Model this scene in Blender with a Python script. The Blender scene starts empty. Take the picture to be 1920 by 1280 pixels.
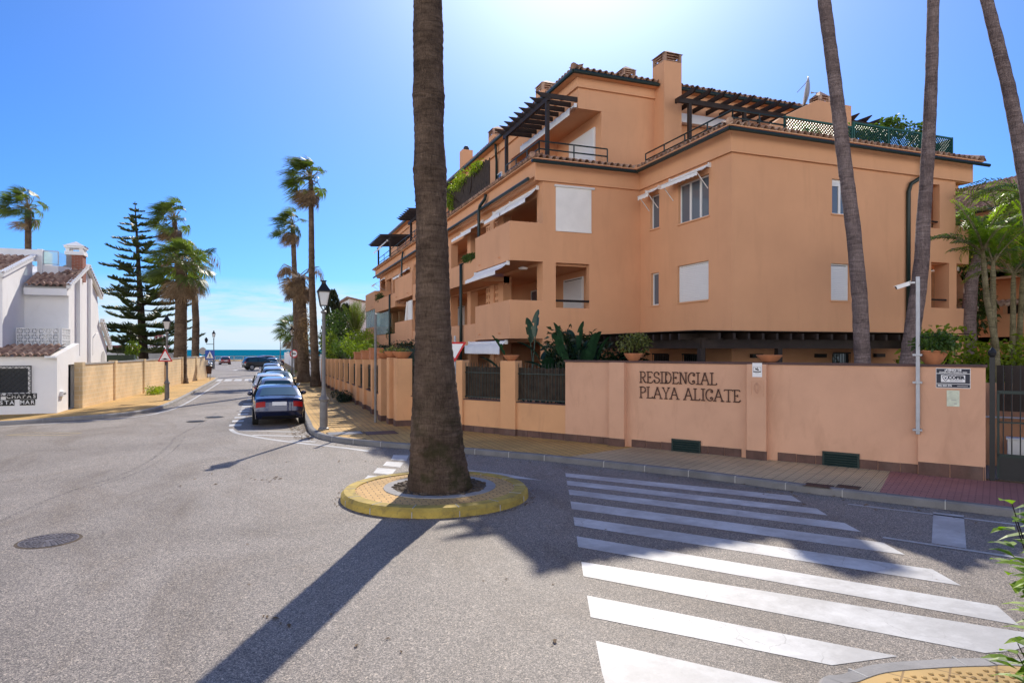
import bpy, math, random
from mathutils import Vector as V, Matrix
R = math.radians
rnd = random.Random(7)
sc = bpy.context.scene
col = sc.collection
sin, cos, pi = math.sin, math.cos, math.pi

# ---------------------------------------------------------------- measuring helpers (world: X right of the street, Y along it, Z up)
FPX, EYE = 1240.0, 2.7
_n = math.hypot(.379, 1)
FX, FY = .379/_n, 1/_n
RX, RY = FY, -FX
def ray(px, py):
    a = (px-960)/FPX; b = -(py-655)/FPX
    return FX+a*RX, FY+a*RY, b
def G(px, py, z=0.0):
    x, y, b = ray(px, py); k = (z-EYE)/b
    return (k*x, k*y)
def onX(px, py, X):
    x, y, b = ray(px, py); k = X/x
    return V((X, k*y, EYE+k*b))
def onY(px, py, Y):
    x, y, b = ray(px, py); k = Y/y
    return V((k*x, Y, EYE+k*b))
def atD(px, py, D):
    x, y, b = ray(px, py)
    return V((x*D, y*D, EYE+D*b))

# ---------------------------------------------------------------- mesh building
class MB:
    def __init__(s): s.v = []; s.f = []
    def add(s, vs, fs):
        o = len(s.v); s.v += [tuple(p) for p in vs]; s.f += [tuple(i+o for i in f) for f in fs]; return s
    def box(s, x0, x1, y0, y1, z0, z1):
        x0, x1 = min(x0, x1), max(x0, x1); y0, y1 = min(y0, y1), max(y0, y1); z0, z1 = min(z0, z1), max(z0, z1)
        return s.add([(x0,y0,z0),(x1,y0,z0),(x1,y1,z0),(x0,y1,z0),(x0,y0,z1),(x1,y0,z1),(x1,y1,z1),(x0,y1,z1)],
                     [(3,2,1,0),(4,5,6,7),(0,1,5,4),(1,2,6,5),(2,3,7,6),(3,0,4,7)])
    def obox(s, o, u, v, w):          # box from corner o along three edge vectors
        o, u, v, w = V(o), V(u), V(v), V(w)
        if u.cross(v).dot(w) < 0: u, v = v, u
        return s.add([o, o+u, o+u+v, o+v, o+w, o+u+w, o+u+v+w, o+v+w],
                     [(3,2,1,0),(4,5,6,7),(0,1,5,4),(1,2,6,5),(2,3,7,6),(3,0,4,7)])
    def bar(s, a, b, w, h, up=(0,0,1)):   # rectangular bar between two centre points
        a, b = V(a), V(b); d = (b-a); t = d.normalized(); sd = t.cross(V(up))
        if sd.length < 1e-4: sd = t.cross(V((1,0,0)))
        sd.normalize(); u = sd.cross(t)
        return s.obox(a-sd*w/2-u*h/2, sd*w, u*h, d)
    def prism(s, pts, z0, z1):
        n = len(pts)
        ar = sum(pts[i][0]*pts[(i+1)%n][1]-pts[(i+1)%n][0]*pts[i][1] for i in range(n))
        if ar < 0: pts = pts[::-1]
        return s.add([(p[0],p[1],z0) for p in pts]+[(p[0],p[1],z1) for p in pts],
                     [tuple(range(n-1,-1,-1)), tuple(range(n,2*n))]+[(i,(i+1)%n,n+(i+1)%n,n+i) for i in range(n)])
    def prof(s, pts, ax, a0, a1):     # polygon in the plane across axis ax ('x' -> (y,z), 'y' -> (x,z)), pushed a0..a1
        n = len(pts); q = (lambda a, p: (a, p[0], p[1])) if ax == 'x' else (lambda a, p: (p[0], a, p[1]))
        return s.add([q(a0,p) for p in pts]+[q(a1,p) for p in pts],
                     [tuple(range(n-1,-1,-1)), tuple(range(n,2*n))]+[(i,(i+1)%n,n+(i+1)%n,n+i) for i in range(n)])
    def sheet(s, pts, z):
        n = len(pts)
        ar = sum(pts[i][0]*pts[(i+1)%n][1]-pts[(i+1)%n][0]*pts[i][1] for i in range(n))
        if ar < 0: pts = pts[::-1]
        return s.add([(p[0],p[1],z) for p in pts], [tuple(range(n))])
    def ribbon(s, pts, w, z):         # flat painted line along a polyline
        L = []
        for i, p in enumerate(pts):
            a = V(pts[max(i-1,0)]).to_2d(); b = V(pts[min(i+1,len(pts)-1)]).to_2d()
            t = (b-a).normalized(); nn = V((-t.y, t.x))
            L.append((V(p).to_2d()+nn*w/2, V(p).to_2d()-nn*w/2))
        vs = []
        for a, b in L: vs += [(a.x,a.y,z),(b.x,b.y,z)]
        return s.add(vs, [(2*i,2*i+1,2*i+3,2*i+2) for i in range(len(pts)-1)])
    def tube(s, pts, rad, n=8, cap=True):
        pts = [V(p) for p in pts]; m = len(pts)
        if not hasattr(rad, '__len__'): rad = [rad]*m
        o = len(s.v); ref = None
        for i in range(m):
            t = (pts[min(i+1,m-1)]-pts[max(i-1,0)]).normalized()
            if ref is None: ref = V((0,0,1)) if abs(t.z) < .9 else V((1,0,0))
            a = t.cross(ref).normalized(); b = t.cross(a); ref = -(t.cross(a)).cross(t).cross(t) if False else ref
            if abs(t.dot(ref)) > .98: ref = V((0,1,0)); a = t.cross(ref).normalized(); b = t.cross(a)
            for k in range(n):
                th = 2*pi*k/n; s.v.append(tuple(pts[i]+(a*cos(th)+b*sin(th))*rad[i]))
        for i in range(m-1):
            for k in range(n):
                s.f.append((o+i*n+k, o+i*n+(k+1)%n, o+(i+1)*n+(k+1)%n, o+(i+1)*n+k))
        if cap:
            s.f.append(tuple(o+k for k in range(n-1,-1,-1))); s.f.append(tuple(o+(m-1)*n+k for k in range(n)))
        return s
    def lathe(s, prof, c, n=16, sx=1, sy=1):
        o = len(s.v)
        for r, z in prof:
            for k in range(n):
                th = 2*pi*k/n; s.v.append((c[0]+r*sx*cos(th), c[1]+r*sy*sin(th), c[2]+z))
        for i in range(len(prof)-1):
            for k in range(n):
                s.f.append((o+i*n+k, o+i*n+(k+1)%n, o+(i+1)*n+(k+1)%n, o+(i+1)*n+k))
        s.f.append(tuple(o+k for k in range(n-1,-1,-1))); s.f.append(tuple(o+(len(prof)-1)*n+k for k in range(n)))
        return s
    def wall(s, ax, a0, a1, us, zs, holes=()):   # wall slab across axis ax from a0 to a1, us=(u0,u1), zs=(z0,z1), holes (u0,u1,z0,z1)
        U = sorted({us[0], us[1]} | {min(max(h[i], us[0]), us[1]) for h in holes for i in (0,1)})
        Z = sorted({zs[0], zs[1]} | {min(max(h[i], zs[0]), zs[1]) for h in holes for i in (2,3)})
        def solid(i, j):
            if not (0 <= i < len(U)-1 and 0 <= j < len(Z)-1): return False
            u = (U[i]+U[i+1])/2; z = (Z[j]+Z[j+1])/2
            return not any(h[0] < u < h[1] and h[2] < z < h[3] for h in holes)
        q = (lambda a,u,z: (a,u,z)) if ax == 'x' else (lambda a,u,z: (u,a,z))
        for i in range(len(U)-1):
            for j in range(len(Z)-1):
                if not solid(i,j): continue
                u0,u1,z0,z1 = U[i],U[i+1],Z[j],Z[j+1]
                s.add([q(a0,u0,z0),q(a0,u1,z0),q(a0,u1,z1),q(a0,u0,z1)], [(0,1,2,3)])
                s.add([q(a1,u0,z0),q(a1,u1,z0),q(a1,u1,z1),q(a1,u0,z1)], [(3,2,1,0)])
                for (di,dj,A,B) in ((-1,0,(u0,z0),(u0,z1)),(1,0,(u1,z0),(u1,z1)),(0,-1,(u0,z0),(u1,z0)),(0,1,(u0,z1),(u1,z1))):
                    if not solid(i+di,j+dj):
                        s.add([q(a0,*A),q(a1,*A),q(a1,*B),q(a0,*B)], [(0,1,2,3)])
        return s
    def build(s, name, m, parent=None, smooth=False, bevel=0, fix=True, angle=None):
        me = bpy.data.meshes.new(name)
        sh = V((0,0,0)); p = parent
        while p is not None: sh += p.location; p = p.parent
        me.from_pydata([(v[0]-sh.x, v[1]-sh.y, v[2]-sh.z) for v in s.v], [], s.f)
        me.validate()
        if m: me.materials.append(m)
        if fix and len(s.f) < 60000:
            import bmesh
            bm = bmesh.new(); bm.from_mesh(me)
            bmesh.ops.recalc_face_normals(bm, faces=bm.faces); bm.to_mesh(me); bm.free()
        if smooth:
            me.polygons.foreach_set('use_smooth', [True]*len(me.polygons))
            if angle: me.set_sharp_from_angle(angle=R(angle))
        o = bpy.data.objects.new(name, me); col.objects.link(o)
        if parent is not None: o.parent = parent
        if bevel:
            b = o.modifiers.new('bevel', 'BEVEL'); b.width = bevel; b.segments = 2; b.limit_method = 'ANGLE'; b.angle_limit = R(40)
        return o

def tag(o, label=None, cat=None, group=None, kind=None):
    if label: o['label'] = label
    if cat: o['category'] = cat
    if group: o['group'] = group
    if kind: o['kind'] = kind
    return o
def thing(name, label, cat, loc=(0,0,0), group=None):
    o = bpy.data.objects.new(name, None); col.objects.link(o); o.location = loc
    o.empty_display_size = .2
    return tag(o, label, cat, group)
def copy_tree(o, parent=None):
    c = o.copy(); col.objects.link(c)
    if parent is not None: c.parent = parent
    for ch in list(o.children): copy_tree(ch, c)
    return c

def text_mesh(body, size, extrude=0.0, align='CENTER', bold=0.0):
    cu = bpy.data.curves.new('text', 'FONT'); cu.body = body; cu.size = size; cu.extrude = extrude
    cu.align_x = align; cu.align_y = 'CENTER'; cu.offset = bold; cu.resolution_u = 3
    o = bpy.data.objects.new('text', cu); col.objects.link(o)
    dg = bpy.context.evaluated_depsgraph_get()
    me = bpy.data.meshes.new_from_object(o.evaluated_get(dg))
    vs = [v.co.copy() for v in me.vertices]; fs = [tuple(p.vertices) for p in me.polygons]
    bpy.data.objects.remove(o); bpy.data.curves.remove(cu); bpy.data.meshes.remove(me)
    return vs, fs
def put(mb, vf, o, u, v, w):          # place flat (x,y,z) geometry on a plane: o + x u + y v + z w
    o, u, v, w = V(o), V(u), V(v), V(w)
    return mb.add([o+u*p[0]+v*p[1]+w*p[2] for p in vf[0]], vf[1])

# ---------------------------------------------------------------- materials
def nt(name):
    m = bpy.data.materials.new(name); m.use_nodes = True
    n = m.node_tree.nodes; l = m.node_tree.links
    return m, n, l, n['Principled BSDF']
def ramp(n, stops, interp='LINEAR'):
    r = n.new('ShaderNodeValToRGB'); e = r.color_ramp.elements; r.color_ramp.interpolation = interp
    e[0].position, e[0].color = stops[0][0], (*stops[0][1], 1); e[1].position, e[1].color = stops[1][0], (*stops[1][1], 1)
    for p, c in stops[2:]:
        x = e.new(p); x.color = (*c, 1)
    return r
def noise(n, l, vec, scale, detail=4, rough=.55, dist=0):
    t = n.new('ShaderNodeTexNoise'); t.inputs['Scale'].default_value = scale; t.inputs['Detail'].default_value = detail
    t.inputs['Roughness'].default_value = rough; t.inputs['Distortion'].default_value = dist
    l.new(vec, t.inputs['Vector']); return t
def mixc(n, l, fac, a, b, mode='MIX'):
    m = n.new('ShaderNodeMix'); m.data_type = 'RGBA'; m.blend_type = mode
    for s, x in ((0, fac), (6, a), (7, b)):
        if hasattr(x, 'links'): l.new(x, m.inputs[s])
        elif isinstance(x, (int, float)): m.inputs[s].default_value = x
        else: m.inputs[s].default_value = (*x, 1)
    return m.outputs[2]
def sc3(c, k): return tuple(min(1, x*k) for x in c)
def mapping(n, l, vec, scale=(1,1,1), rot=(0,0,0), loc=(0,0,0)):
    m = n.new('ShaderNodeMapping'); m.inputs['Scale'].default_value = scale; m.inputs['Rotation'].default_value = rot
    m.inputs['Location'].default_value = loc
    l.new(vec, m.inputs['Vector']); return m.outputs[0]
def bump(n, l, bs, h, strength, dist=.02):
    b = n.new('ShaderNodeBump'); b.inputs['Strength'].default_value = strength; b.inputs['Distance'].default_value = dist
    l.new(h, b.inputs['Height']); l.new(b.outputs[0], bs.inputs['Normal']); return b

def mat(name, c, rough=.75, var=.12, scale=1.3, fine=30, bmp=.0, metal=0, spec=.4, stain=None, stain_scale=(.7,.7,.25), stain_amt=.5, coat=0):
    m, n, l, bs = nt(name)
    tc = n.new('ShaderNodeTexCoord').outputs['Object']
    a = noise(n, l, tc, scale, 5)
    r = ramp(n, [(.3, sc3(c, 1-var)), (.7, sc3(c, 1+var))]); l.new(a.outputs['Fac'], r.inputs['Fac'])
    out = r.outputs['Color']
    f = noise(n, l, tc, fine, 3)
    r2 = ramp(n, [(.3, (1-var*.5,)*3), (.7, (1,1,1))]); l.new(f.outputs['Fac'], r2.inputs['Fac'])
    out = mixc(n, l, 1.0, out, r2.outputs['Color'], 'MULTIPLY')
    if stain:
        st = noise(n, l, mapping(n, l, tc, stain_scale), 2.2, 6, .65, .6)
        r3 = ramp(n, [(.52, (0,0,0)), (.78, (stain_amt,)*3)]); l.new(st.outputs['Fac'], r3.inputs['Fac'])
        out = mixc(n, l, r3.outputs['Color'], out, stain)
    l.new(out, bs.inputs['Base Color'])
    bs.inputs['Roughness'].default_value = rough; bs.inputs['Metallic'].default_value = metal
    bs.inputs['Specular IOR Level'].default_value = spec
    if coat: bs.inputs['Coat Weight'].default_value = coat; bs.inputs['Coat Roughness'].default_value = .06
    if bmp: bump(n, l, bs, f.outputs['Fac'], bmp, .02)
    return m

def glass_mat(name, c=(.03,.04,.05), rough=.05):
    m, n, l, bs = nt(name)
    bs.inputs['Base Color'].default_value = (*c, 1); bs.inputs['Roughness'].default_value = rough
    bs.inputs['Specular IOR Level'].default_value = .8
    return m
def clear_glass(name, tint=(.75,.9,.9), amount=.6):
    m, n, l, bs = nt(name)
    bs.inputs['Base Color'].default_value = (*tint, 1); bs.inputs['Roughness'].default_value = .05
    t = n.new('ShaderNodeBsdfTransparent'); t.inputs[0].default_value = (*tint, 1)
    mx = n.new('ShaderNodeMixShader'); mx.inputs[0].default_value = amount
    l.new(bs.outputs[0], mx.inputs[1]); l.new(t.outputs[0], mx.inputs[2])
    l.new(mx.outputs[0], n['Material Output'].inputs['Surface'])
    return m
def leaf_mat(name, c, c2, trans=.35, scale=1.2, rough=.45, tint=(1.5,1.6,.5)):
    m, n, l, bs = nt(name)
    tc = n.new('ShaderNodeTexCoord').outputs['Object']
    a = noise(n, l, tc, scale, 4)
    r = ramp(n, [(.32, c), (.68, c2)]); l.new(a.outputs['Fac'], r.inputs['Fac'])
    f = noise(n, l, tc, scale*9, 2)
    r2 = ramp(n, [(.3, (.7,.7,.7)), (.7, (1.25,1.2,1.1))]); l.new(f.outputs['Fac'], r2.inputs['Fac'])
    out = mixc(n, l, 1.0, r.outputs['Color'], r2.outputs['Color'], 'MULTIPLY')
    l.new(out, bs.inputs['Base Color']); bs.inputs['Roughness'].default_value = rough
    bs.inputs['Specular IOR Level'].default_value = .5
    tr = n.new('ShaderNodeBsdfTranslucent')
    l.new(mixc(n, l, 1.0, out, tint, 'MULTIPLY'), tr.inputs[0])
    mx = n.new('ShaderNodeMixShader'); mx.inputs[0].default_value = trans
    l.new(bs.outputs[0], mx.inputs[1]); l.new(tr.outputs[0], mx.inputs[2])
    l.new(mx.outputs[0], n['Material Output'].inputs['Surface'])
    return m
def bark_mat(name, c1, c2, rings=9.0, moss=None):
    m, n, l, bs = nt(name)
    tc = n.new('ShaderNodeTexCoord').outputs['Object']
    big = noise(n, l, tc, 1.6, 6, .6)
    fib = noise(n, l, mapping(n, l, tc, (34,34,7)), 1.0, 6, .75, 1.2)
    rg = noise(n, l, mapping(n, l, tc, (1.6,1.6,rings)), 1.0, 6, .7, 1.6)
    r = ramp(n, [(.35, c1), (.66, c2)]); l.new(big.outputs['Fac'], r.inputs['Fac'])
    r2 = ramp(n, [(.33, (.45,.45,.45)), (.62, (1.25,1.25,1.25))]); l.new(fib.outputs['Fac'], r2.inputs['Fac'])
    r3 = ramp(n, [(.34, (.5,.48,.47)), (.60, (1.12,1.12,1.12))]); l.new(rg.outputs['Fac'], r3.inputs['Fac'])
    out = mixc(n, l, .85, r.outputs['Color'], r2.outputs['Color'], 'MULTIPLY')
    out = mixc(n, l, .8, out, r3.outputs['Color'], 'MULTIPLY')
    if moss:
        sx = n.new('ShaderNodeSeparateXYZ'); l.new(tc, sx.inputs[0])
        mr = n.new('ShaderNodeMapRange'); mr.inputs[1].default_value = 2.2; mr.inputs[2].default_value = .2
        mr.inputs[3].default_value = 0; mr.inputs[4].default_value = .75
        l.new(sx.outputs['Z'], mr.inputs[0])
        ms = noise(n, l, tc, 2.6, 5, .6); rm = ramp(n, [(.48, (0,0,0)), (.62, (1,1,1))]); l.new(ms.outputs['Fac'], rm.inputs['Fac'])
        mu = n.new('ShaderNodeMath'); mu.operation = 'MULTIPLY'; l.new(mr.outputs[0], mu.inputs[0]); l.new(rm.outputs['Color'], mu.inputs[1])
        out = mixc(n, l, mu.outputs[0], out, moss)
    l.new(out, bs.inputs['Base Color']); bs.inputs['Roughness'].default_value = .9; bs.inputs['Specular IOR Level'].default_value = .15
    ad = n.new('ShaderNodeMath'); ad.operation = 'ADD'; l.new(fib.outputs['Fac'], ad.inputs[0]); l.new(rg.outputs['Fac'], ad.inputs[1])
    bump(n, l, bs, ad.outputs[0], 1.0, .09)
    return m
def tiles_mat(name, c1, c2, mortar, sx, sy, ms=.012, rough=.8, rot=0, offset=0.0, ridge=0, wear=.25, vert=False):
    m, n, l, bs = nt(name)
    tc = n.new('ShaderNodeTexCoord').outputs['Object']
    vec = mapping(n, l, tc, (1,1,1), (0,0,rot))
    if vert:                      # upright faces: run along the wall, rise with z
        s_ = n.new('ShaderNodeSeparateXYZ'); l.new(tc, s_.inputs[0]); a_ = n.new('ShaderNodeMath'); a_.operation = 'ADD'
        l.new(s_.outputs[0], a_.inputs[0]); l.new(s_.outputs[1], a_.inputs[1])
        c_ = n.new('ShaderNodeCombineXYZ'); l.new(a_.outputs[0], c_.inputs[0]); l.new(s_.outputs[2], c_.inputs[1]); vec = c_.outputs[0]
    b = n.new('ShaderNodeTexBrick'); b.offset = offset; b.squash = 1
    b.inputs['Scale'].default_value = 1; b.inputs['Brick Width'].default_value = sx; b.inputs['Row Height'].default_value = sy
    b.inputs['Mortar Size'].default_value = ms; b.inputs['Color1'].default_value = (*c1,1); b.inputs['Color2'].default_value = (*c2,1)
    b.inputs['Mortar'].default_value = (*mortar,1); b.inputs['Bias'].default_value = -.2
    l.new(vec, b.inputs['Vector'])
    g = noise(n, l, tc, .5, 6, .62); r = ramp(n, [(.35, (1-wear,)*3), (.65, (1.08,1.06,1.03))]); l.new(g.outputs['Fac'], r.inputs['Fac'])
    out = mixc(n, l, 1.0, b.outputs['Color'], r.outputs['Color'], 'MULTIPLY')
    d = noise(n, l, tc, 3.1, 6, .7); rd = ramp(n, [(.6, (0,0,0)), (.8, (.45,.45,.45))]); l.new(d.outputs['Fac'], rd.inputs['Fac'])
    out = mixc(n, l, rd.outputs['Color'], out, sc3(mortar, .8))
    h = b.outputs['Fac']
    inv = n.new('ShaderNodeMath'); inv.operation = 'SUBTRACT'; inv.inputs[0].default_value = 1; l.new(h, inv.inputs[1]); hh = inv.outputs[0]
    if ridge:
        w = n.new('ShaderNodeTexWave'); w.bands_direction = 'X'; w.inputs['Scale'].default_value = ridge; w.inputs['Distortion'].default_value = 0
        l.new(vec, w.inputs['Vector'])
        rw = ramp(n, [(.1, (.72,.72,.72)), (.5, (1,1,1))]); l.new(w.outputs['Fac'], rw.inputs['Fac'])
        out = mixc(n, l, 1.0, out, rw.outputs['Color'], 'MULTIPLY')
        mu = n.new('ShaderNodeMath'); mu.operation = 'MULTIPLY'; l.new(hh, mu.inputs[0]); l.new(w.outputs['Fac'], mu.inputs[1]); hh = mu.outputs[0]
    l.new(out, bs.inputs['Base Color']); bs.inputs['Roughness'].default_value = rough; bs.inputs['Specular IOR Level'].default_value = .3
    bump(n, l, bs, hh, .5, .008)
    return m
def asphalt_mat():
    m, n, l, bs = nt('asphalt')
    tc = n.new('ShaderNodeTexCoord').outputs['Object']
    base = noise(n, l, tc, .22, 7, .6, .5)
    r = ramp(n, [(.3, (.175,.154,.136)), (.7, (.268,.240,.215))]); l.new(base.outputs['Fac'], r.inputs['Fac'])
    sp = n.new('ShaderNodeTexVoronoi'); sp.inputs['Scale'].default_value = 120; l.new(tc, sp.inputs['Vector'])
    rs = ramp(n, [(0, (.16,.16,.17)), (.30, (.72,.71,.70)), (.72, (1.2,1.17,1.14)), (.90, (2.1,2.03,1.9)), (1.0, (2.7,2.6,2.4))])
    sx = n.new('ShaderNodeSeparateColor'); l.new(sp.outputs['Color'], sx.inputs[0]); l.new(sx.outputs[0], rs.inputs['Fac'])
    out = mixc(n, l, .85, r.outputs['Color'], rs.outputs['Color'], 'MULTIPLY')
    s2 = n.new('ShaderNodeTexVoronoi'); s2.inputs['Scale'].default_value = 52; l.new(tc, s2.inputs['Vector'])
    c2 = n.new('ShaderNodeSeparateColor'); l.new(s2.outputs['Color'], c2.inputs[0]); r2 = ramp(n, [(.0, (.55,.55,.56)), (.25, (1,1,1)), (.85, (1,1,1)), (1.0, (1.6,1.55,1.45))]); l.new(c2.outputs[1], r2.inputs['Fac'])
    out = mixc(n, l, .8, out, r2.outputs['Color'], 'MULTIPLY')
    # worn, darker and browner patches
    pt = noise(n, l, mapping(n, l, tc, (1,.45,1)), .55, 6, .68, .8); rp = ramp(n, [(.47, (0,0,0)), (.70, (.8,.8,.8))]); l.new(pt.outputs['Fac'], rp.inputs['Fac'])
    out = mixc(n, l, rp.outputs['Color'], out, mixc(n, l, 1.0, out, (.66,.60,.53), 'MULTIPLY'))
    # sealed cracks and tyre smears: thin bands of a warped ridge
    w = n.new('ShaderNodeTexVoronoi'); w.feature = 'DISTANCE_TO_EDGE'; w.inputs['Scale'].default_value = .16
    wn = noise(n, l, tc, .7, 5, .6); l.new(mixc(n, l, .12, tc, wn.outputs['Color'], 'ADD'), w.inputs['Vector'])
    rc = ramp(n, [(.0, (.9,.9,.9)), (.003, (1,1,1))]); l.new(w.outputs['Distance'], rc.inputs['Fac'])
    out = mixc(n, l, .8, out, rc.outputs['Color'], 'MULTIPLY')
    l.new(out, bs.inputs['Base Color']); bs.inputs['Roughness'].default_value = .68; bs.inputs['Specular IOR Level'].default_value = .35
    bump(n, l, bs, sx.outputs[0], .5, .006)
    return m
def paint_mat():
    m, n, l, bs = nt('road_paint')
    tc = n.new('ShaderNodeTexCoord').outputs['Object']
    a = noise(n, l, tc, 5, 6, .7); r = ramp(n, [(.3, (.50,.50,.495)), (.6, (.58,.58,.575))]); l.new(a.outputs['Fac'], r.inputs['Fac'])
    w = noise(n, l, mapping(n, l, tc, (1,1,1)), 22, 6, .75); rw = ramp(n, [(.60, (0,0,0)), (.74, (.75,.75,.75))]); l.new(w.outputs['Fac'], rw.inputs['Fac'])
    out = mixc(n, l, rw.outputs['Color'], r.outputs['Color'], (.28,.27,.26))
    g = noise(n, l, mapping(n, l, tc, (.6,.6,1)), 1.4, 6, .7); rg = ramp(n, [(.42, (.72,.71,.70)), (.62, (1.06,1.06,1.05))]); l.new(g.outputs['Fac'], rg.inputs['Fac'])
    out = mixc(n, l, 1.0, out, rg.outputs['Color'], 'MULTIPLY')
    ck = n.new('ShaderNodeTexVoronoi'); ck.feature = 'DISTANCE_TO_EDGE'; ck.inputs['Scale'].default_value = 2.6; wn = noise(n, l, tc, 4, 5, .6); l.new(mixc(n, l, .15, tc, wn.outputs['Color'], 'ADD'), ck.inputs['Vector'])
    rk = ramp(n, [(.0, (.45,.44,.43)), (.012, (1,1,1))]); l.new(ck.outputs['Distance'], rk.inputs['Fac']); gm = noise(n, l, tc, .8, 3); rq = ramp(n, [(.5, (0,0,0)), (.6, (.8,.8,.8))]); l.new(gm.outputs['Fac'], rq.inputs['Fac'])
    out = mixc(n, l, rq.outputs['Color'], out, mixc(n, l, 1.0, out, rk.outputs['Color'], 'MULTIPLY'))
    l.new(out, bs.inputs['Base Color']); bs.inputs['Roughness'].default_value = .6
    f = noise(n, l, tc, 90, 2); bump(n, l, bs, f.outputs['Fac'], .25, .005)
    return m
def rooftile_mat():
    m, n, l, bs = nt('roof_tile')
    tc = n.new('ShaderNodeTexCoord').outputs['Object']
    v = n.new('ShaderNodeTexVoronoi'); v.inputs['Scale'].default_value = 4.2; l.new(tc, v.inputs['Vector'])
    s = n.new('ShaderNodeSeparateColor'); l.new(v.outputs['Color'], s.inputs[0])
    r = ramp(n, [(.0, (.20,.115,.08)), (.5, (.36,.215,.15)), (1, (.52,.36,.26))]); l.new(s.outputs[0], r.inputs['Fac'])
    g = noise(n, l, tc, 2.5, 6, .65); rg = ramp(n, [(.55, (0,0,0)), (.75, (.7,.7,.7))]); l.new(g.outputs['Fac'], rg.inputs['Fac'])
    l.new(mixc(n, l, rg.outputs['Color'], r.outputs['Color'], (.12,.09,.07)), bs.inputs['Base Color'])
    bs.inputs['Roughness'].default_value = .8; bs.inputs['Specular IOR Level'].default_value = .3
    return m
def sea_mat():
    m, n, l, bs = nt('sea')
    tc = n.new('ShaderNodeTexCoord').outputs['Object']
    a = noise(n, l, mapping(n, l, tc, (.004,.012,1)), 1, 6, .6)
    r = ramp(n, [(.3, (.003,.075,.15)), (.55, (.004,.14,.22)), (.75, (.008,.22,.28))]); l.new(a.outputs['Fac'], r.inputs['Fac'])
    w = noise(n, l, mapping(n, l, tc, (.045,.14,1)), 1, 5, .7, .4); rw = ramp(n, [(.68, (0,0,0)), (.74, (.8,.8,.8))]); l.new(w.outputs['Fac'], rw.inputs['Fac'])
    l.new(mixc(n, l, rw.outputs['Color'], r.outputs['Color'], (.6,.68,.7)), bs.inputs['Base Color'])
    bs.inputs['Roughness'].default_value = .9; bs.inputs['Specular IOR Level'].default_value = 0
    f = noise(n, l, mapping(n, l, tc, (.25,.6,1)), 1, 4, .6); bump(n, l, bs, f.outputs['Fac'], .8, .6)
    return m
def car_paint(name, c, metal=.35, rough=.3):
    m, n, l, bs = nt(name)
    bs.inputs['Base Color'].default_value = (*c,1); bs.inputs['Metallic'].default_value = metal; bs.inputs['Roughness'].default_value = rough
    bs.inputs['Coat Weight'].default_value = 1; bs.inputs['Coat Roughness'].default_value = .04
    return m

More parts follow.
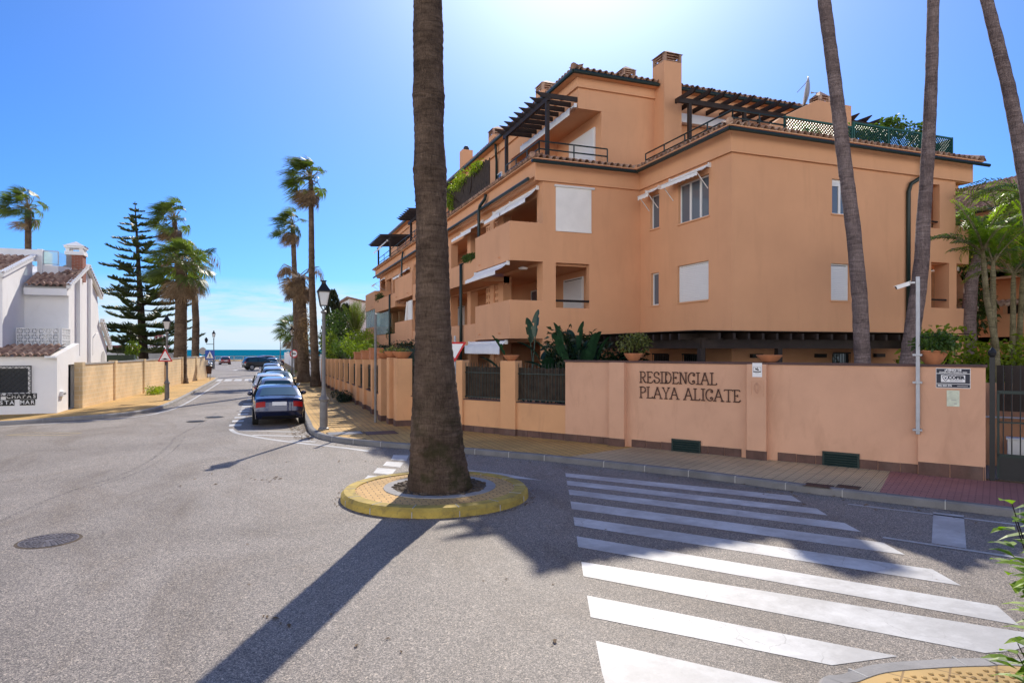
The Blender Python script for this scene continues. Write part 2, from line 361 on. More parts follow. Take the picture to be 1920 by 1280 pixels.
ORANGE = (.685,.368,.205)
M = dict(
    stucco = mat('orange_stucco', ORANGE, .9, .05, .6, 60, .15, spec=.15, stain=(.50,.27,.145), stain_scale=(.8,.8,.12), stain_amt=.32),
    stucco2 = mat('facade_trim_stucco', (.70,.38,.212), .9, .04, .6, 60, .12, spec=.15, stain=(.50,.26,.13), stain_amt=.2),
    wallpaint = mat('salmon_wall_render', (.65,.38,.25), .9, .08, .8, 70, .2, spec=.15, stain=(.42,.235,.145), stain_scale=(.8,.8,.3), stain_amt=.5),
    fencepaint = mat('orange_fence_render', (.66,.36,.185), .9, .08, .9, 60, .2, spec=.15, stain=(.38,.2,.11), stain_scale=(.9,.9,.35), stain_amt=.55),
    plinth = mat('brown_plinth_tile', (.11,.055,.042), .6, .3, 3, 40, .1, stain=(.2,.15,.13), stain_amt=.4),
    coping = mat('dark_coping', (.09,.045,.04), .6, .3, 3, 40, .1),
    whitewall = mat('whitewash', (.84,.835,.83), .9, .04, .7, 40, .25, spec=.15, stain=(.60,.57,.54), stain_scale=(.6,.6,.3), stain_amt=.3),
    white = mat('white_lacquer', (.78,.78,.77), .45, .03),
    shutter = mat('white_shutter', (.78,.79,.80), .5, .02),
    canvas = mat('white_canvas', (.82,.81,.78), .9, .05, 2, 20, spec=.1),
    stripecanvas = mat('tan_canvas', (.45,.36,.28), .9, .12, 3, 20, spec=.1),
    green = mat('dark_green_metal', (.010,.026,.024), .4, .15, 3),
    bottle = mat('bottle_green_metal', (.012,.085,.062), .45, .15, 3),
    wood = mat('dark_timber', (.028,.017,.013), .65, .35, 3, 25, .2),
    screenwood = mat('cane_screen', (.055,.038,.026), .9, .45, 5, 60, .4),
    iron = mat('black_iron', (.015,.016,.018), .45, .2, 4),
    rust = mat('rusty_iron', (.085,.04,.027), .75, .3, 6),
    lamp = mat('lamp_post_paint', (.17,.165,.165), .5, .2, 4, stain=(.08,.08,.08), stain_amt=.4),
    galv = mat('galvanised_steel', (.40,.42,.45), .45, .12, 5, metal=.3),
    terracotta = mat('terracotta', (.46,.185,.085), .85, .15, 5, 30, .1, stain=(.3,.16,.1), stain_amt=.4),
    concrete = mat('kerb_concrete', (.34,.325,.31), .9, .15, 1.5, 40, .25, stain=(.16,.155,.15), stain_amt=.5, stain_scale=(1,1,1)),
    darkconc = mat('dark_kerb', (.20,.195,.195), .9, .2, 1.5, 40, .25, stain=(.1,.1,.1), stain_amt=.5, stain_scale=(1,1,1)),
    yellowkerb = mat('yellow_painted_kerb', (.47,.335,.07), .8, .25, 2.5, 30, .25, stain=(.07,.06,.045), stain_scale=(2.2,2.2,2.2), stain_amt=.95),
    soil = mat('soil', (.11,.08,.055), .95, .35, 5, 40, .6),
    sand = mat('sand', (.42,.34,.24), .95, .15, .2, 20, .3),
    gardenfloor = mat('garden_paving', (.28,.22,.17), .9, .2, 1, 30, .2),
    brick = tiles_mat('chimney_brick', (.34,.10,.055), (.27,.08,.045), (.35,.28,.24), .24, .07, .008, offset=.5, vert=True),
    black = mat('black_rubber', (.012,.012,.013), .75, .2),
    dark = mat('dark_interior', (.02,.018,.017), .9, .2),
    rim = mat('alloy_rim', (.45,.46,.48), .35, .05, metal=.8),
    plate = mat('plain_number_plate', (.75,.76,.77), .5, .03),
    tail = mat('tail_lamp', (.33,.006,.008), .35, .05, spec=.2),
    head = glass_mat('head_lamp', (.55,.57,.6), .1),
    glass = glass_mat('window_glass', (.10,.13,.17), .04),
    darkglass = glass_mat('dark_window_glass', (.02,.028,.036), .05),
    carglass = glass_mat('car_glass', (.03,.075,.095), .04),
    clear = clear_glass('clear_glass', (.78,.92,.93), .65),
    lampglass = clear_glass('lamp_glass', (.85,.82,.78), .35),
    red = mat('red_paint', (.55,.02,.025), .5, .05),
    blue = mat('blue_sign', (.015,.07,.38), .5, .05),
    navy = mat('navy_sign', (.012,.016,.035), .4, .05),
    signwhite = mat('sign_white', (.8,.8,.8), .5, .02),
    signblack = mat('sign_black', (.01,.01,.01), .5, .02),
    signgrey = mat('sign_back', (.35,.34,.33), .5, .1),
    rooftile = rooftile_mat(), asphalt = asphalt_mat(), paint = paint_mat(), sea = sea_mat(),
    yellowpave = tiles_mat('yellow_pavers', (.70,.44,.14), (.63,.385,.12), (.30,.19,.085), .2, .2, .010, ridge=8.0, rot=R(0)),
    nearpave = tiles_mat('near_yellow_pavers', (.60,.40,.16), (.56,.37,.14), (.34,.22,.1), .3, .3, .008, rot=R(-33)),
    wallpave = tiles_mat('ochre_pavers', (.66,.51,.30), (.61,.465,.275), (.34,.26,.16), .2, .2, .008, ridge=8.0, rot=R(57)),
    redpave = tiles_mat('red_pavers', (.48,.22,.19), (.42,.19,.165), (.20,.095,.085), .2, .1, .008, offset=.5, rot=R(57)),
    ringbrick = tiles_mat('ring_bricks', (.68,.43,.17), (.60,.37,.14), (.26,.16,.07), .2, .1, .009, offset=.5),
    block = tiles_mat('split_face_block', (.82,.62,.36), (.76,.57,.33), (.84,.70,.50), .4, .2, .016, offset=.5, vert=True),
    palmleaf = leaf_mat('fan_palm_leaf', (.05,.085,.022), (.13,.17,.04), .45, .8),
    deadleaf = leaf_mat('dead_palm_leaf', (.14,.095,.055), (.28,.20,.125), .3, .8, .8, (1.2,1.1,.8)),
    pineleaf = leaf_mat('araucaria_needles', (.05,.08,.03), (.13,.165,.05), .3, .4),
    arecaleaf = leaf_mat('feather_palm_leaf', (.06,.13,.014), (.20,.30,.025), .55, 1.0, .35),
    bigleaf = leaf_mat('paddle_leaf', (.015,.045,.022), (.03,.085,.04), .25, 1.2, .35, (1.2,1.5,.7)),
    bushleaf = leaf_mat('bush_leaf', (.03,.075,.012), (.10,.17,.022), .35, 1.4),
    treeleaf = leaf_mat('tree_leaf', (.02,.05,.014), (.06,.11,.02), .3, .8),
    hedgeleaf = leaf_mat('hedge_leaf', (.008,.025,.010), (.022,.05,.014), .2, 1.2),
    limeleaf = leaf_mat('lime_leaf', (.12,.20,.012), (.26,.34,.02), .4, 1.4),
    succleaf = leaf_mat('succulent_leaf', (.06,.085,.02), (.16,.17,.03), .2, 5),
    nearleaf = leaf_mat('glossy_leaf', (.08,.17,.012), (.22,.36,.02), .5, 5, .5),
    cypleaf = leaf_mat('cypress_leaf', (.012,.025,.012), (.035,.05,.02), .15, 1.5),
    bark = bark_mat('palm_bark', (.12,.08,.052), (.25,.18,.125)),
    bigbark = bark_mat('big_palm_bark', (.125,.085,.06), (.28,.195,.138), 11, (.05,.052,.016)),
    greybark = bark_mat('grey_palm_bark', (.24,.18,.17), (.42,.33,.31), 13),
    pinebark = bark_mat('pine_bark', (.05,.035,.025), (.1,.07,.05), 6),
    ringbark = bark_mat('ringed_palm_stem', (.24,.20,.10), (.46,.40,.24), 16),
)
# ================================================================ camera, light, sky
SUN_AZ, SUN_EL = math.atan2(.462, .894), R(37.2)      # azimuth from +Y towards +X
sd = V((sin(SUN_AZ)*cos(SUN_EL), cos(SUN_AZ)*cos(SUN_EL), sin(SUN_EL)))
cam = bpy.data.objects.new('camera', bpy.data.cameras.new('camera')); col.objects.link(cam)
cam.location = (0, 0, EYE); cam.rotation_euler = (R(90), 0, -math.atan2(FX, FY))
cam.data.sensor_width = 36; cam.data.lens = 36*FPX/1920; cam.data.shift_y = 15/1920
cam.data.clip_start = .1; cam.data.clip_end = 20000
sc.camera = cam
sun = bpy.data.objects.new('sun', bpy.data.lights.new('sun', 'SUN')); col.objects.link(sun)
sun.data.energy = 3.4; sun.data.angle = R(.53); sun.data.color = (1, .92, .80)
sun.rotation_euler = sd.to_track_quat('Z', 'Y').to_euler()
w = bpy.data.worlds.new('World'); sc.world = w; w.use_nodes = True
n, l = w.node_tree.nodes, w.node_tree.links
sky = n.new('ShaderNodeTexSky'); sky.sky_type = 'NISHITA'; sky.sun_disc = False
sky.sun_elevation = SUN_EL; sky.sun_rotation = SUN_AZ
sky.air_density = 1.0; sky.dust_density = 0.0; sky.ozone_density = 6.0; sky.altitude = 0
tcw = n.new('ShaderNodeTexCoord').outputs['Generated']
sx = n.new('ShaderNodeSeparateXYZ'); l.new(tcw, sx.inputs[0])
cl = noise(n, l, mapping(n, l, tcw, (5,5,34)), 1.0, 7, .62, .4)       # a low bank of cloud over the sea
rc = ramp(n, [(.40, (0,0,0)), (.58, (1,1,1))]); l.new(cl.outputs['Fac'], rc.inputs['Fac'])
rz = ramp(n, [(.0, (.0,.0,.0)), (.012, (.55,.55,.55)), (.05, (.9,.9,.9)), (.075, (.7,.7,.7)), (.10, (0,0,0))]); l.new(sx.outputs['Z'], rz.inputs['Fac'])
mu = n.new('ShaderNodeMath'); mu.operation = 'MULTIPLY'; l.new(rc.outputs['Color'], mu.inputs[0]); l.new(rz.outputs['Color'], mu.inputs[1])
def wmath(op, a, b_=None, c=None):
    m = n.new('ShaderNodeMath'); m.operation = op
    for i, x in enumerate((a, b_, c)):
        if x is None: continue
        if hasattr(x, 'links'): l.new(x, m.inputs[i])
        else: m.inputs[i].default_value = x
    return m.outputs[0]
def wdot(v_):
    m = n.new('ShaderNodeVectorMath'); m.operation = 'DOT_PRODUCT'; l.new(tcw, m.inputs[0]); m.inputs[1].default_value = v_; return m.outputs['Value']
SKYC = mixc(n, l, 1.0, sky.outputs[0], (.235,.41,.63), 'MULTIPLY')
rh = ramp(n, [(.0, (.85,)*3), (.09, (0,0,0))]); l.new(sx.outputs['Z'], rh.inputs['Fac'])
SKYC = mixc(n, l, rh.outputs['Color'], SKYC, (2.55,3.25,3.9))                 # pale sea haze at the horizon
d_ = wmath('MAXIMUM', wdot(tuple(sd)), 0.0)                                    # the bright aureole round the sun
ha = wmath('ADD', wmath('MULTIPLY', wmath('POWER', d_, 45.0), 4.0), wmath('MULTIPLY', wmath('POWER', d_, 9.0), 1.75))
hc = n.new('ShaderNodeVectorMath'); hc.operation = 'SCALE'; hc.inputs[0].default_value = (.98,.98,1.0); l.new(ha, hc.inputs['Scale'])
SKYC = mixc(n, l, 1.0, SKYC, hc.outputs[0], 'ADD')
SKYC = mixc(n, l, mu.outputs[0], SKYC, (3.3,3.6,3.9))
# bright cloud bank added behind the camera, out of view, to light the shaded facades
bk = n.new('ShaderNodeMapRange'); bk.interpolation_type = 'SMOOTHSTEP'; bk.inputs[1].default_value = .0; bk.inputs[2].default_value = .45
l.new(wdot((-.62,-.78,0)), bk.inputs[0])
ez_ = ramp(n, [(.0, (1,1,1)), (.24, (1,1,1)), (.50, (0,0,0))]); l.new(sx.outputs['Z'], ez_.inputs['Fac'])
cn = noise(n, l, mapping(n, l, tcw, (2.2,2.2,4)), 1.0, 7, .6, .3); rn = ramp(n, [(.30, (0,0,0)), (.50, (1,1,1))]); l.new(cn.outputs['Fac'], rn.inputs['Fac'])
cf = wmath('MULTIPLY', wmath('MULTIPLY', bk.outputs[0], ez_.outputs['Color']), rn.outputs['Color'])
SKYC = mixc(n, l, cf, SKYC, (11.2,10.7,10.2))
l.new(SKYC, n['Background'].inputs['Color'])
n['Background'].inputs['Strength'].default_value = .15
sc.view_settings.view_transform = 'Standard'; sc.view_settings.look = 'None'; sc.view_settings.gamma = 1
sc.view_settings.exposure = .75
sc.cycles.max_bounces = 6; sc.cycles.transparent_max_bounces = 12

# ================================================================ the setting
def S(mb, name, m): return tag(mb.build(name, m), kind='structure')
b = MB(); b.sheet([(-400,-60),(400,-60),(400,172),(-400,172)], -.03); S(b, 'ground', M['sand'])
b = MB(); b.sheet([(-9000,172),(9000,172),(9000,16000),(-9000,16000)], -4.5)
S(b, 'sea', M['sea'])
b = MB(); b.box(-300,300,168,173,-4.6,-.05); S(b, 'sea_wall_base', M['concrete'])
b = MB(); b.sheet([(-120,-40),(60,-40),(60,20),(6,40),(6,164),(-60,164),(-60,70),(-6,68),(-6,40),(-120,40)], 0); S(b, 'road', M['asphalt'])

def raised(name, outer, inner_back, m, kerbm, h=.14, kw=.16):
    """a pavement: outer = kerb line at the road, inner_back = its far side; kerb as a real step"""
    def off(pts, d):
        out = []
        for i, p in enumerate(pts):
            a = V(pts[max(i-1,0)]).to_2d(); c = V(pts[min(i+1,len(pts)-1)]).to_2d(); t = (c-a).normalized()
            out.append((p[0]-t.y*d, p[1]+t.x*d))
        return out
    inn = off(outer, kw)
    top = MB(); top.prism(inn+inner_back, -.02, h-.006); S(top, name, m)
    k = MB(); N = len(outer); o = len(k.v)
    ch = off(outer, .03)
    for p, c_, q in zip(outer, ch, inn):
        k.v += [(p[0],p[1],-.02),(p[0],p[1],h-.03),(c_[0],c_[1],h),(q[0],q[1],h),(q[0],q[1],-.02)]
    for i in range(N-1):
        for j in range(4): k.f.append((5*i+j,5*i+j+1,5*i+5+j+1,5*i+5+j))
    S(k, 'kerb', kerbm)
    # joints between the kerb stones
    jt = MB(); L = 0
    for i in range(N-1):
        a, c_ = V(outer[i]).to_2d(), V(outer[i+1]).to_2d(); d = (c_-a); t = d.normalized(); nn = V((-t.y,t.x))
        s_ = 1-(L % 1.0)
        while s_ < d.length and d.length < 30:
            p = a+t*s_
            if p.y < 70: jt.obox((*(p-nn*.004-t*.008), 0), (*(nn*(kw+.002)),0), (*(t*.016),0), (0,0,h+.002))
            s_ += 1
        L += d.length
    if jt.v: S(jt, 'kerb_joints', M['mortar'] if 'mortar' in M else M['concrete'])
def smooth2(pts, k=4):
    out = []
    for i in range(len(pts)-1):
        p0 = pts[max(i-1,0)]; p1 = pts[i]; p2 = pts[i+1]; p3 = pts[min(i+2,len(pts)-1)]
        for j in range(k):
            t = j/k
            out.append(tuple(.5*(2*p1[q]+(p2[q]-p0[q])*t+(2*p0[q]-5*p1[q]+4*p2[q]-p3[q])*t*t+(3*p1[q]-p0[q]-3*p2[q]+p3[q])*t**3) for q in (0,1)))
    return out+[pts[-1]]
M['mortar'] = mat('kerb_mortar', (.42,.41,.39), .9, .15)
# wall line of the residence: C0 = street corner, W along the front, NO = outward (to the road)
C0 = V((4.62, 22.12)); Wd = V((.549,-.836)).normalized(); NO = V((Wd.y, -Wd.x))
def wp(s, out=0.0): p = C0+Wd*s+NO*out; return (p.x, p.y)
def ws(px):            # distance along the wall of a photo column
    x, y, _ = ray(px, 655)
    # C0 + W s = k (x,y)
    det = Wd.x*-y - Wd.y*-x
    return ((-C0.x)*-y - (-C0.y)*-x)/det
def wz(px, py):
    s_ = ws(px); p = C0+Wd*s_; D = p.x*FX+p.y*FY
    return EYE-(py-655)/FPX*D
# right pavement, from the gate round the corner and up the street
kr = [(17,-3),(14,2.6),(11.37,6.98),(10.24,8.68),(9.55,9.79),(8.52,11.69),(6.76,14.25),(5.84,15.42),(4.92,16.5),(3.17,18.36),(2.25,19.5),(1.66,20.81),(1.46,22.5),(1.5,25),(1.62,33),(1.85,54)]
kr = smooth2(kr)+[(2.1,80),(2.6,160)]
split = next(i for i,p in enumerate(kr) if p[1] > 9.2)
E0 = wp(ws(1668)); 
def back(y0,y1): return [(4.3,y1),(4.3,y0)]
# kerb runs with the pavement on its right: offset is to the left of travel, so walk the outline the other way
krr = kr[::-1]
i1 = next(i for i,p in enumerate(krr) if p[1] < 24.5)
i2 = next(i for i,p in enumerate(krr) if p[1] < 14.6)
i3 = next(i for i,p in enumerate(krr) if p[1] < 8.75)
raised('right_pavement', krr[:i2+1], [wp(ws(1190)), (C0.x, C0.y), (4.4,23), (4.4,160)], M['yellowpave'], M['darkconc'])
raised('corner_pavement', krr[i2:i3+1], [wp(ws(1670)), wp(ws(1190))], M['wallpave'], M['darkconc'])
raised('entrance_pavement', krr[i3:], [(21,-1), wp(18), wp(ws(1670))], M['redpave'], M['darkconc'])
# left pavement
kl = [(-60,22),(-30,25.5),(-14,27.4),(-8.71,28.52),(-7.29,29.2),(-5.4,30.4),(-4.5,32.2),(-4.15,34.5),(-3.93,41.27),(-3.75,55),(-3.66,64),(-3.9,66.5),(-4.9,68.5),(-7,69.6),(-30,71)]
kl = smooth2(kl)
raised('left_pavement', kl, [(-30,66),(-8,66),(-8,31.6),(-60,31.6)], M['yellowpave'], M['concrete'])
# the pavement this side of the crossing
kn = [(1.6,.4),(2.9,2.9),(3.98,3.92),(4.3,3.99),(4.67,4.02),(5.16,3.92),(5.56,3.80),(5.94,3.64),(8.3,2.3),(12,-2)]
raised('near_pavement', smooth2(kn)[::-1], [(1.6,.3),(3,-4),(11,-4)], M['nearpave'], M['concrete'])
bl = MB()                     # raised warning dots on the near slabs
for i in range(-60,60):
    for j in range(-60,60):
        a, c_ = R(-33), .075
        x = 6.0+(i*cos(a)-j*sin(a))*c_; y = 3.4+(i*sin(a)+j*cos(a))*c_
        if 3.4 < x < 8.6 and 2.4 < y < 4.0:
            k_ = next((q for q in range(len(kn)-1) if kn[q][0] <= x < kn[q+1][0]), None)
            if k_ is None: continue
            t = (x-kn[k_][0])/(kn[k_+1][0]-kn[k_][0]); yk = kn[k_][1]+(kn[k_+1][1]-kn[k_][1])*t
            if y < yk-.24: bl.lathe([(.021,.13),(.019,.142),(.010,.147)], (x,y,0), 8)
S(bl, 'warning_paving_dots', M['nearpave'])
# garden floor inside the wall
b = MB(); b.prism([wp(.2,-.3),wp(19,-.3),(40,0),(40,70),(4.6,70),(4.6,23)], -.02, .12); S(b, 'garden_ground', M['gardenfloor'])

# round island
IC = (3.03, 11.98)
isl = MB(); isl.lathe([(1.60,-.02),(1.60,.141)], (*IC,0), 64); S(isl, 'island_paving', M['ringbrick'])
k = MB(); k.lathe([(1.0,-.02),(1.0,.135)], (*IC,0), 8); k.v = []; k.f = []
n_ = 72; rr = [(1.72,-.02),(1.71,.10),(1.66,.155),(1.46,.157),(1.45,-.02)]
for i in range(n_):
    for r_, z_ in rr: k.v.append((IC[0]+r_*cos(2*pi*i/n_), IC[1]+r_*sin(2*pi*i/n_), z_))
for i in range(n_):
    for j in range(4): k.f.append((5*i+j, 5*((i+1)%n_)+j, 5*((i+1)%n_)+j+1, 5*i+j+1))
S(k, 'island_kerb', M['yellowkerb'])
k = MB()
for i in range(14):
    a = 2*pi*i/14+.2; u = V((cos(a),sin(a),0)); t = V((-sin(a),cos(a),0)); o = V((*IC,0))+u*1.445-t*.006
    k.obox(o, u*.277, t*.012, (0,0,.1)); k.obox(o, u*.22, t*.012, (0,0,.159))
S(k, 'island_kerb_joints', M['mortar'])
k = MB(); k.v = []
for i in range(64):
    for r_, z_ in ((1.04,.10),(1.04,.152),(.86,.152),(.86,.05)):
        k.v.append((IC[0]+.1+r_*cos(2*pi*i/64), IC[1]+.08+r_*sin(2*pi*i/64), z_))
for i in range(64):
    for j in range(3): k.f.append((4*i+j, 4*((i+1)%64)+j, 4*((i+1)%64)+j+1, 4*i+j+1))
S(k, 'island_concrete_ring', M['concrete'])
k = MB()
for i in range(400):
    r_ = .87*math.sqrt(rnd.random()); a = rnd.random()*2*pi; s_ = rnd.uniform(.015,.05)
    k.lathe([(s_,0),(s_*.8,s_*.5),(.004,s_*.7)], (IC[0]+.1+r_*cos(a), IC[1]+.08+r_*sin(a), .146), 5)
k.lathe([(.87,.10),(.87,.147)], (IC[0]+.1,IC[1]+.08,0), 32); tag(k.build('soil', M['soil']), kind='stuff')

# ---------------------------------------------------------------- road paint
def zoom(pts, x0, y0, k): return [G(x0+x/k, y0+y/k) for x, y in pts]
zs = [((1060,886.6),(1484,929),(1503,941),(1061,893.6)), ((1062.5,900.6),(1531,953),(1552,966),(1064,909)), ((1066,917.5),(1583,980),(1615,997),(1067.7,927)),
      ((1069.5,939.5),(1656,1017),(1697.5,1040),(1072,954)), ((1075,969),(1748,1067),(1803,1098),(1077.5,985)), ((1081,1005),(1869,1135),(1911,1172),(1084,1025))]
k = MB()
for q in zs: k.sheet([G(*p) for p in q], .004)
k.sheet([G(1090,1053), (6.95,4.02), (6.3,3.95), G(1847,1224), G(1094,1080)], .004)
k.sheet([G(1100.5,1116), G(1684,1230), G(1560,1247), G(1107.5,1156.6)], .004)
k.sheet([G(1117,1201), G(1466,1280), (3.2,3.75), (2.55,3.9), (2.55,4.6), G(1129,1263)], .004)
S(k, 'zebra_crossing', M['paint'])
k = MB()
for q in ([(517,852),(600,853),(588,885),(503,878)],[(480,887),(573,893),(553,920),(459,910)],[(430,921),(532,930),(508,960),(407,950)],[(378,963),(487,972),(463,1003),(345,997)]):
    k.sheet(zoom(q, 560, 560, 2.91), .004)
k.sheet([G(1750,960),G(1807,966),G(1812,1028),G(1747,1018)], .004)
S(k, 'give_way_dashes', M['paint'])
k = MB()
k.ribbon([G(1655,1007.5),G(1780,1026.5),G(1920,1047.5),(9.9,4.6)], .09, .0075)
k.ribbon(smooth2([p for p in kr if p[1] < 12][::6], 3) if False else [(p[0]-.45,p[1]-.25) for p in kr if 1 < p[1] < 9.0], .08, .004)
k.sheet([G(876,880.5),G(940,887),G(1016,900.5),G(876,889)], .004)
k.ribbon(smooth2(zoom([(1400,1222),(1200,1195),(900,1163),(700,1138),(520,1108),(420,1088),(385,1070),(372,1056)], 340, 540, 4)), .14, .004)
k.ribbon([G(340+440/4,540+1067/4),G(340+900/4,540+1079/4)], .16, .004)
k.ribbon([G(340+535/4,540+1101/4),G(340+920/4,540+1112/4)], .16, .004)
k.ribbon([G(340+820/4,540+1143/4),G(340+1010/4,540+1152/4)], .16, .004)
for (x,y) in ((405,1027),(425,996),(440,970),(462,945),(474,922),(482,904),(487,886),(498,868)):
    g0 = G(340+x/4, 540+y/4); k.box(g0[0]-.2,g0[0]+.2,g0[1]-.3,g0[1]+.3,.0005,.004)
for i in range(26): k.box(-.72+.006*i,-.4+.006*i,38+i*1.9,38.6+i*1.9,.0005,.004)
k.ribbon([(p[0]+.5,p[1]) if p[1] > 32 else (p[0]+.5,p[1]-.45) for p in kl if p[1] < 62 and p[0] > -12], .11, .004)
S(k, 'road_lines', M['paint'])
k = MB()
for px in (411,429,447,466,482,496): x0 = G(px,711.5)[0]; k.box(x0-.3,x0+.3,61.4,65.2,.0005,.006)
for (x,y) in ((-3.2,92),(-3.0,118)): k.sheet([(x-.3,y),(x+.1,y),(x+.3,y+3),(x,y+3.6)], .004)
S(k, 'far_zebra_crossing', M['paint'])
k = MB(); pts = [G(12,816),G(60,811),G(152,811.5),G(132,815.5),G(12,816)]; k.ribbon(pts, .09, .004)
M['fadedyellow'] = mat('faded_yellow_paint', (.42,.33,.17), .8, .25, 6)
S(k, 'faded_yellow_marking', M['fadedyellow'])
m_, n, l, bs = nt('sealant_streak'); M['streak'] = m_
bs.inputs['Base Color'].default_value = (.07,.066,.064,1); bs.inputs['Roughness'].default_value = .7
t_ = n.new('ShaderNodeBsdfTransparent'); mx_ = n.new('ShaderNodeMixShader'); ns_ = noise(n, l, n.new('ShaderNodeTexCoord').outputs['Object'], 9, 6, .75)
rr_ = ramp(n, [(.45, (0,0,0)), (.68, (.5,.5,.5))]); l.new(ns_.outputs['Fac'], rr_.inputs['Fac']); l.new(rr_.outputs['Color'], mx_.inputs[0])
l.new(t_.outputs[0], mx_.inputs[1]); l.new(bs.outputs[0], mx_.inputs[2]); l.new(mx_.outputs[0], n['Material Output'].inputs['Surface'])
k = MB()
st_ = [(-200,720),(0,650),(200,560),(400,480),(600,420),(750,360),(870,290),(955,220),(985,180),(1100,118),(1220,40)]
k.ribbon(smooth2([G(x/3, 760+y/3) for x, y in st_]), .09, .0025); k.ribbon(smooth2([(p[0]+.25, p[1]+.1) for p in [G(x/3, 760+y/3) for x, y in st_[3:9]]]), .06, .0027)
k.ribbon(smooth2([G(140,995),G(180,993),G(195,998),G(190,1008)]), .03, .0025); k.ribbon(smooth2([G(298,982),G(340,990),G(365,992)]), .025, .0025); k.ribbon(smooth2([G(750,1225),G(800,1232),G(870,1228)]), .02, .0025)
S(k, 'road_streaks', M['streak'])

def manhole(px, py, r, label, sq=None, z=0.0, m='rust', rot=0, cat='manhole cover'):
    x, y = G(px, py, z); t = thing('manhole_cover', label, cat, (x,y,z))
    k = MB(); f = MB()
    if sq:
        c_, s_ = cos(rot), sin(rot); u = V((c_,s_,0)); v_ = V((-s_,c_,0)); o = V((x,y,z))
        f.obox(o-u*(sq[0]/2+.04)-v_*(sq[1]/2+.04), u*(sq[0]+.08), v_*(sq[1]+.08), (0,0,.004))
        k.obox(o-u*sq[0]/2-v_*sq[1]/2, u*sq[0], v_*sq[1], (0,0,.009))
        nb = int(sq[0]/.06)
        for i in range(nb): k.obox(o-u*sq[0]/2+u*(i+.3)*sq[0]/nb-v_*sq[1]*.45, u*.02, v_*sq[1]*.9, (0,0,.014))
    else:
        f.lathe([(r*1.12,0),(r*1.1,.005)], (x,y,z), 40)
        k.lathe([(r,0),(r,.009)], (x,y,z), 40)
        for ri in (.2,.4,.6,.8):
            nseg = int(8+ri*24)
            for i in range(nseg):
                a = 2*pi*i/nseg; u = V((cos(a),sin(a),0)); tt = V((-sin(a),cos(a),0))
                k.obox(V((x,y,z))+u*r*ri-tt*.018, u*.05, tt*.036, (0,0,.016))
    k.build('lid', M[m], t); f.build('rim', M['soil'], t)
M['castiron'] = mat('cast_iron', (.13,.115,.12), .55, .3, 6, 40, .3)
manhole(92, 1013, .36, 'worn round iron manhole cover in the sunny open road', m='castiron')
manhole(402, 782, .32, 'small round drain cover in the road, nearer the parked cars', m='iron')
manhole(367, 790, .30, 'small round drain cover in the road, on the sea house side', m='iron')
manhole(647, 812, 0, 'wide grey grille plate in the sunlit pavement beside the lamp post', (1.0,.7), .135, 'lamp')
manhole(714, 811, 0, 'dark slate access plate in the shaded pavement', (.9,.75), .135, 'plinth')
manhole(1535, 910, 0, 'rusty square utility lid, nearer the name wall vent', (.42,.28), .135, 'rust', R(-57))
manhole(1591, 912.5, 0, 'smaller rusty utility lid next to the red paving', (.32,.25), .135, 'rust', R(-57))

# fallen leaves and crumbs on the road: nobody could count them
k = MB()
def crumb(x, y, s_, z=.004):
    a = rnd.random()*2*pi; u = V((cos(a),sin(a),0))*s_; v_ = V((-sin(a),cos(a),0))*s_*rnd.uniform(.3,.6); o = V((x,y,z))
    k.add([o-u, o-v_+V((0,0,s_*.3)), o+u+V((0,0,s_*.15)), o+v_+V((0,0,s_*.35))], [(0,1,2,3)])
for i in range(260):
    t = rnd.random(); p = kr[rnd.randrange(len(kr)-2)]
    if p[1] < 40: crumb(p[0]-rnd.expovariate(2.2)*.5-.02, p[1]-rnd.uniform(-.7,.7), rnd.uniform(.015,.05))
for i in range(220): crumb(rnd.uniform(.9,1.45), rnd.uniform(20.8,25.5), rnd.uniform(.02,.06))
for (px,py,nn,sp) in ((425,888,9,.6),(503,897,12,.18),(735,1180,3,.3),(1030,1212,2,.1),(645,860,6,.4),(545,1165,6,.2)):
    g0 = G(px,py)
    for i in range(nn): crumb(g0[0]+rnd.gauss(0,sp), g0[1]+rnd.gauss(0,sp), rnd.uniform(.02,.06))
for i in range(160): crumb(rnd.uniform(-8,8), rnd.uniform(4.5,24), rnd.uniform(.008,.025))
for i in range(140):
    a = rnd.random()*2*pi; r_ = 1.74+abs(rnd.gauss(0,.08)); crumb(IC[0]+r_*cos(a), IC[1]+r_*sin(a), rnd.uniform(.01,.04))
tag(k.build('litter', M['deadleaf'], fix=False), kind='stuff')
# ================================================================ the apartment building
XA, YA, YC, XC, XD = 14.63, 17.98, 23.67, 10.26, 8.88
B = thing('apartment_building', 'terraced orange apartment building with roof pergolas behind the lettered wall', 'apartment building', (16,30,.12))
def part(mb, name, m, parent=None, **k): return mb.build(name, M[m] if isinstance(m, str) else m, parent or B, **k)

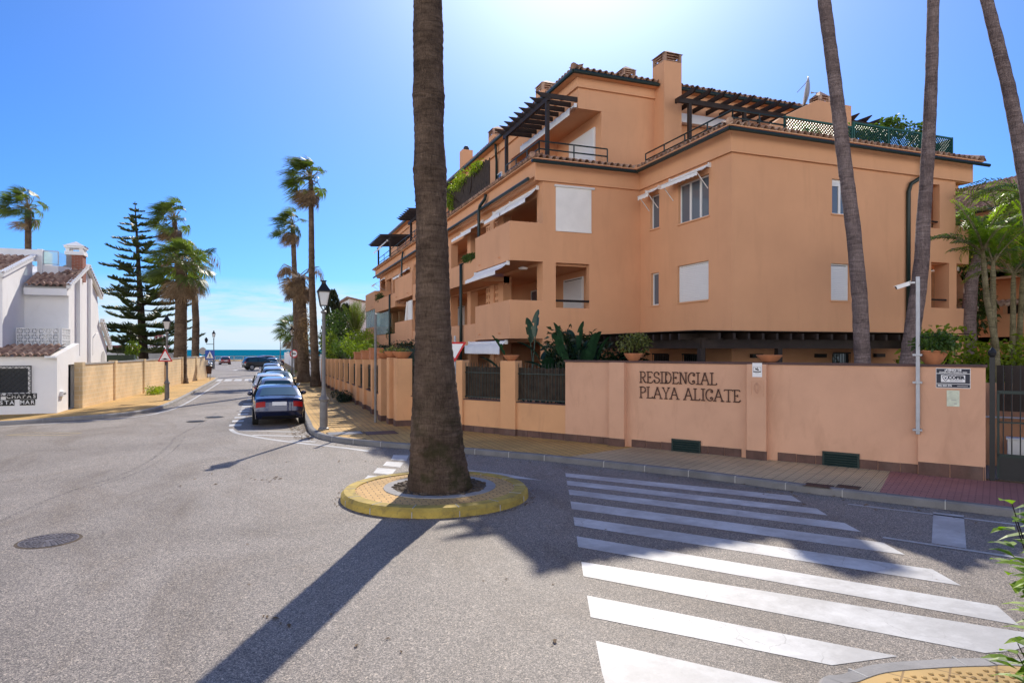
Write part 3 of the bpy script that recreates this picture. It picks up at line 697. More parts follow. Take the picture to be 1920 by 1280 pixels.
def tile_strip(mb, a, b, inward, length, rise, pitch=.28, amp=.075, course=.36, m0=0, m1=0):
    """barrel-tile eave: from corner a to corner b, rising inwards; mitred ends via a/b lists"""
    a, b = V(a), V(b); inward = V(inward).normalized(); d = b-a; L = d.length; t = d.normalized()
    nx = max(4, int(L/pitch*8)); ny = max(1, int(length/course)); o = len(mb.v); rows = 0
    for j in range(ny):
        for e in (0, 1):
            s_ = (j+e)*course if (j+e)*course < length else length
            for i in range(nx+1):
                u = i/nx*L; ph = (u/pitch) % 1.0
                if ph < .62: h = amp*math.sqrt(max(0, 1-((ph-.31)/.31)**2))
                else: h = -amp*.55*math.sqrt(max(0, 1-((ph-.81)/.19)**2))
                p = a+t*u+inward*s_+V((0,0,rise*s_+h+(.028 if e == 0 else 0)))
                mb.v.append(tuple(p))
            rows += 1
    w_ = nx+1
    for r_ in range(rows-1):
        sm_ = min(length, (r_//2+.5)*course)
        for i in range(nx):
            if m0*sm_ <= (i+.5)/nx*L <= L-m1*sm_: mb.f.append((o+r_*w_+i, o+r_*w_+i+1, o+(r_+1)*w_+i+1, o+(r_+1)*w_+i))
    # tile thickness at the eave
    o2 = len(mb.v)
    for i in range(nx+1):
        p = V(mb.v[o+i]); mb.v.append(tuple(p-V((0,0,.022))+inward*.001)); 
    for i in range(nx): mb.f.append((o+i, o2+i, o2+i+1, o+i+1))
    o3 = len(mb.v)
    for i in range(nx+1):
        p = V(mb.v[o2+i]); mb.v.append(tuple(p+inward*.45+V((0,0,rise*.45))))
    for i in range(nx): mb.f.append((o2+i, o3+i, o3+i+1, o2+i+1))

# ---- wing A (two rooms wide, nearest the corner)
w_front = [(19.0,19.9,7.53,8.78), (18.95,19.85,4.45,5.77)]
lg = [(23.97,25.55,7.35,9.0), (23.97,24.95,4.30,6.05)]
b = MB(); b.wall('y', YA, YA+.28, (XA, 26.05), (.1, 9.3), w_front+[(23.97,24.43,7.35,9.03),(25.3,26.06,7.35,9.22),(23.97,24.95,4.30,6.05),(25.36,26.06,4.30,6.05)])
b.wall('x', XA, XA+.28, (YA+.28, YC), (.1, 9.3), [(19.18,20.99,7.38,8.85),(22.27,22.90,7.5,8.86),(19.2,21.06,4.45,5.82),(22.3,22.85,4.45,5.74)])
b.wall('x', 23.6, 23.85, (YA+.3, 30), (.1, 9.3), [(18.6,21.5,3.4,5.8),(18.6,21.5,6.4,8.8)])
b.box(25.3,25.9,YA+.28,30,.1,3.0)
b.box(XA+.3,25.9,29.6,30,.1,9.3)
# free pillar of the open corner, and the cut-away that makes it read
part(b, 'wall', 'stucco')
b = MB()
b.box(24.55,25.29,YA+.281,YA+.6,6.1,9.2); b.box(24.96,25.35,YA+.281,YA+.6,3.1,6.05)
part(b, 'pillar', 'stucco')
b = MB(); b.box(23.9,25.9,YA+.3,29,6.02,6.2); b.box(23.9,25.9,YA+.3,29,3.0,3.2); b.box(XA+.3,25.9,YA+.3,29.6,9.02,9.2); b.box(XA+.3,23.6,YA+.3,29.6,3.05,3.2)
part(b, 'floor_slab', 'stucco2')
b = MB()   # loggia parapets on the far corner, rounded end
for z0, z1 in ((6.17,7.62),(3.02,4.30)):
    pr = [(24.55,z0),(26.55,z0),(26.55,z1-.12),(26.50,z1-.03),(26.43,z1),(24.55,z1)]
    b.prof(pr, 'y', YA+.35, YA+.55)
    b.box(26.4,26.55,YA+.56,23,z0,z1-.02)
part(b, 'balcony', 'stucco')
for z in (7.62,4.62): b = MB(); b.tube([(23.97,YA+.1,z),(24.9,YA+.1,z)], .035); part(b, 'loggia_rail', 'iron')
# fascia band and soffit
b = MB(); b.box(XA-.10,26.15,YA-.10,YA-.002,9.25,9.98); b.box(XA-.10,XA-.002,YA-.002,YC-.102,9.25,9.98); b.box(26.052,26.15,YA-.002,30,9.25,9.98)
b.box(XC-.36,XA-.10,YC-.10,YC-.002,9.25,9.98)
part(b, 'fascia', 'stucco2')

def window(x0, x1, z0, z1, ax, a, kind, out, split=(.5,), sill=True, name='window'):
    """frame set back in the wall opening; ax 'x'/'y' is the wall's normal axis, a its face, out its outward sign"""
    q = (lambda d,u0,u1,za,zb: (a-out*d[0], a-out*d[1], u0,u1,za,zb)) if ax == 'x' else (lambda d,u0,u1,za,zb: (u0,u1,a-out*d[0],a-out*d[1],za,zb))
    f = MB(); t = .055; D = (.10,.17)
    f.box(*q(D,x0+.002,x0+t,z0+.002,z1-.002)); f.box(*q(D,x1-t,x1-.002,z0+.002,z1-.002)); f.box(*q(D,x0+t,x1-t,z0+.002,z0+t)); f.box(*q(D,x0+t,x1-t,z1-t,z1-.002))
    if kind != 'shut':
        for s_ in split:
            xm = x0+(x1-x0)*s_; f.box(*q(D,xm-.05,xm+.05,z0+t,z1-t))
    fr = part(f, name, 'white')
    if kind == 'shut':
        s_ = MB(); nz = int((z1-z0-.1)/.066)
        for i in range(nz):
            za = z0+.05+i*.066; s_.box(*q((.07,.13),x0+t*.7,x1-t*.7,za,za+.058))
        part(s_, 'shutter', 'shutter', fr)
        s_ = MB(); s_.box(*q((.135,.145),x0+t*.7,x1-t*.7,z0+.05,z1-.05)); part(s_, 'pane', 'darkglass', fr)
    else:
        g = MB(); g.box(*q((.13,.14),x0+t,x1-t,z0+t,z1-t)); part(g, 'pane', 'glass', fr)
        if kind == 'half':
            s_ = MB()
            for i in range(int((z1-z0)*.16/.045)):
                zb = z1-t-i*.045; s_.box(*q((.09,.125),x0+t,x1-t,zb-.038,zb))
            part(s_, 'shutter', 'shutter', fr)
    if sill:
        s_ = MB(); s_.box(*q((-.05,.10),x0-.04,x1+.04,z0-.05,z0)); part(s_, 'sill', 'stucco2', fr)
    return fr
window(19.0,19.9,7.53,8.78,'y',YA,'half',-1,(.5,)); window(18.95,19.85,4.45,5.77,'y',YA,'shut',-1)
window(19.18,20.99,7.38,8.85,'x',XA,'open',-1,(.33,.66)); window(22.27,22.90,7.5,8.86,'x',XA,'open',-1,())
window(19.2,21.06,4.45,5.82,'x',XA,'shut',-1); window(22.3,22.85,4.45,5.74,'x',XA,'open',-1,())
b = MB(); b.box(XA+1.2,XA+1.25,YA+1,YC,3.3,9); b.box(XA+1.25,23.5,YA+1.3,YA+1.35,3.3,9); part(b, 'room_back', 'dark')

def awning(p0, p1, outv, drop, reach, m='canvas', arms=True, scallop=.16):
    """drop-arm awning between two wall points: cassette, canvas with scalloped valance, arms"""
    p0, p1 = V(p0), V(p1); outv = V(outv); t = (p1-p0).normalized(); L = (p1-p0).length
    c = MB(); n_ = max(6, int(L/.12)); o = 0
    e = outv*reach+V((0,0,-drop))
    vs = []
    for i in range(n_+1):
        u = p0+t*(L*i/n_); sg = .015*sin(i*1.3)
        for k_ in range(5): vs.append(u+outv*.06+e*(k_/4)+V((0,0,-.05*sin(pi*k_/4)+sg*k_/4)))
        sc_ = .03*abs(sin(pi*i*L/n_/.25))
        vs.append(u+outv*.06+e+V((0,0,-scallop+sc_)))
    c.add(vs, [(6*i+k_,6*i+6+k_,6*i+7+k_,6*i+k_+1) for i in range(n_) for k_ in range(5)])
    cv = part(c, 'awning', m, smooth=True)
    s_ = MB(); s_.tube([p0-t*.08+outv*.05, p1+t*.08+outv*.05], .045, 8)
    for p in (p0-t*.10, p1+t*.06): s_.obox(p-V((0,0,.09)), outv*.12, t*.04, V((0,0,.16)))
    part(s_, 'roller', 'white', cv)
    if arms:
        a = MB()
        for p in (p0+t*.06, p1-t*.06): a.tube([p+V((0,0,-drop-.55))+outv*.02, p+e+outv*.05], .016, 6)
        a.tube([p0+e+outv*.06, p1+e+outv*.06], .02, 6)
        part(a, 'awning_arm', 'white', cv)
awning((XA,19.15,9.12),(XA,21.35,9.12),(-1,0,0),.24,.46); awning((XA,22.25,9.05),(XA,23.0,9.05),(-1,0,0),.24,.46)
# striped drop awning on the far corner
awning((26.56,18.9,6.0),(26.56,21.4,6.0),(1,0,0),1.55,1.35,'stripecanvas')

# ---- block C (balconies on the corner), and the long street front
b = MB(); b.wall('y', YC, YC+.25, (XC, XA-.002), (.1, 9.3), [(10.81,12.35,7.34,9.12),(10.81,12.28,4.34,6.11),(10.9,12.9,.2,2.7)])
b.box(XC,10.81,YC+.25,YC+.6,3.0,9.3)
part(b, 'wall', 'stucco')
b = MB(); b.box(12.6,24,YC+.3,62,.1,10.2); b.box(XC+.05,12.6,61.6,62,.1,9.3); b.box(14.9,23.5,YC-1.5,YC+.3,9.3,10.15)
part(b, 'wall', 'stucco')
b = MB()   # floors of the loggias
for z0 in (3.02,6.02,9.1): b.box(XC+.01,12.6,YC+.26,61.6,z0,z0+.2)
part(b, 'floor_slab', 'stucco2')
D1, D2, D3 = (23.67,28.12), (41.2,47.0), (55.9,61.2)
def balcony(y0, y1, z0, z1):
    b = MB(); y0e = y0
    b.wall('x', XD, XD+.14, (y0,y1-.10), (z0,z1)); b.wall('y', y0, y0+.14, (XD+.14,XC), (z0,z1)); b.wall('y', y1-.14, y1, (XD+.10,XC), (z0,z1-.02))
    b.box(XD+.02,XD+.14,y1-.1,y1-.03,z0,z1-.05)
    b.box(XD+.14,XC,y0+.14,y1-.14,z0+.02,z0+.2)
    pb = part(b, 'balcony', 'stucco')
    g = MB()
    for y in (y0+1.1, y1-.8): g.tube([(XD-.10,y,z0+.22),(XD+.05,y,z0+.25)], .03, 6)
    part(g, 'water_spout', 'stucco2', pb)
for d in (D1,D2,D3):
    for z0, z1 in ((6.12,7.62),(3.12,4.6)): balcony(*d, z0, z1)
# lower planter parapets between the balconies
for (y0,y1) in ((28.14,33.0),(33.0,41.18),(47.02,55.88)):
    for z0 in (5.75, 2.85):
        b = MB(); b.wall('x', XD+.03, XD+.17, (y0,y1), (z0,z0+1.0)); b.box(XD+.17,XC,y0,y1,z0+.02,z0+.22); part(b, 'planter_parapet', 'stucco')
# piers and perforated screens on the street front
b = MB()
for (y0,y1) in ((28.2,28.9),(29.5,30.1),(33.2,33.8),(37,37.5),(40.6,41.1),(44,44.5),(47.1,48.2),(49.2,49.8),(52.3,52.8),(55.2,55.8),(58.3,58.7),(61,61.6)):
    b.box(XC,XC+.4,y0,y1,.1,9.12)
b.wall('x', XC+.02, XC+.3, (24.27,61.6), (8.75,9.12)); b.wall('x', XC+.02, XC+.3, (28.2,61.6), (5.72,6.02)); b.wall('x', XC+.02,XC+.3,(24.27,61.6),(.1,.9))
part(b, 'pier', 'stucco')
def celosia(y0, y1, z0, z1):
    b = MB(); ny = max(2,int((y1-y0)/.3)); nz = int((z1-z0)/.28)
    hs = []
    for i in range(ny):
        for j in range(nz):
            a = y0+(i+.22)*(y1-y0)/ny; c = z0+(j+.22)*(z1-z0)/nz
            hs.append((a, a+(y1-y0)/ny*.56, c, c+(z1-z0)/nz*.56))
    b.wall('x', XC+.05, XC+.17, (y0,y1), (z0,z1), hs); part(b, 'perforated_screen', 'stucco2')
for y0,y1 in ((28.9,29.5),(30.1,30.8),(48.2,49.2)):
    for z0 in (6.25,3.25): celosia(y0,y1,z0,z0+2.45)
celosia(28.9,29.5,.95,2.9)
# loggia doors with shutters and glass on the recessed wall
for (y0,y1,z0,z1,kd) in ((24.75,26.6,3.3,5.75,'shut'),(24.75,27.2,6.4,8.7,'open'),(28.6,30.4,3.4,5.6,'open'),(31,32.8,6.4,8.5,'open'),(34.5,36.5,6.4,8.5,'shut'),(42,44,3.4,5.6,'shut'),(44.6,46.4,6.4,8.5,'open'),(50,52,6.4,8.5,'open'),(50,52,3.4,5.6,'shut'),(57,60,6.4,8.5,'open'),(25,27.2,.4,2.5,'open')):
    window(y0,y1,z0,z1,'x',12.42,kd,-1,(.5,),False,'door')
# white roller blind filling the corner opening
b = MB(); b.box(10.80,12.36,YC-.03,YC-.015,7.42,9.10); b.box(10.80,12.36,YC-.05,YC-.01,7.34,7.42)
rb = part(b, 'roller_blind', 'canvas'); s_ = MB(); s_.tube([(10.74,YC-.05,9.12),(12.48,YC-.05,9.12)], .05); part(s_, 'roller', 'white', rb)
b = MB(); b.tube([(10.81,YC+.04,4.62),(12.28,YC+.04,4.62)], .045, 8); part(b, 'loggia_rail', 'iron')
awning((XC-.02,24.1,9.08),(XC-.02,27.0,9.08),(-1,0,0),.45,.5,arms=False); awning((XC-.02,27.1,9.08),(XC-.02,29.2,9.08),(-1,0,0),.45,.5,arms=False)
awning((XD+.08,24.0,6.05),(XD+.08,28.0,6.05),(-1,0,0),.32,.5,arms=False)
awning((XD+.08,24.2,3.0),(XD+.08,28.9,3.0),(-1,0,0),.12,.25,arms=False,scallop=.38)
awning((XC-.02,31,9.0),(XC-.02,34.5,9.0),(-1,0,0),.4,.6,arms=False); awning((XC-.02,48.4,8.7),(XC-.02,51,8.7),(-1,0,0),.5,.7); awning((XC-.02,58.8,9),(XC-.02,60.8,9),(-1,0,0),.5,.8)
b = MB(); b.box(XD+.2,XD+.26,42.2,43.4,3.4,5.9); part(b, 'sun_blind', 'canvas')
b = MB(); b.tube([(XD+.3,44.5,4.2),(XD+.5,44.4,5.9)], [.14,.2], 8); part(b, 'folded_parasol', 'canvas')
# glazed-in balconies at the far end
g = MB(); g.box(XD+.05,XD+.08,56.1,61,4.62,6.1); g.box(XD+.1,XC,55.92,55.95,4.62,6.1); gp = part(g, 'glazing', 'clear')
f = MB()
for i in range(6): f.box(XD+.03,XD+.10,56.0+i*.98,56.06+i*.98,4.6,6.12)
part(f, 'glazing_bar', 'galv', gp)
g = MB(); g.box(XD+.08,XD+.11,49.5,55.8,3.9,5.6); part(g, 'glazing', 'clear')
# stair flank and basement items beside the street fence
b = MB(); b.prof([(40.5,.1),(47.5,.1),(47.5,1.2),(44,3.0),(40.5,3.0)], 'x', 7.6, 7.8); b.box(7.8,8.9,47.3,47.5,.1,2.2); part(b, 'stair_flank', 'stucco')

# fascia + eaves of the street front
b = MB(); b.box(XC-.36,XC-.22,YC+.0,62,9.42,9.98); b.box(XC-.22,XC+.02,YC+.0,62,9.30,9.42)
part(b, 'fascia', 'stucco2')
tr = MB()
ez = 10.06
tile_strip(tr, (XA-.42,YA-.42,ez), (26.45,YA-.42,ez), (0,1,0), 1.05, .26, m0=1)
tile_strip(tr, (XA-.42,YC-.42,ez), (XA-.42,YA-.42,ez), (1,0,0), 1.05, .26, m0=-1, m1=1)
tile_strip(tr, (XC-.62,YC-.42,ez), (XA-.42,YC-.42,ez), (0,1,0), 1.05, .26, m0=1, m1=-1)
tile_strip(tr, (XC-.62,62.2,ez), (XC-.62,YC-.42,ez), (1,0,0), .85, .26, m1=1)
part(tr, 'eave_tiles', 'rooftile', smooth=True, fix=False)
b = MB(); b.box(XA-.43,26.3,YA-.43,YA+.3,9.984,10.02); b.box(XA-.43,XA+.3,YA+.302,YC-.44,9.984,10.02); b.box(XC-.55,XA+.3,YC-.43,YC+.3,9.984,10.02); b.box(XC-.55,XC+.3,YC+.302,62,9.984,10.02); part(b, 'soffit', 'stucco2')
for i in range(6): # hip caps at the corner
    b = MB(); b.tube([(XA-.44+i*.17,YA-.44+i*.17,ez+.05+i*.043),(XA-.24+i*.17,YA-.24+i*.17,ez+.10+i*.043)], [.12,.10], 8); part(b, 'hip_cap', 'rooftile')
    b = MB(); b.tube([(XC-.64+i*.17,YC-.44+i*.17,ez+.05+i*.043),(XC-.44+i*.17,YC-.24+i*.17,ez+.10+i*.043)], [.12,.10], 8); part(b, 'hip_cap', 'rooftile')
b = MB(); b.tube([(26.3,YA-.4,ez+.06),(26.1,YA+.5,ez+.34)], .12, 8)
part(b, 'hip_cap', 'rooftile')
g = MB()
def gutter(a, b_, r=.068): g.tube([a, b_], r, 8)
gz = 9.87
gutter((XA-.46,YA-.46,gz),(26.55,YA-.46,gz)); gutter((XA-.46,YA-.46,gz),(XA-.46,YC-.5,gz)); gutter((XA-.4,YC-.47,gz),(XC-.66,YC-.47,gz))
gutter((XC-.52,YC+.25,9.36),(XC-.52,62,9.36), .07)
part(g, 'gutter', 'green')
def downpipe(pts, r=.055): b = MB(); b.tube(pts, r, 8); part(b, 'downpipe', 'green', smooth=True)
downpipe([(23.29,YA-.46,9.9),(23.29,YA-.44,9.55),(23.2,YA-.30,9.2),(22.75,YA-.12,8.9),(22.66,YA-.09,8.6),(22.64,YA-.09,2.6)], .075)
downpipe([(XC-.5,29.2,9.9),(XC-.5,29.3,9.72),(XC-.56,29.9,9.5),(XC-.58,30.0,9.3),(XC-.58,30.0,7.0),(XD-.08,30.02,6.7),(XD-.08,30.02,.2)], .075)
downpipe([(XC-.5,48.4,9.9),(XC-.55,48.6,9.4),(XC-.58,48.6,7.0),(XD-.08,48.6,6.7),(XD-.08,48.6,.2)], .07)
# terrace floors
b = MB(); b.box(XA+.5,25.6,YA+.5,24.2,10.16,10.3); b.box(XC+.3,13.1,YC+.5,62,10.12,10.27); part(b, 'terrace_floor', 'terracotta')
# ---- penthouse
YP, XP, XQ = 24.2, 12.05, 13.12
b = MB()
b.box(XP,24,YP,32.0,12.51,13.66)                       # deep overhanging front
b.box(XQ,24,YP+.003,32.0,10.2,12.51)
b.box(XP,24,32.003,66,10.2,13.66)
part(b, 'wall', 'stucco')
b = MB(); b.box(XP-.10,24.1,YP-.10,YP-.002,13.34,13.72); b.box(XP-.10,XP-.002,YP-.002,66,13.34,13.72); part(b, 'fascia', 'stucco2')
tr = MB(); tile_strip(tr, (XP-.38,YP-.36,13.96), (24.4,YP-.36,13.96), (0,1,0), 1.6, .30, m0=1)
tile_strip(tr, (XP-.38,66.2,13.96), (XP-.38,YP-.36,13.96), (1,0,0), 1.6, .30, m1=1)
part(tr, 'eave_tiles', 'rooftile', smooth=True, fix=False)
b = MB(); b.box(XP-.39,24.3,YP-.39,YP+.9,13.725,13.90); b.box(XP-.39,XP+.9,YP+.902,66,13.725,13.90); part(b, 'soffit', 'stucco2')
b = MB(); zr = 16.0
b.add([(XP+.9,YP+.9,14.25),(24,YP+.9,14.25),(24,66,14.25),(XP+.9,66,14.25),(18,30.2,zr),(18,66,zr)], [(0,1,4),(0,4,5,3),(1,2,5,4),(3,5,2)]); part(b, 'roof', 'rooftile', fix=False)
for i in range(9):
    b = MB(); b.tube([(XP-.4+i*.17,YP-.38+i*.17,14.02+i*.05),(XP-.2+i*.17,YP-.18+i*.17,14.07+i*.05)], [.13,.11], 8); part(b, 'hip_cap', 'rooftile')
g = MB(); gutter((XP-.42,YP-.42,13.80),(15.6,YP-.42,13.80),.085); gutter((XP-.42,YP-.42,13.80),(XP-.42,66,13.80),.085); gutter((16.6,YP-.42,13.80),(24.4,YP-.42,13.80),.085); part(g, 'gutter', 'green')
downpipe([(16.6,YP-.1,12.95),(16.2,YP-.34,12.9),(15.98,YP-.36,12.75),(15.96,YP-.36,12.4),(15.96,YP-.36,10.5)], .075)
downpipe([(XP-.3,33.5,13.7),(XP-.2,33.7,13.2),(XP-.1,33.9,12.9),(XP-.08,34,10.4)], .07)
window(24.7,27.11,10.45,12.02,'x',XQ-.18,'shut',-1,(.5,),False,'door'); window(30,31,10.4,12.3,'x',XQ-.18,'open',-1,(),False,'door')
window(33.2,34.0,10.4,12.2,'x',XP-.18,'open',-1,(),False,'door'); window(49,50,10.4,12.3,'x',XP-.18,'open',-1,(),False,'door')
b = MB(); b.box(XP+.2,XQ,28.6,29.0,10.2,12.51); part(b, 'pillar', 'stucco')
# street terraces: party walls stepping with the roof
b = MB()
for y in (36.4, 43.5, 52.5): b.prof([(XC-.2,10.1),(XP+.3,10.1),(XP+.3,12.9),(XC+1.2,12.0),(XC-.2,10.6)], 'y', y, y+.2)
part(b, 'party_wall', 'stucco')
def pergola(posts, beam, rafters, ptop, name='pergola', m='wood'):
    bm_ = MB(); bm_.bar(*beam, .12, .2)
    pg = part(bm_, name, m)
    for x, y, z in posts: p = MB(); p.box(x-.07,x+.07,y-.07,y+.07,z,ptop); part(p, 'post', m, pg)
    for a, c in rafters:
        a, c = V(a), V(c); d = (c-a).normalized(); t = d.cross(V((0,0,1))).normalized(); r_ = MB()
        h = .19; q = [a+V((0,0,h)), a+d*.30+V((0,0,0)), c, c+V((0,0,h))]      # tapered tip at the free end
        r_.add([p-t*.035 for p in q]+[p+t*.035 for p in q], [(0,1,2,3),(7,6,5,4),(0,4,5,1),(1,5,6,2),(2,6,7,3),(3,7,4,0)])
        part(r_, 'rafter', m, pg)
    return pg
pergola([(10.68,24.2,10.1),(10.68,28.9,10.2)], ((10.68,24.0,12.68),(10.68,29.25,12.68)), [((10.2,24.28+i*.61,12.76),(XP-.01,24.28+i*.61,12.78)) for i in range(9)], 12.58)
# its long folded awning under the overhang
awning((XP-.06,24.3,12.62),(XP-.06,29.8,12.62),(-1,0,0),.12,.22,arms=False,scallop=.30)
pergola([(10.1,36.7,10.2),(10.1,41.5,10.2)], ((10.1,36.5,11.9),(10.1,42.2,11.9)), [((9.1,36.6+i*.62,11.98),(XP-.01,36.6+i*.62,12.15)) for i in range(9)], 11.8)
pergola([(10.1,44,10.2),(10.1,47.2,10.2)], ((10.1,43.8,11.9),(10.1,48,11.9)), [((9.1,43.9+i*.6,11.98),(XP-.01,43.9+i*.6,12.15)) for i in range(7)], 11.8)
pergola([(10.1,55.5,10.2),(10.1,61.4,10.2)], ((10.1,55.2,12.0),(10.1,61.9,12.0)), [((9.1,55.3+i*.65,12.08),(XP-.01,55.3+i*.65,12.25)) for i in range(10)], 11.9)
awning((10.0,56,11.9),(10.0,60,11.9),(-1,0,0),.5,.5,arms=False)
# pergola on wing A's terrace
pergola([(16.43,22.8,10.3),(19.2,22.8,10.3),(21.3,22.8,10.3)], ((15.9,22.8,12.86),(22,22.8,12.86)), [((16.22+i*.70,21.95,12.99),(16.22+i*.70,YP-.01,12.98)) for i in range(9)], 12.76)
pergola([(24.1,21.2,10.3),(25.6,21.2,10.3)], ((23.4,21.2,12.35),(25.8,21.2,12.35)), [((23.5+i*.7,20.8,12.43),(23.5+i*.7,23.5,12.46)) for i in range(4)], 12.25)
b = MB(); b.box(16.62,20.6,YP-.38,YP-.11,12.40,12.78); part(b, 'awning_cassette', 'white')
b = MB(); b.tube([(17.1,YP-.06,11.2),(17.1,YP-.003,11.2)], .2, 16); part(b, 'wall_lamp', 'white')
# railings
def railing(pts, z0, hs, step=1.4, m='green'):
    b = MB()
    for h in hs: b.tube([(x,y,z0+h) for x,y in pts], .03, 6)
    for i in range(len(pts)-1):
        a, c = V(pts[i]), V(pts[i+1]); n_ = max(1, round((c-a).length/step))
        for k_ in range(n_+1): p = a+(c-a)*k_/n_; b.tube([(p.x,p.y,z0-.1),(p.x,p.y,z0+hs[0])], .028, 6)
    part(b, 'railing', m)
railing([(XA+.22,23.6),(XA+.22,YA+.22),(17.1,YA+.22)], 10.25, (.52,.26))
railing([(13.1,YC+.0),(10.1,YC+.0),(10.1,27.4)], 10.2, (.6,.3))
railing([(10.1,36.6),(10.1,61.5)], 10.2, (.85,.45), 3)
# green lattice along the terrace edge
def lattice(x0, x1, y, z0, z1):
    b = MB(); st = .125; h = z1-z0
    for i in range(int((x1-x0+h)/st)+1):
        for sgn in (1,-1):
            u0 = x0-h+i*st if sgn == 1 else x0+i*st
            u1 = u0+h*sgn; a, c = V((u0,0,z0)), V((u1,0,z1))
            def clip(p, q):
                if p.x < x0: p = p+(q-p)*((x0-p.x)/(q.x-p.x))
                if p.x > x1: p = p+(q-p)*((x1-p.x)/(q.x-p.x))
                return p
            if max(a.x,c.x) <= x0+.01 or min(a.x,c.x) >= x1-.01: continue
            a, c = clip(a,c), clip(c,a)
            if (a-c).length > .05: b.bar((a.x,y+.006*sgn,a.z),(c.x,y+.006*sgn,c.z), .012, .036, (1,0,0) if False else (0,1,0))
    lt = part(b, 'lattice', 'bottle')
    f = MB(); f.box(x0,x1,y-.03,y+.03,z1-.03,z1+.03); f.box(x0,x1,y-.03,y+.03,z0-.03,z0+.03)
    n_ = int((x1-x0)/1.6)
    for i in range(n_+1): u = x0+(x1-x0)*i/n_; f.box(u-.03,u+.03,y-.035,y+.035,z0-.1,z1+.04)
    part(f, 'lattice_frame', 'bottle', lt)
lattice(17.1,20.2,YA+.25,10.34,10.82); lattice(20.3,25.45,YA+.25,10.36,11.0)
b = MB(); b.wall('x', 25.45, 25.5, (YA+.25,23), (10.3,11.0)); part(b, 'lattice_return', 'bottle')
# stair-head block with sloping shoulder
b = MB(); b.prof([(18.2,10.2),(23.2,10.2),(23.2,12.93),(21.35,12.93),(20.5,12.5),(19.45,11.97),(18.3,11.2)], 'y', 20.95, 21.25); part(b, 'stair_head', 'stucco')
b = MB(); b.prof([(18.0,10.2),(18.0,11.1),(18.35,11.28),(18.7,11.1),(18.7,10.2)], 'y', 20.4, 20.7); part(b, 'stair_head', 'stucco')
def chimney(x, y, z0, z1, s_=.42, cap='tile', base=None):
    b = MB()
    if base: b.prof([(x-base,z0),(x+base,z0),(x+base,z0+(z1-z0)*.55),(x+s_,z0+(z1-z0)*.75),(x+s_,z1),(x-s_,z1),(x-s_,z0+(z1-z0)*.75),(x-base,z0+(z1-z0)*.55)], 'y', y-s_, y+s_)
    else: b.box(x-s_,x+s_,y-s_,y+s_,z0,z1)
    c = part(b, 'chimney', 'stucco')
    k_ = MB()
    if cap == 'tile':
        q = s_*.86
        for sx_ in (-1,1):
            for sy_ in (-1,1): k_.box(x+sx_*q-.06,x+sx_*q+.06,y+sy_*q-.06,y+sy_*q+.06,z1,z1+.34)
        for zz in (.06,.17,.28):
            for sg in (-1,1):
                k_.bar((x-q,y+sg*q,z1+zz),(x+q,y+sg*q,z1+zz), .05,.04); k_.bar((x+sg*q,y-q,z1+zz),(x+sg*q,y+q,z1+zz), .05,.04)
        e = s_*1.12; zz = z1+.34
        k_.add([(x-e,y-e,zz),(x+e,y-e,zz),(x+e,y+e,zz),(x-e,y+e,zz),(x,y,zz+.3)], [(3,2,1,0),(0,1,4),(1,2,4),(2,3,4),(3,0,4)])
        part(k_, 'chimney_cap', 'rooftile', c)
    else:
        k_.lathe([(.14,0),(.2,.1),(.2,.2),(.12,.32),(.02,.36)], (x,y,z1), 12); part(k_, 'chimney_cap', 'iron', c)
chimney(16.09,YP-.3,10.2,14.72,.43)
chimney(13.3,30.2,13.6,15.45,.42,base=.62); chimney(13.3,37.6,13.6,15.5,.42,base=.6); chimney(13.1,43.4,13.6,16.25,.36,'cowl')
chimney(22.15,21.6,12.6,13.0,.27); chimney(17.2,29.2,15.2,16.35,.36)
chimney(13.2,57,13.6,15.0,.5,base=.7)
# ground floor strip under the front pergola: small tiled canopy, barred windows, lamps
tr = MB(); tile_strip(tr, (XA-.5,YA-.55,2.80), (23.2,YA-.55,2.80), (0,1,0), .55, .35); part(tr, 'canopy_tiles', 'rooftile', smooth=True, fix=False)
def barred(x0, x1, y0, y1, z0, z1):
    f = MB()
    if x0 == x1:
        f.box(x0-.03,x0-.003,y0,y1,z0,z1); w_ = part(f, 'window', 'darkglass'); k_ = MB(); n_ = int((y1-y0)/.11)
        for i in range(n_+1): y = y0+(y1-y0)*i/n_; k_.tube([(x0-.09,y,z0-.03),(x0-.09,y,z1+.03)], .011, 5)
        k_.box(x0-.11,x0-.07,y0-.03,y1+.03,z1,z1+.05); k_.box(x0-.11,x0-.07,y0-.03,y1+.03,z0-.05,z0)
    else:
        f.box(x0,x1,y0-.03,y0-.003,z0,z1); w_ = part(f, 'window', 'darkglass'); k_ = MB(); n_ = int((x1-x0)/.11)
        for i in range(n_+1): x = x0+(x1-x0)*i/n_; k_.tube([(x,y0-.09,z0-.03),(x,y0-.09,z1+.03)], .011, 5)
        k_.box(x0-.03,x1+.03,y0-.11,y0-.07,z1,z1+.05); k_.box(x0-.03,x1+.03,y0-.11,y0-.07,z0-.05,z0)
    part(k_, 'window_bars', 'iron', w_)
barred(19.0,19.75,YA,YA,1.2,2.55); barred(XA,XA,19.4,20.6,1.1,2.5); barred(XA,XA,21.6,22.6,1.1,2.5)
b = MB()
for x in (15.6,18.4,21.2): b.box(x-.22,x+.22,YA-.14,YA-.003,2.42,2.55)
part(b, 'wall_lamp', 'iron')
b = MB(); b.box(9.3,9.8,26.6,27.4,6.95,7.5) if False else b.box(11.4,12.0,27.4,28.0,7.0,7.75); part(b, 'air_conditioner', 'galv')
b = MB(); b.lathe([(.16,-.0),(.2,.06),(.08,.12)], (9.8,24.6,5.9), 14); part(b, 'ceiling_lamp', 'white')

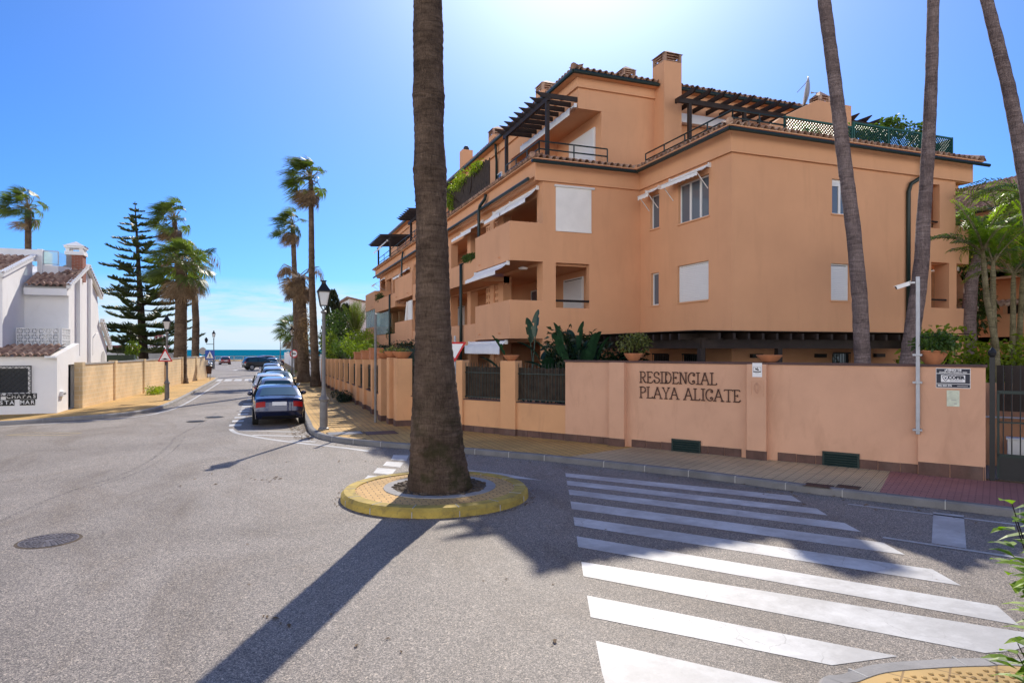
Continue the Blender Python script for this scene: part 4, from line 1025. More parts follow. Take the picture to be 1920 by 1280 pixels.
# ---------------------------------------------------------------- satellite dish, aerial
t = thing('satellite_dish', 'large satellite dish seen edge-on above the terrace stair head', 'satellite dish', (21.9,22.3,12.6))
b = MB(); c0 = onY(1518,174,22.3); nrm = V((-.77,.62,.14)).normalized(); e1 = nrm.cross(V((0,1,0))).normalized(); e2 = nrm.cross(e1)
vs = [c0]
for i in range(1,5):
    for k_ in range(24):
        r_ = .66*i/4; a = 2*pi*k_/24; vs.append(c0+e1*r_*cos(a)+e2*r_*sin(a)+nrm*(.16*(i/4)**2))
fs = [(0,1+k_,1+(k_+1)%24) for k_ in range(24)]+[(1+(i-1)*24+k_,1+(i-1)*24+(k_+1)%24,1+i*24+(k_+1)%24,1+i*24+k_) for i in range(1,4) for k_ in range(24)]
b.add(vs, fs); o = b.build('dish', M['signgrey'], t, smooth=True); sm = o.modifiers.new('solid', 'SOLIDIFY'); sm.thickness = .03
b = MB(); b.tube([c0-nrm*.05, c0-nrm*.3, V((c0.x+.25,22.1,12.4))], .05, 8); b.box(c0.x+.12,c0.x+.3,22.05,22.25,13.1,13.6); b.tube([c0+e1*-.6+nrm*.1, c0+nrm*.5], .015, 6); b.build('mount', M['signgrey'], t)
t = thing('roof_camera', 'thin arm with a small camera head beside the dish on the roof', 'camera', (20.1,23.4,12.7))
b = MB(); b.tube([(20.0,23.4,12.6),(19.2,23.2,13.1)], .03, 6); b.build('arm', M['galv'], t); b = MB(); b.box(19.05,19.3,23.1,23.3,13.05,13.22); b.build('head', M['iron'], t)
# ================================================================ the wall of the residence
WT = 2.40
W3, N3, Z3 = V((Wd.x,Wd.y,0)), V((NO.x,NO.y,0)), V((0,0,1))
def w3(s_, out=0, z=0): p = C0+Wd*s_+NO*out; return V((p.x,p.y,z))
sw = {px: ws(px) for px in (1060,1147,1175,1200,1388,1404,1440,1722,1848,940,968,862,1054)}
NW = thing('name_wall', 'tall salmon rendered wall carrying iron lettering beside the zebra crossing', 'wall', w3(sw[1400] if 1400 in sw else sw[1404],-.12,.12))
def wbox(mb, s0, s1, o0, o1, z0, z1): return mb.obox(w3(s0,o0,z0), W3*(s1-s0), N3*(o1-o0), Z3*(z1-z0))
b = MB(); wbox(b, sw[1060], sw[1722], -.25, 0, .1, WT-.05); b.build('wall_panel', M['wallpaint'], NW)
b = MB(); wbox(b, sw[1722], sw[1848], -.25, .10, .1, WT-.05); b.build('wall_panel', M['wallpaint'], NW)
for a, c in ((1147,1175),(1404,1440)):
    b = MB(); wbox(b, sw[a], sw[c], .001, .16, .12, WT-.045); b.build('pillar', M['wallpaint'], NW)
    b = MB(); wbox(b, sw[a]-.015, sw[c]+.015, .14, .175, .12, .34); b.build('pillar_plinth', M['plinth'], NW)
b = MB(); wbox(b, sw[1060]-.03, sw[1848]+.03, -.28, .04, WT-.05, WT); wbox(b, sw[1722]-.02, sw[1848]+.03, .04, .13, WT-.05, WT-.003); b.build('coping', M['coping'], NW)
b = MB(); s_ = sw[1060]
while s_ < sw[1722]-.05:
    e = min(s_+.41, sw[1722])
    if not any(sw[a]-.02 < (s_+e)/2 < sw[c]+.02 for a, c in ((1147,1175),(1404,1440))): wbox(b, s_, e-.012, .001, .018, .12, .32+.01*rnd.random())
    s_ += .41
s_ = sw[1722]
while s_ < sw[1848]-.02: e = min(s_+.55, sw[1848]); wbox(b, s_+.006, e-.008, .10, .118, .12, .40); s_ += .55
b.build('plinth_tiles', M['plinth'], NW)
for a, c, zt, zb in ((1262,1312,826,858),(1545,1609,850,884)):
    s0, s1 = ws(a), ws(c); z1 = wz((a+c)/2, zt); z0 = wz((a+c)/2, zb)
    b = MB(); wbox(b, s0, s1, .001, .012, z0, z1)
    for u0,u1,q0,q1 in ((s0-.03,s1+.03,z1-.01,z1+.03),(s0-.03,s1+.03,z0-.03,z0+.01),(s0-.03,s0+.01,z0,z1),(s1-.01,s1+.03,z0,z1)): wbox(b, u0,u1,.001,.04,q0,q1)
    fr = b.build('vent', M['green'], NW); b = MB(); nn = 7
    for i in range(nn):
        z = z0+.02+(z1-z0-.03)*i/nn; b.obox(w3(s0,.012,z), W3*(s1-s0), N3*.022+Z3*-.02, Z3*.035+N3*.004)
    b.build('vent_slats', M['bottle'] if False else M['green'], fr)
# wrought lettering: strokes per letter on a 1-high grid
def arc(cx, cy, rx, ry, a0, a1, n_=9): return [(cx+rx*cos(R(a0+(a1-a0)*i/n_)), cy+ry*sin(R(a0+(a1-a0)*i/n_))) for i in range(n_+1)]
def srf(x, y, w_=.13): return [(x-w_,y),(x+w_,y)]
LT = {
 'R': (.72,[[(.12,0),(.12,1)],srf(.12,0),[(0,1),(.12,1)]+arc(.30,.74,.26,.26,90,-90)+[(.12,.47)],[(.30,.48),(.50,.08),(.60,.0),(.70,.05)]]),
 'E': (.66,[[(.12,0),(.12,1)],[(0,1),(.5,1),(.56,.88)],[(.12,.52),(.36,.52)],[(.36,.42),(.36,.62)],[(0,0),(.5,0),(.60,.15)]]),
 'S': (.66,[arc(.33,.74,.25,.25,10,270)+arc(.33,.25,.28,.25,90,-190),arc(.52,.80,.06,.06,0,330,6),arc(.12,.20,.06,.06,0,330,6)]),
 'I': (.42,[[(.2,0),(.2,1)],srf(.2,0,.17),srf(.2,1,.17)]),
 'D': (.78,[[(.14,0),(.14,1)],[(0,1),(.3,1)]+arc(.3,.5,.36,.5,90,-90,12)+[(0,0)],arc(.2,.82,.07,.07,0,330,6),arc(.2,.18,.07,.07,0,330,6)]),
 'N': (.82,[[(.12,0),(.12,1)],[(0,1),(.16,1),(.62,.0)],[(.64,0),(.64,1)],srf(.12,0),srf(.64,1)]),
 'C': (.74,[arc(.40,.5,.36,.5,48,312,16),arc(.56,.80,.08,.08,60,-230,7),arc(.54,.22,.09,.09,-60,230,7)]),
 'A': (.90,[[(.08,0),(.40,1)],[(.32,1),(.5,1)],[(.42,1),(.76,0)],[(.22,.36),(.62,.36)],srf(.08,0,.14),srf(.76,0,.14)]),
 'L': (.66,[[(.14,0),(.14,1)],srf(.14,1,.15),[(0,0),(.48,0),(.60,.08),(.56,.14)]]),
 'P': (.70,[[(.12,0),(.12,1)],srf(.12,0),[(0,1),(.12,1)]+arc(.32,.74,.26,.26,90,-90)+[(.12,.47)]]),
 'Y': (.72,[[(.34,0),(.34,.42)],[(.06,1),(.34,.42),(.60,1)],srf(.34,0,.15),srf(.06,1,.1),srf(.60,1,.1)]),
 'T': (.80,[[(.38,0),(.38,1)],[(0,.90),(.06,1),(.70,1),(.76,.90)],srf(.38,0,.17)]),
 ' ': (.42,[])}
b = MB()
def lettering(txt, s0, s1, z, h):
    tot = sum(LT[c][0] for c in txt); k_ = (s1-s0)/tot; s_ = s0
    for c in txt:
        for st in LT[c][1]: b.tube([w3(s_+x*k_, .022, z+y*h) for x, y in st], .0145, 6)
        s_ += LT[c][0]*k_
zA = wz(1275,719); hA = wz(1275,698)-zA
lettering('RESIDENCIAL', ws(1200), ws(1346), zA, hA*1.0)
zB = wz(1290,749); lettering('PLAYA ALICATE', ws(1200), ws(1390), zB, wz(1290,728)-zB)
b.build('lettering', M['rust'], NW)
# relief panel on the second pillar
b = MB(); s0, s1 = ws(1411), ws(1435); z0, z1 = wz(1423,741), wz(1423,712)
for q in ((s0,s1,z0,z0+.025),(s0,s1,z1-.025,z1),(s0,s0+.025,z0+.025,z1-.025),(s1-.025,s1,z0+.025,z1-.025)): wbox(b, q[0],q[1],.161,.175,q[2],q[3])
cc = w3((s0+s1)/2,.168,(z0+z1)/2)
b.tube([cc+W3*x*.09+Z3*y*.13 for x, y in arc(0,.1,.75,.8,200,-20,12)+[(0,-1)]+[arc(0,.1,.75,.8,200,-20,12)[0]]], .012, 5)
b.tube([cc+W3*x*.045+Z3*(y*.07+.02) for x, y in arc(0,0,1,1,0,360,12)], .01, 5)
b.build('relief_panel', M['wallpaint'], NW)
# signs fixed to the wall
def plane_sign(name, label, s0, s1, z0, z1, out, cat='sign'):
    return thing(name, label, cat, w3((s0+s1)/2, out, z0))
s0, s1 = ws(1414.5), ws(1432.5); z1, z0 = wz(1423,680), wz(1423,706)
t = plane_sign('notice_sign', 'small white notice with a black camera pictogram on the wall pillar', s0, s1, z0, z1, .165)
b = MB(); wbox(b, s0,s1,.162,.168,z0,z1); b.build('board', M['signwhite'], t)
b = MB(); W_, H_ = s1-s0, z1-z0; c0 = w3((s0+s1)/2,.170,(z0+z1)/2)
fr = lambda x0,x1,y0,y1: b.obox(c0+W3*(x0*W_)+Z3*(y0*H_), W3*((x1-x0)*W_), N3*.002, Z3*((y1-y0)*H_))
fr(-.4,.4,.19,.205); fr(-.4,-.38,-.1,.2); fr(.38,.4,-.1,.2); fr(-.4,.4,-.16,-.09); fr(-.2,.2,-.24,-.225)
b.obox(c0+W3*(-.22*W_)+Z3*(.05*H_), W3*(.36*W_)-Z3*(.10*H_), N3*.003, Z3*(.09*H_)+W3*(.05*W_)); b.obox(c0+W3*(.02*W_)+Z3*(.1*H_), W3*.012, N3*.002, Z3*(.09*H_))
b.build('pictogram', M['signblack'], t)
s0, s1 = ws(1755.5), ws(1820); z1, z0 = wz(1788,690), wz(1788,727); o_ = .115
t = plane_sign('security_sign', 'navy security company board with white lettering on the end wall panel', s0, s1, z0, z1, o_)
W_, H_ = s1-s0, z1-z0; c0 = w3((s0+s1)/2,.108,(z0+z1)/2)
b = MB(); wbox(b, s0,s1,.101,.106,z0,z1); b.build('board', M['signwhite'], t)
b = MB()
for y0,y1 in ((.245,.47),(-.27,.215),(-.47,-.30)): b.obox(c0+W3*(-.485*W_)+Z3*(y0*H_), W3*(.97*W_), N3*.0015, Z3*((y1-y0)*H_))
b.build('blue_field', M['navy'], t)
b = MB(); b.obox(c0+N3*.0018+W3*(-.35*W_)+Z3*(-.2*H_), W3*(.70*W_), N3*.0015, Z3*(.36*H_)); b.build('name_plate', M['signwhite'], t)
b = MB(); b2 = MB()
def wtxt(mb, s_, x, y, size, bold=0, out=.0045, align='CENTER'): put(mb, text_mesh(s_, size, 0, align, bold), c0+N3*out+W3*(x*W_)+Z3*(y*H_), W3, Z3, N3)
wtxt(b, '¡ATENCIÓN!', 0, .40, H_*.125, .003); wtxt(b, 'ZONA PROTEGIDA 24H', 0, .29, H_*.11, .001)
wtxt(b, '902 030 276', -.45, -.385, H_*.12, .002, align='LEFT'); 
b.obox(c0+N3*.003+W3*(.12*W_)+Z3*(-.40*H_), W3*(.31*W_), N3*.001, Z3*(.018*H_))
b.build('lettering', M['signwhite'], t)
wtxt(b2, 'COFER', .09, .03, H_*.22, .006, .006); wtxt(b2, 'SEGURIDAD', .09, -.12, H_*.10, 0, .006)
sh = [(-.30,.11),(-.22,.13),(-.13,.11),(-.14,-.02),(-.215,-.15),(-.29,-.02),(-.30,.11)]
b2.tube([c0+N3*.006+W3*(x*W_)+Z3*(y*H_) for x,y in sh], .006, 4)
b2.add([c0+N3*.007+W3*(x*W_)+Z3*(y*H_) for x,y in ((-.25,.06),(-.22,.03),(-.185,.07),(-.19,0),(-.215,-.05),(-.24,0))], [(0,1,2,3,4,5)])
b2.build('emblem_lettering', M['navy'], t)
s0, s1 = ws(1774.5), ws(1799.5); z1, z0 = wz(1787,731), wz(1787,761)
t = plane_sign('paper_notice', 'faded greenish paper notice taped below the navy board', s0, s1, z0, z1, .11, 'notice')
M['paper'] = mat('faded_paper', (.62,.66,.52), .9, .18, 9); b = MB(); wbox(b, s0+.01,s1,.101,.105,z0,z1)
b.build('sheet', M['paper'], t)
b = MB(); wbox(b, s0+.09,s1-.05,.105,.106,z0+.12,z0+.13); wbox(b, s0+.13,s1-.04,.105,.106,z0+.05,z0+.065); b.build('print_lines', M['signgrey'], t)
# camera mast strapped to the wall
s0 = ws(1722.5); zb, zt = wz(1722.5,812), wz(1722.5,520)
t = thing('camera_mast', 'slim galvanised mast strapped to the wall with a white surveillance camera', 'camera mast', w3(s0,.16,zb))
b = MB(); wbox(b, s0-.036,s0+.036,.13,.205,zb,zt); b.build('pole', M['galv'], t, bevel=.008)
for py in (716,804,665):
    z = wz(1722,py); b = MB(); wbox(b, s0-.09,s0+.075,.1,.235,z-.02,z+.02); b.build('bracket', M['galv'], t)
b = MB(); p = w3(s0-.05,.18,zt-.12); b.tube([p, p-W3*.08+N3*.02, p-W3*.13+N3*.03-Z3*.03], .02, 6)
c1 = p-W3*.10+N3*.05-Z3*.02; d_ = (-W3*.9+N3*.35-Z3*.32).normalized(); b.bar(c1, c1+d_*.25, .075, .07); b.bar(c1-d_*.02+Z3*.042, c1+d_*.29+Z3*.042, .10, .012)
cmr = b.build('surveillance_camera', M['white'], t); b = MB(); b.bar(c1+d_*.251, c1+d_*.255, .06, .055); b.build('lens', M['iron'], cmr)

# ---- fence panels between the name wall and the street corner, then the pillared fence along the street
FN = thing('street_fence', 'pillared orange fence with dark reed panels along the pavement', 'fence', (C0.x,C0.y,.12))
def fpanel(mb_wall, p, q, z0, z1, ph, th=.2):
    pass
n1 = (sw[862]-.02, sw[940]); 
def low(s0, s1):
    b = MB(); wbox(b, s0,s1,-.22,-.02,.1,1.12); b.build('low_wall', M['fencepaint'], FN)
    b = MB(); wbox(b, s0,s1,-.24,.0,1.12,1.15); b.build('low_coping', M['coping'], FN)
    b = MB(); s_ = s0
    while s_ < s1-.02: e = min(s1,s_+.41); wbox(b, s_,e-.012,-.019,.0,.12,.32); s_ += .41
    b.build('plinth_tiles', M['plinth'], FN)
    b = MB(); wd = .075; n_ = int((s1-s0)/wd)
    for i in range(n_):
        zt = 2.16+rnd.uniform(-.02,.02); wbox(b, s0+i*wd+.005, s0+(i+1)*wd-.003, -.15, -.14+rnd.uniform(0,.008), 1.2, zt)
    pn = b.build('reed_panel', M['screenwood'], FN)
    b = MB(); n_ = int((s1-s0)/.115)
    for i in range(n_+1): p = w3(s0+.03+(s1-s0-.06)*i/n_, -.09, 0); b.tube([p+Z3*1.17, p+Z3*2.24, p+Z3*2.31], [.009,.009,.002], 5)
    for z in (1.22,1.98): wbox(b, s0,s1,-.105,-.075,z-.015,z+.015)
    b.build('railing_bars', M['green'], FN)
low(sw[968], sw[1060]); low(sw[862]+.15, sw[940]); low(.12, sw[862]-.2)
def fpillar_s(s0, s1, zt, o0=-.3, o1=.06):
    b = MB(); wbox(b, s0,s1,o0,o1,.12,zt); b.build('pillar', M['fencepaint'], FN, bevel=.012)
    b = MB(); wbox(b, s0-.015,s1+.015,o0,o1+.015,.12,.33); b.build('pillar_plinth', M['plinth'], FN)
fpillar_s(sw[940], sw[968], 2.36); fpillar_s(sw[862]-.2, sw[862]+.15, 2.36)
def fpillar(y0, y1, zt, x0=4.12, x1=4.5):
    b = MB(); b.box(x0,x1,y0,y1,.12,zt); b.build('pillar', M['fencepaint'], FN, bevel=.012)
    b = MB(); b.box(x0-.015,x1+.01,y0-.015,y1+.015,.12,.33); b.build('pillar_plinth', M['plinth'], FN)
fpillar(22.0,22.45,2.40,4.2,4.75); fpillar(22.75,23.2,2.42,4.1,4.55)
b = MB(); b.box(4.35,4.5,22.45,22.75,.12,2.3); b.build('low_wall', M['fencepaint'], FN)
ys = [23.8]; fpillar(23.8,24.4,2.36,4.0,4.55)
PY = []
y = 26.55; k_ = 0
while y < 51: PY.append(y); y += 2.35
prev = 24.4
for i, y in enumerate(PY):
    zt = 2.30-.028*i; fpillar(y, y+.42, zt)
    b = MB(); b.wall('x', 4.24, 4.42, (prev, y), (.1, .98-.008*i)); b.build('low_wall', M['fencepaint'], FN)
    b = MB(); b.box(4.2,4.44,prev,y,.98-.008*i,1.02-.008*i); b.build('low_coping', M['coping'], FN)
    b = MB(); yy = prev
    while yy < y-.02: e = min(y, yy+.33); b.box(4.222,4.239,yy,e-.012,.12,.32); yy += .33
    b.build('plinth_tiles', M['plinth'], FN)
    b = MB(); nn = int((y-prev)/.09)
    for j in range(nn): a = prev+(y-prev)*j/nn; b.box(4.36,4.372,a+.004,a+(y-prev)/nn-.003,1.06,2.02-.025*i+rnd.uniform(-.02,.02))
    b.build('reed_panel', M['screenwood'], FN)
    b = MB(); nn = int((y-prev)/.14)
    for j in range(nn+1): a = prev+.03+(y-prev-.06)*j/nn; b.tube([(4.31,a,1.02),(4.31,a,2.08-.025*i)], .009, 5)
    for z in (1.1,1.95-.025*i): b.box(4.295,4.325,prev,y,z-.014,z+.014)
    b.build('railing_bars', M['green'], FN)
    prev = y+.42

# ---- gate
sg = sw[1848]+.06
GT = thing('garden_gate', 'black iron gate with upright bars and solid foot panel at the wall end', 'gate', w3(sg,0,.14))
b = MB(); wbox(b, sg,sg+.09,-.06,.04,.14,2.55); b.build('post', M['iron'], GT)
b = MB(); p = w3(sg+.045,-.01,2.55); b.lathe([(.03,0),(.06,.03),(.075,.09),(.05,.15),(.01,.19)], p, 12); b.build('finial', M['iron'], GT)
zt, zk = 1.87, .64
b = MB(); wbox(b, sg+.12,sg+2.6,-.05,0,zt-.03,zt+.03); wbox(b, sg+.12,sg+2.6,-.05,0,1.27,1.30); wbox(b, sg+.12,sg+2.6,-.05,0,zk-.03,zk+.03); wbox(b, sg+.12,sg+.16,-.05,0,.2,zt); b.build('gate_frame', M['green'], GT)
for i in range(18): b = MB(); p = w3(sg+.22+i*.132,-.025,0); b.tube([p+Z3*zk, p+Z3*2.3, p+Z3*2.42], [.012,.012,.002], 6); b.build('bar', M['iron'], GT)
b = MB(); wbox(b, sg+.14,sg+2.6,-.035,-.015,.17,zk-.03); b.build('foot_panel', M['iron'], GT)
t = thing('plank_screen', 'dark brown plank screen standing behind the iron gate', 'screen', w3(sg+1,-.8,.12))
b = MB()
for i in range(22): wbox(b, sg+.12+i*.13, sg+.245+i*.13, -.75,-.72,1.45 if i < 6 else 1.3,2.38)
b.build('planks', M['wood'], t)
t = thing('stair_wall', 'orange stair flank wall seen through the gate bars', 'wall', w3(sg+1,-3,.12))
b = MB(); P0 = w3(sg-.5,-2.2,0); 
b.obox(P0+Z3*.1, W3*5, -N3*.2, Z3*1.25); b.obox(P0+Z3*1.35, W3*1.3, -N3*.2, Z3*.6); b.add([P0+W3*1.3+Z3*1.35, P0+W3*2.1+Z3*1.35, P0+W3*1.3+Z3*1.95, P0-N3*.2+W3*1.3+Z3*1.35, P0-N3*.2+W3*2.1+Z3*1.35, P0-N3*.2+W3*1.3+Z3*1.95], [(0,1,2),(5,4,3),(1,4,5,2)])
b.build('flank', M['stucco'], t); b = MB(); b.tube([P0+N3*.06+Z3*1.2+W3*.3, P0+N3*.06+Z3*1.25+W3*5], .02, 6); b.build('handrail', M['white'], t)
t = thing('red_cabinet', 'red fire hose cabinet low behind the gate', 'cabinet', w3(sg+1.25,-1.7,.12))
b = MB(); wbox(b, sg+.95,sg+1.75,-1.75,-1.5,.5,1.25); wbox(b, sg+1.0,sg+1.08,-1.6,-1.52,.12,.5); wbox(b, sg+1.6,sg+1.68,-1.6,-1.52,.12,.5); b.build('body', M['red'], t, bevel=.01)
b = MB(); wbox(b, sg+.99,sg+1.71,-1.5,-1.485,.55,1.2); b.build('door', M['red'], t, bevel=.005)
t = thing('white_box', 'low white meter box on the floor behind the gate bars', 'box', w3(sg+.55,-1.4,.12))
b = MB(); wbox(b, sg+.30,sg+.68,-1.5,-1.2,.12,.82); b.build('body', M['white'], t, bevel=.01); b = MB(); wbox(b, sg+.28,sg+.70,-1.52,-1.18,.82,.86); b.build('lid', M['white'], t, bevel=.008)

# ================================================================ pots and plants
def leaf_quad(mb, p, d, up, L, w_, droop=.25):
    s_ = d.cross(up)
    if s_.length < 1e-3: s_ = V((1,0,0))
    s_.normalize(); m_ = p+d*L*.5; e = p+d*L+V((0,0,-droop*L))
    mb.add([p, m_-s_*w_/2, e, m_+s_*w_/2], [(0,1,2,3)])
def rdir(r=rnd, zmin=-1.0):
    while True:
        v_ = V((r.uniform(-1,1), r.uniform(-1,1), r.uniform(zmin,1)))
        if .05 < v_.length < 1: return v_.normalized()
def clump(mb, c, rad, n_, L, w_, r=rnd, shell=.55, zmin=-1.0, droop=.25):
    """n_ leaves spread through an uneven ellipsoid volume"""
    c = V(c); rad = V(rad) if hasattr(rad, '__len__') else V((rad,)*3)
    for i in range(n_):
        d = rdir(r, zmin); k_ = shell+(1-shell)*r.random()**.6
        p = c+V((d.x*rad.x, d.y*rad.y, d.z*rad.z))*k_
        dd = (d*.7+rdir(r)*.8).normalized()
        leaf_quad(mb, p, dd, rdir(r), L*r.uniform(.6,1.3), w_*r.uniform(.7,1.2), droop)
def bush(name, label, cat, base, blobs, n_, L, w_, m, group=None, stems=True, stem_m='pinebark', seed=1, shell=.5, droop=.25):
    r = random.Random(seed); t = thing(name, label, cat, base, group)
    tot = sum(bl[1][0]*bl[1][1]+bl[1][0]*bl[1][2] for bl in blobs); b = MB()
    for c, rad in blobs:
        nn = int(n_*(rad[0]*rad[1]+rad[0]*rad[2])/tot)
        for q in range(5):      # lumpy: sub-clumps inside each blob
            d = rdir(r); cc = V(c)+V((d.x*rad[0],d.y*rad[1],d.z*rad[2]))*.5
            clump(b, cc, V(rad)*r.uniform(.5,.75), nn//5, L, w_, r, shell, -1, droop)
    b.build('foliage', M[m], t, fix=False)
    if stems:
        b = MB()
        for c, rad in blobs:
            for q in range(4):
                d = rdir(r, 0); b.tube([V(base)+V((r.uniform(-.05,.05),r.uniform(-.05,.05),0)), V(base)*.4+V(c)*.6+V((r.uniform(-.1,.1),)*3), V(c)+V((d.x*rad[0],d.y*rad[1],d.z*rad[2]))*.8], [.03+.02*rad[0],.02,.006], 5)
        b.build('stem', M[stem_m], t)
    return t
def bowl(p, r_, h, label, name='terracotta_bowl', cat='plant bowl', group=None):
    t = thing(name, label, cat, p, group); b = MB()
    b.lathe([(r_*.45,0),(r_*.62,h*.2),(r_*.88,h*.7),(r_*.95,h*.88),(r_,h*.9),(r_,h),(r_*.9,h),(r_*.86,h*.85),(.01,h*.82)], p, 24)
    b.build('bowl', M['terracotta'], t, smooth=True, angle=40); return t
def tubplant(t, p, h, n_, L, w_, rad, m, seed=3):
    r = random.Random(seed); b = MB()
    for q in range(6):
        d = rdir(r,.0); clump(b, V(p)+V((d.x*rad[0]*.5,d.y*rad[1]*.5,h+rad[2]*.5+d.z*rad[2]*.35)), V(rad)*.62, n_//6, L, w_, r, .4)
    b.build('foliage', M[m], t, fix=False)
p = w3(ws(1184),-.12,WT); t = bowl(p,.26,.2,'clay bowl spilling a rounded grey-green succulent shrub onto the name wall','potted_shrub','potted plant'); tubplant(t,p,.16,900,.085,.05,(.50,.42,.42),'succleaf',5)
b = MB()
r = random.Random(8)
for i in range(14):
    d = rdir(r,.1); b.tube([p+V((0,0,.15)), p+V((d.x*.3,d.y*.3,.35)), p+V((d.x*.62,d.y*.62,.30+d.z*.3))], [.012,.008,.004], 4)
b.build('stem', M['pinebark'], t)
p = w3(ws(1440),-.12,WT); t = bowl(p,.30,.17,'empty wide clay bowl standing alone on the wall above the relief')
p = w3(ws(1748),-.12,WT); t = bowl(p,.29,.28,'clay pot with a spreading dark green plant on the wall beside the mast','potted_shrub','potted plant'); tubplant(t,p,.24,700,.10,.05,(.55,.42,.30),'bushleaf',9)
p = w3(ws(954),-.12,2.36); t = bowl(p,.25,.17,'shallow clay bowl on the fence pillar between the two reed panels')
for i, (x,y_,zt,lab) in enumerate(((4.45,22.2,2.40,'wide clay bowl on the corner pillar beside the big palm, nearest the palm'),(4.3,22.97,2.42,'wide clay bowl on the second pillar from the big palm'),(4.26,24.1,2.36,'wide clay bowl on the broad third pillar from the big palm'))):
    p = V((x,y_,zt)); t = bowl(p,.34 if i < 2 else .40,.22,lab,'planter_bowl','plant bowl','clay bowls on the corner pillars'); tubplant(t,p,.18,90,.09,.06,(.26,.26,.12),'succleaf',20+i)
def tub(p, s_, h, label, group):
    t = thing('clay_planter', label, 'planter', p, group); b = MB()
    b.box(p[0]-s_,p[0]+s_,p[1]-s_,p[1]+s_,p[2],p[2]+h); b.box(p[0]-s_-.03,p[0]+s_+.03,p[1]-s_-.03,p[1]+s_+.03,p[2]+h,p[2]+h+.06); b.build('tub', M['terracotta'], t, bevel=.01); return t
labs = ['square clay planter on the street fence, nearest the grey sign post','square clay planter with a pale spiky plant on the street fence','small square clay planter next to the flowering bush on the fence']
for i in range(3):
    p = (4.3,PY[i]+.21,2.30-.028*i); t = tub(p,.24,.40-.06*i,labs[i],'square clay planters on the street fence')
    if i == 1: tubplant(t,V(p),.44,120,.3,.04,(.28,.28,.2),'limeleaf',33)
bush('flowering_bush','round yellow-flowered bush spilling over the street fence pillars','bush',(4.5,PY[3]+.5,2.0),[((4.4,PY[3]+.3,2.65),(.55,.9,.42)),((4.3,PY[3]+1.4,2.7),(.5,.8,.45))],1500,.11,.06,'limeleaf',seed=4)
bush('flowering_bush','darker flowering bush behind the yellow one on the street fence','bush',(4.5,PY[5]-.4,2.0),[((4.5,PY[5]-.5,2.7),(.6,1.0,.6)),((4.4,PY[6]-.5,2.75),(.6,1.1,.7))],1500,.12,.06,'bushleaf',seed=6)
bush('garden_shrub','bright green shrub behind the far end of the street fence','bush',(6.2,46,.1),[((6.0,43.5,3.1),(1.1,1.8,1.0)),((6.3,47.5,3.3),(1.3,2,1.3)),((5.0,50,2.9),(.9,1.6,1.3))],3000,.16,.08,'limeleaf',seed=10)
bush('garden_tree','tall leafy green tree behind the lamp post and fence','tree',(7.0,56,.1),[(atD(622,628,54),(1.0,1.5,1.5)),(atD(636,600,57),(1.1,1.5,1.0)),(atD(618,645,52),(1.1,2.0,1.4)),(atD(640,625,55),(.9,1.2,1.3))],4200,.24,.12,'treeleaf',seed=11)
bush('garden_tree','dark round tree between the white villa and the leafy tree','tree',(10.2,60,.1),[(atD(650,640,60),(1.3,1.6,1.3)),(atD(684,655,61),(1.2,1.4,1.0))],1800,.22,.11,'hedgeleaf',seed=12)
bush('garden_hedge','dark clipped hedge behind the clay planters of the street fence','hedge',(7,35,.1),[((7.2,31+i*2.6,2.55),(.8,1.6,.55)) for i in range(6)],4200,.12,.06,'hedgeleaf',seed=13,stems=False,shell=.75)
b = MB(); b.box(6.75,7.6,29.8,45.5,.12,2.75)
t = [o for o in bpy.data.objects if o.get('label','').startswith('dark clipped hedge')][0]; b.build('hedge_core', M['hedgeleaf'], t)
bush('weed_tuft','low green weeds at the foot of the garden wall by the lamp','weeds',(-5.75,43.3,.14),[((-5.75,42.6,.35),(.4,.8,.28)),((-5.6,44.6,.33),(.35,.9,.24))],900,.14,.05,'limeleaf',seed=14,stems=False)
bush('kerb_shrub','low dark box hedge stub on the pavement behind the near lamp','shrub',(3.7,33.2,.14),[((3.6,33.2,.42),(.55,.65,.3))],900,.09,.05,'hedgeleaf',seed=15,stems=False,shell=.6)
# planted roof terrace screen
t = thing('reed_screen', 'brown reed screen with overgrown planting on the street-side roof terrace', 'screen', (10.1,32.5,10.2))
b = MB()
for i in range(90): y_ = 29.6+i*.074; b.box(10.08,10.10+rnd.uniform(0,.02),y_,y_+.066,10.2,11.75+rnd.uniform(-.12,.1))
b.build('reeds', M['screenwood'], t, fix=False)
bush('terrace_plant','yellow-green climbing plant topping the reed screen on the roof','plant',(10.2,33.5,10.3),[((10.0,31.4,11.8),(.25,1.3,.25)),((10.0,34.2,11.75),(.4,1.7,.42)),((9.95,36,11.2),(.35,.6,.6))],1700,.16,.06,'limeleaf',seed=16)
bush('terrace_plant','green hanging plant in the balcony planter beside the drainpipe','plant',(9.0,29,6.7),[((8.95,29.1,6.85),(.22,.9,.22))],700,.12,.05,'bushleaf',seed=17,stems=False)
bush('terrace_plant','leafy shrub showing over the green lattice at the roof corner','plant',(23.6,18.9,10.35),[((23.2,18.9,11.3),(.7,.5,.45)),((24.4,18.9,11.2),(.75,.5,.5)),((22,18.8,11.0),(.7,.4,.25))],900,.2,.13,'bushleaf',seed=18)
bush('terrace_plant','small yellow-green shrubs behind the green roof lattice','plant',(19.5,18.8,10.3),[((18.6,18.7,10.7),(.6,.3,.25)),((20.8,18.7,10.8),(.9,.3,.3))],500,.15,.08,'limeleaf',seed=19,stems=False)
bush('terrace_plant','dark plants on the far street balconies','plant',(9.2,53,6.7),[((9.1,54.5,6.9),(.3,1.1,.4)),((9.1,50,3.8),(.3,1.2,.5))],700,.16,.07,'treeleaf',seed=21,stems=False)
